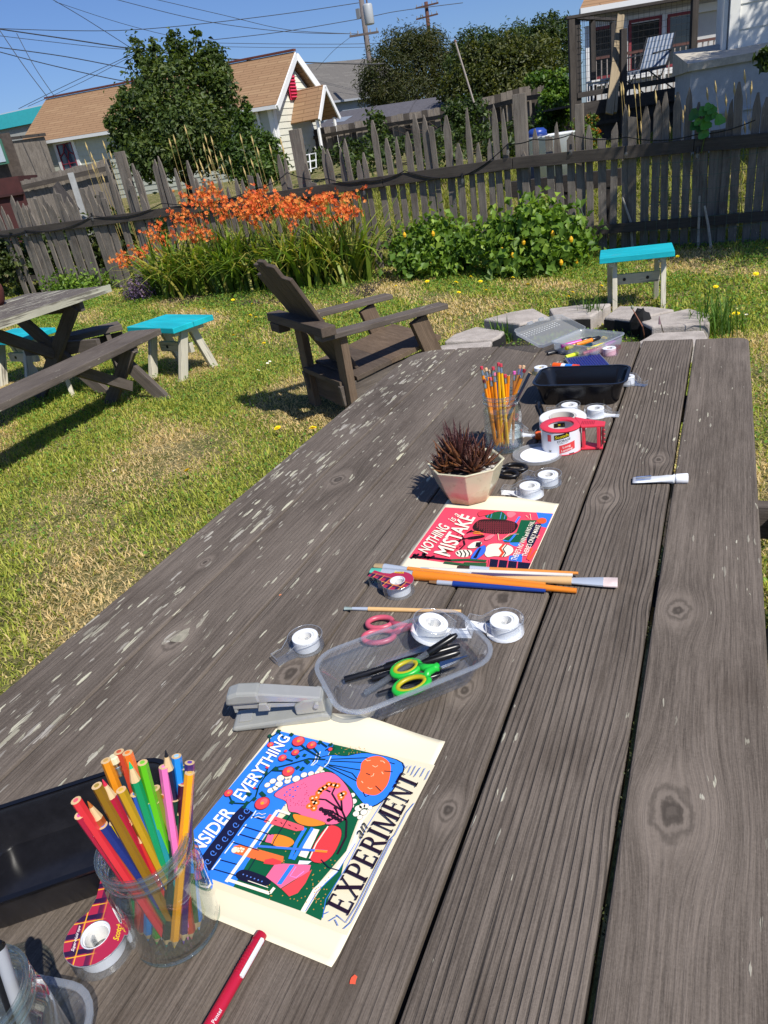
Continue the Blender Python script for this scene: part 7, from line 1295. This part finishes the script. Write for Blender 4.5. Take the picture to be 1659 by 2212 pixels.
# ================================================================ succulent in planter
def planter():
    b = tt(c4, 375, 1110); cx, cy = b.x+.006, b.y+.0; root = thing('succulent_planter', 'eight-sided cream and rust glazed bowl planter above the pink poster', 'planter', (cx, cy, T)); Z = Vector((cx, cy, T)); n = 8; h = .078
    t = NT('cream_rust_glaze'); po = t.n('TexCoord').outputs[3]; z = t.n('SeparateXYZ', {0: po}).outputs[2]; nz = t.noise(po, 26, 4, .6); nz2 = t.noise(po, 70, 4, .6); f = t.m_('ADD', z, t.m_('MULTIPLY', t.m_('SUBTRACT', nz, .5), .045))
    col = t.mix(t.smooth(f, .002, .018), (.24, .085, .03), (.46, .27, .19)); col = t.mix(t.smooth(f, .016, .038), col, (.62, .58, .40)); col = t.mix(t.m_('MULTIPLY', t.smooth(nz2, .55, .75), .35), col, (.30, .22, .10)); t.principled(col, .22, Coat_Weight=.4)
    def ring(r, zz, sc=0): return [Z+Vector((r*math.cos(a)*1.02, r*math.sin(a)*.96, zz)) for a in [2*math.pi*(k+.35)/n+(0) for k in range(n)]]
    mb = MB(); loft(mb, [ring(.040, .001), ring(.046, .006), ring(.059, .035), ring(.072, h-.004), ring(.0745, h), ring(.0725, h+.002), ring(.0685, h), ring(.062, h-.018)], True, False); mb.build('bowl', t.m, root, bev=.006)
    g = MB().face(ring(.0635, h-.015)); g.build('potting_grit', flat('#6a625c', .95, var=.5, bump=1.0), root)
    for k in range(26): a, r = random.uniform(-.6, 1.5), random.uniform(.035, .058); p = Z+Vector((r*math.cos(a), r*math.sin(a), h-.012)); MB().blob(p, (random.uniform(.003, .006), random.uniform(.003, .006), .003), 6, 4, .2).build('pebble', flat(random.choice(('#b9b4ae', '#8e8984', '#d2cec6')), .9), root)
    pl = thing('succulent', 'spiky dark red-brown haworthia-like succulent in the cream planter', 'plant', Z+Vector((-.004, 0, h-.014))); pc = pl.location.copy()
    tm = NT('succulent_skin'); gg = tm.n('Attribute', attribute_name='gc').outputs[1]; yl = tm.n('SeparateXYZ', {0: gg}).outputs[1]; dots = tm.n('TexVoronoi', {'Vector': tm.vm('MULTIPLY', gg, (430, 330, 430)), 'Scale': 1.0}).outputs[0]; rn = tm.n('ObjectInfo').outputs['Random']
    cc = tm.mix(tm.smooth(yl, .0, .05), (.085, .030, .012), (.050, .014, .014)); cc = tm.mix(tm.m_('MULTIPLY', tm.smooth(rn, .62, .9), .75), cc, (.22, .085, .025)); cc = tm.mix(tm.m_('MULTIPLY', tm.m_('SUBTRACT', 1.0, tm.smooth(dots, .18, .34)), .6), cc, (.30, .17, .13)); tm.principled(cc, .5, Normal=tm.bump(dots, .6, -.001))
    def spike(c0, az, el, L, w):
        d = Vector((math.cos(az)*math.cos(el), math.sin(az)*math.cos(el), math.sin(el))); up = Vector((0, 0, 1)); s = d.cross(up).normalized(); nn = s.cross(d); mb = MB(); vs, gs = [], []; seg = 7
        for i in range(seg+1):
            u = i/seg; p = c0+d*(L*u)+up*(L*.30*u*u); ww = w*(math.sin(min(1, u*2.2+.35)*math.pi/2))*(1-u**1.6)+.0003; tk = ww*.45
            for k, (a_, b_) in enumerate(((-1, .15), (0, .35), (1, .15), (.55, -.7), (-.55, -.7))): vs.append(p+s*(a_*ww/2)+nn*(b_*tk)); gs.append((a_*ww/2, L*u, b_*tk))
        fs = [(i*5+k, i*5+(k+1) % 5, (i+1)*5+(k+1) % 5, (i+1)*5+k) for i in range(seg) for k in range(5)]; mb.add(vs, fs, gs); mb.build('spiky_leaf', tm.m, pl, True)
    for (ox, oy, cnt, L0, w0, tall) in ((-.008, .006, 56, .060, .021, 1.0), (.022, -.018, 30, .038, .012, .55), (.034, .010, 26, .044, .012, .7), (-.034, -.022, 26, .040, .010, .55), (-.03, .02, 24, .045, .011, .7)):
        for k in range(cnt):
            f = k/cnt; el = math.radians(2+76*f**1.35); az = k*2.39996; spike(pc+Vector((ox, oy, .002+.010*f*tall)), az, el, L0*random.uniform(.8, 1.12)*(.85+.3*f), w0*random.uniform(.85, 1.1)*(1.05-.35*f))
planter()
# ================================================================ packing tape, lids, small things at the far end
def packing():
    p = tt(c4, 1110, 728); R, h = .0425, .050; root = thing('packing_tape', 'red packing tape dispenser standing upright with a printed clear roll', 'tape dispenser', p); Z = Vector((p.x, p.y, T)); mr = flat('#dd3b4c', .35)
    MB().lathe([(R-.006, .001), (R, .001), (R, h), (R-.006, h)], 48, Z, closed=True).build('tape_roll', flat('#e3e5ea', .22, coat=.4), root, 2)
    MB().lathe([(R-.013, .002), (R-.0062, .002), (R-.0062, h+.001), (R-.013, h+.001)], 40, Z, closed=True).build('core', flat('#d7d5d2', .7), root, 2)
    MB().lathe([(R-.016, h+.0015), (R+.0005, h+.0015), (R+.0015, h+.004), (R-.002, h+.006), (R-.015, h+.005)], 40, Z, closed=True).build('top_ring', mr, root, 2); MB().lathe([(R-.01, .0002), (R+.002, .0002), (R+.002, .0012), (R-.01, .0012)], 40, Z, closed=True).build('bottom_ring', mr, root, 2)
    q_ = tt(c4, 1445, 560, h); d = Vector((q_.x-p.x, q_.y-p.y, 0)); Lx = d.length; d.normalize(); s = Vector((-d.y, d.x, 0))
    def sh(pts, z0, z1, nm, mat): mb = MB(); P = [Z+d*x+s*y for x, y in pts]; mb.prism([(v.x, v.y) for v in P], T+z0, T+z1); return mb.build(nm, mat, root, bev=.0012)
    sh([(R*.55, .040), (R*1.0, .030), (Lx, .010), (Lx, -.012), (R*1.05, -.018), (R*.95, -.005)], h+.002, h+.0065, 'handle_plate', mr); sh([(R*.9, .026), (Lx-.006, .010), (Lx-.004, -.010), (R*1.02, -.014)], .0003, .005, 'lower_plate', mr)
    sh([(Lx-.016, .012), (Lx-.009, .012), (Lx-.009, -.014), (Lx-.016, -.014)], .005, h+.002, 'front_wall', mr); sh([(R*1.06, .006), (R*1.2, .006), (R*1.2, -.012), (R*1.06, -.012)], .005, h+.002, 'inner_wall', mr); sh([(Lx-.006, .010), (Lx-.002, .010), (Lx-.002, -.012), (Lx-.006, -.012)], .012, h-.004, 'cutter_bar', flat('#6f1f28', .4))
    for k in range(4): c = Z+d*(Lx-.001)+s*(-.006)+Vector((0, 0, .016+k*.009)); MB().blob(c, .0022, 8, 5).build('stud', flat('#b8323f', .3), root)
    for k in range(8): a = Z+d*(R*1.05+k*.0035)+s*.004+Vector((0, 0, h+.0068)); MB().board(a-s*.010, a+s*.008, .0014, .001).build('grip_rib', flat('#a82634', .4), root)
    # print on the roll: wrap flat artwork round the cylinder facing the viewer
    face = math.atan2(CAM.y-p.y, CAM.x-p.x)+.12
    def wrap(mb, k): mb.v = [tuple(Z+Vector((math.cos(face+x/R)*(R+k), math.sin(face+x/R)*(R+k), y))) for x, y, _ in mb.v]; return mb
    def patch(x0, y0, x1, y1, sk, col, k):
        mb = MB(); n = 8; vs = []
        for i in range(n+1): x = x0+(x1-x0)*i/n; vs += [(x, y0+sk*(x-x0), 0), (x, y1+sk*(x-x0), 0)]
        mb.add(vs, [(2*i, 2*i+2, 2*i+3, 2*i+1) for i in range(n)]); wrap(mb, k).build('label_print', flat(col, .4), root)
    def word(s, x0, y0, x1, y1, sk, col, k):
        v, f = text_shape(s, .015); mb = MB().add([(x0+(x1-x0)*a, y0+(y1-y0)*b+sk*(x1-x0)*a, 0) for a, b in v], f); wrap(mb, k).build('lettering', flat(col, .4), root)
    patch(-.020, .0345, .012, .0455, .22, '#17140f', .0003); word('Scotch', -.018, .037, .010, .044, .22, '#e8cf1c', .0006); word('STORAGE', -.014, .0285, .014, .0335, .22, '#22242a', .0003); word('Packaging Tape', -.012, .0255, .009, .0275, .22, '#4a4c52', .0003)
    patch(-.010, .0045, .024, .0225, .22, '#e04a4c', .0003); word('Long', -.003, .0145, .014, .0205, .22, '#f6e4e0', .0006); word('Lasting', -.006, .006, .018, .0125, .22, '#f6e4e0', .0006); word('3M', -.034, .006, -.028, .011, .0, '#33343a', .0003); patch(.010, .001, .022, .003, 0, '#17140f', .0003); patch(-.036, .030, -.027, .045, .1, '#e04a4c', .0003)
    # print on the inner face of the core
    def inwrap(mb, k): mb.v = [tuple(Z+Vector((math.cos(face+math.pi-x/(R-.014))*(R-.0132-k), math.sin(face+math.pi-x/(R-.014))*(R-.0132-k), y))) for x, y, _ in mb.v]; return mb
    mb = MB().add([(-.012, .037, 0), (.012, .037, 0), (.012, .047, 0), (-.012, .047, 0), (0, .037, 0), (0, .047, 0)], [(0, 4, 5, 3), (4, 1, 2, 5)]); inwrap(mb, .0002).build('label_print', flat('#17140f', .4), root); v, f = text_shape('Scotch', .015); inwrap(MB().add([(-.010+.02*a, .0395+.006*b, 0) for a, b in v], f), .0006).build('lettering', flat('#e8cf1c', .4), root)
    w = tt(c4, 1120, 585); o = thing('white_tape_roll', 'flat white tape roll lying half hidden behind the red dispenser', 'tape roll', w); MB().lathe([(.030, .0005), (.052, .0005), (.053, .002), (.053, .030), (.051, .032), (.031, .032)], 44, Vector((w.x, w.y, T)), closed=True).build('roll', flat('#e6e6e4', .5), o, 2); MB().lathe([(.026, .0005), (.0298, .0005), (.0298, .0325), (.026, .0325)], 36, Vector((w.x, w.y, T)), closed=True).build('core', flat('#c9c4bc', .7), o, 2)
    g = tt(c4, 935, 655); o = thing('orange_stopper', 'small orange plastic cap left of the red dispenser', 'bottle cap', g); MB().lathe([(.001, .0), (.008, .0), (.0085, .002), (.0085, .013), (.0075, .0145), (.001, .0145)], 18, Vector((g.x, g.y, T))).build('cap_body', flat('#f0641e', .35), o, 2); MB().lathe([(.0086, .001), (.0095, .001), (.0095, .004), (.0086, .004)], 18, Vector((g.x, g.y, T))).build('cap_rim', flat('#d9541a', .35), o, 2)
    l = tt(c4, 920, 790); o = thing('round_lid', 'round frosted plastic lid with white disc in front of the red dispenser', 'lid', l); Zl = Vector((l.x, l.y, T)); rl = .052
    MB().lathe([(.001, .0022), (rl*.82, .0022), (rl*.84, .0045), (rl*.93, .0045), (rl, .0065), (rl+.001, .001)], 44, Zl).build('lid_body', M_frost, o, 2); MB().lathe([(.001, .0034), (rl*.80, .0034), (rl*.80, .0026)], 44, Zl+Vector((.006, 0, 0))).build('white_disc', flat('#f0f2f6', .5), o)
packing()
def box_of_markers():
    h = .034; L, fl, fr, nr = tt(c5, 738, 335, h), tt(c5, 1128, 190, h), tt(c5, 1448, 243, h), tt(c5, 1262, 350, h); c = (L+fl+fr+nr)/4; e = ((fl-L)+(fr-nr)).normalized(); rz = math.atan2(e.y, e.x)-math.pi/2; W = ((nr-L).length+(fr-fl).length)/2; D = ((fl-L).length+(fr-nr).length)/2
    tray('pencil_box', 'open milky plastic pencil box of markers at the far end of the table', (c.x, c.y), W, D, h, rz, M_frost, M_frost, .90, .02, 'box', .003)
    root = [o for o in bpy.data.objects if o.name.startswith('pencil_box')][0]
    # hinged lid lying open
    h0, h1 = tt(c5, 720, 345, h-.008), tt(c5, 1135, 185, h-.004); o0, o1 = tt(c5, 470, 205, .062), tt(c5, 885, 58, .070); mb = MB(); nrm = (h1-h0).cross(o0-h0).normalized(); nrm = nrm if nrm.z > 0 else -nrm
    def g(u, v, z=0): return h0*(1-u)*(1-v)+h1*u*(1-v)+o1*u*v+o0*(1-u)*v+nrm*z
    r = [(.06, .0), (.94, .0), (1, .08), (1, .92), (.94, 1), (.06, 1), (0, .92), (0, .08)]; loft(mb, [[g(.5+(u-.5)*.88, .5+(v-.5)*.86, -.016) for u, v in r], [g(.5+(u-.5)*.95, .5+(v-.5)*.95, -.014) for u, v in r], [g(u, v, 0) for u, v in r], [g(.5+(u-.5)*1.03, .5+(v-.5)*1.03, .0) for u, v in r]], True, False); lid = mb.build('lid', M_frost, root, 2)
    for i in range(14):
        for j, v in enumerate((.70, .78, .86)): 
            if (i+j) % 1 == 0: MB().lathe([(.001, .0012), (.0022, .0008), (.0028, 0)], 8, g(.12+i*.055, v, -.0155)).build('dimple', flat('#c9cdcc', .4), lid)
    for u_ in (.62, .38): MB().board(g(u_-.05, 1.03, .0), g(u_+.05, 1.03, .0), .008, .008).build('latch', M_frost, lid)
    for (p0, p1, z0, z1, col, cap, lb) in (((905, 352), (1180, 280), .026, .030, '#d23aa8', '#16161a', 'magenta marker with black end across the pencil box'), ((1040, 338), (1255, 272), .030, .032, '#f08a28', '#131316', 'orange marker with black cap on top in the pencil box'), ((945, 372), (1130, 318), .022, .022, '#f2e01e', '#e8d81c', 'yellow highlighter under the orange marker'), ((985, 385), (1180, 330), .012, .012, '#6ec4d8', '#5ab4c8', 'pale blue highlighter low in the pencil box'), ((1130, 385), (1310, 330), .010, .012, '#f0e438', '#e8d81c', 'lemon highlighter near the pink tape'), ((1100, 420), (1270, 368), .008, .010, '#e86a7c', '#d95a6c', 'pink highlighter against the near side of the box'), ((945, 452), (1060, 415), .006, .006, '#d8ec3a', '#c8dc30', 'lime highlighter in the front corner of the box'), ((780, 420), (930, 380), .006, .006, '#26282e', '#1a1b20', 'black marker in the left end of the pencil box'), ((1290, 345), (1390, 310), .012, .012, '#c86ad8', '#b85ac8', 'violet highlighter at the right end of the box')): pen(lb, c5, p0, p1, z0, z1, .0062, col, cap, .35, False, 'marker', 'marker', None, 'markers in the pencil box')
    # tin of blue pencils
    a, b, d = tt(c5, 938, 462, .008), tt(c5, 1245, 420, .008), tt(c5, 1552, 562, .008); e1, e2 = (b-a), (d-b); W, Ln = e1.length, e2.length; e1.normalize(); e2 = (e2-e1*e2.dot(e1)).normalized(); o = thing('pencil_tin', 'shallow metal tin of matching blue pencils behind the black tray', 'tin', (a.x, a.y, T)); mt = flat('#b9c3cc', .3, .8)
    P = lambda u, v, z: Vector((a.x, a.y, T+z))+e1*u+e2*v
    f = MB(); f.board(P(W/2, 0, .0015), P(W/2, Ln, .0015), W, .002); f.build('floor', mt, o)
    for u0, v0, u1, v1 in ((0, 0, W, 0), (W, 0, W, Ln), (W, Ln, 0, Ln), (0, Ln, 0, 0)): MB().board(P(u0, v0, .005), P(u1, v1, .005), .002, .010).build('side', mt, o)
    n = 14
    for k in range(n):
        u_ = W*(k+.5)/n; r = thing('pencil', '%s dark blue pencil counted from the left side of the shallow tin' % ('first second third fourth fifth sixth seventh eighth ninth tenth eleventh twelfth thirteenth last'.split()[k]), 'pencil', P(u_, .004, .006), 'blue pencils in the tin'); MB().tube([P(u_, .005, .0062), P(u_, Ln-.024, .0062)], W/n*.47, 6).build('barrel', flat('#1c2f86', .35), r); MB().tube([P(u_, Ln-.024, .0062), P(u_, Ln-.009, .0062)], [W/n*.46, .0012], 8).build('sharpened_tip', flat('#d9b98a', .8), r); MB().tube([P(u_, Ln-.009, .0062), P(u_, Ln-.005, .0062)], [.0012, .0002], 6).build('lead', flat(('#c23a3a', '#e08a3a', '#3a7a3a', '#2a4ab0', '#e0c83a')[k % 5], .6), r)
    # glue stick
    p0, p1 = tt(c5, 835, 525, .010), tt(c5, 1060, 545, .010); d = (p1-p0).normalized(); L_ = (p1-p0).length; o = thing('glue_stick', 'orange-capped glue stick with white and blue label behind the black tray', 'glue stick', p0)
    for f0_, f1_, col, nm in ((0, .34, '#f0601c', 'cap'), (.34, .5, '#e8eaf0', 'label'), (.5, .78, '#2a7ad8', 'label'), (.78, 1, '#e8502c', 'base')): MB().tube([p0+d*L_*f0_, p0+d*L_*f1_], .0088 if nm != 'label' else .0084, 16).build(nm, flat(col, .35), o, 2)
    pen('black marker with clip lying left of the paired tape dispensers', c4, (985, 520), (930, 385), .006, .006, .0058, '#141417', '#101012', .4, True, 'marker', 'marker')
    p = tt(c4, 1090, 245, .006); tag(MB().box(p, (.016, .009, .003), .3).build('paper_scrap', flat('#e9e9e6', .6), bev=.001), 'small crumpled white scrap inside the far black tray', 'scrap')
box_of_markers()
def glue_tube():
    a, b = tt(cG, 1050, 778, .004), tt(cG, 1300, 770, .008); d = (b-a).normalized(); s = Vector((-d.y, d.x, 0)); L = (b-a).length; o = thing('glue_tube', 'nearly empty flattened white glue tube lying on the right planks', 'tube', a); up = Vector((0, 0, 1)); mw = flat('#dfe3e6', .4, var=.12)
    mb = MB(); rings = []
    for f, w, t_ in ((0, .0135, .0008), (.10, .0135, .0012), (.35, .0125, .003), (.52, .0105, .0052), (.62, .0100, .0062), (.72, .0092, .0080), (.76, .0086, .0084)):
        c = a+d*L*f; rings.append([c+s*(w*math.cos(q_))+up*(t_*math.sin(q_)*(1+.25*math.sin(f*37+q_*3))) for q_ in [2*math.pi*k/14 for k in range(14)]])
    loft(mb, rings, True, True); mb.build('tube_body', mw, o, True); MB().tube([a+d*L*.77, a+d*L*.79, a+d*L*.985, a+d*L], [.0075, .0092, .0098, .0088], 18).build('screw_cap', flat('#eef0f2', .35), o, 2)
    q_ = lambda f, v, z: a+d*L*f+s*v+up*z
    for k in range(4): MB().board(q_(.06, .007-k*.0045, .0030), q_(.34, .007-k*.0045, .0047), .0016, .0003).build('label_print', flat(('#3a6ab0', '#2a2c34', '#6a6c74', '#3a6ab0')[k], .5), o)
glue_tube()
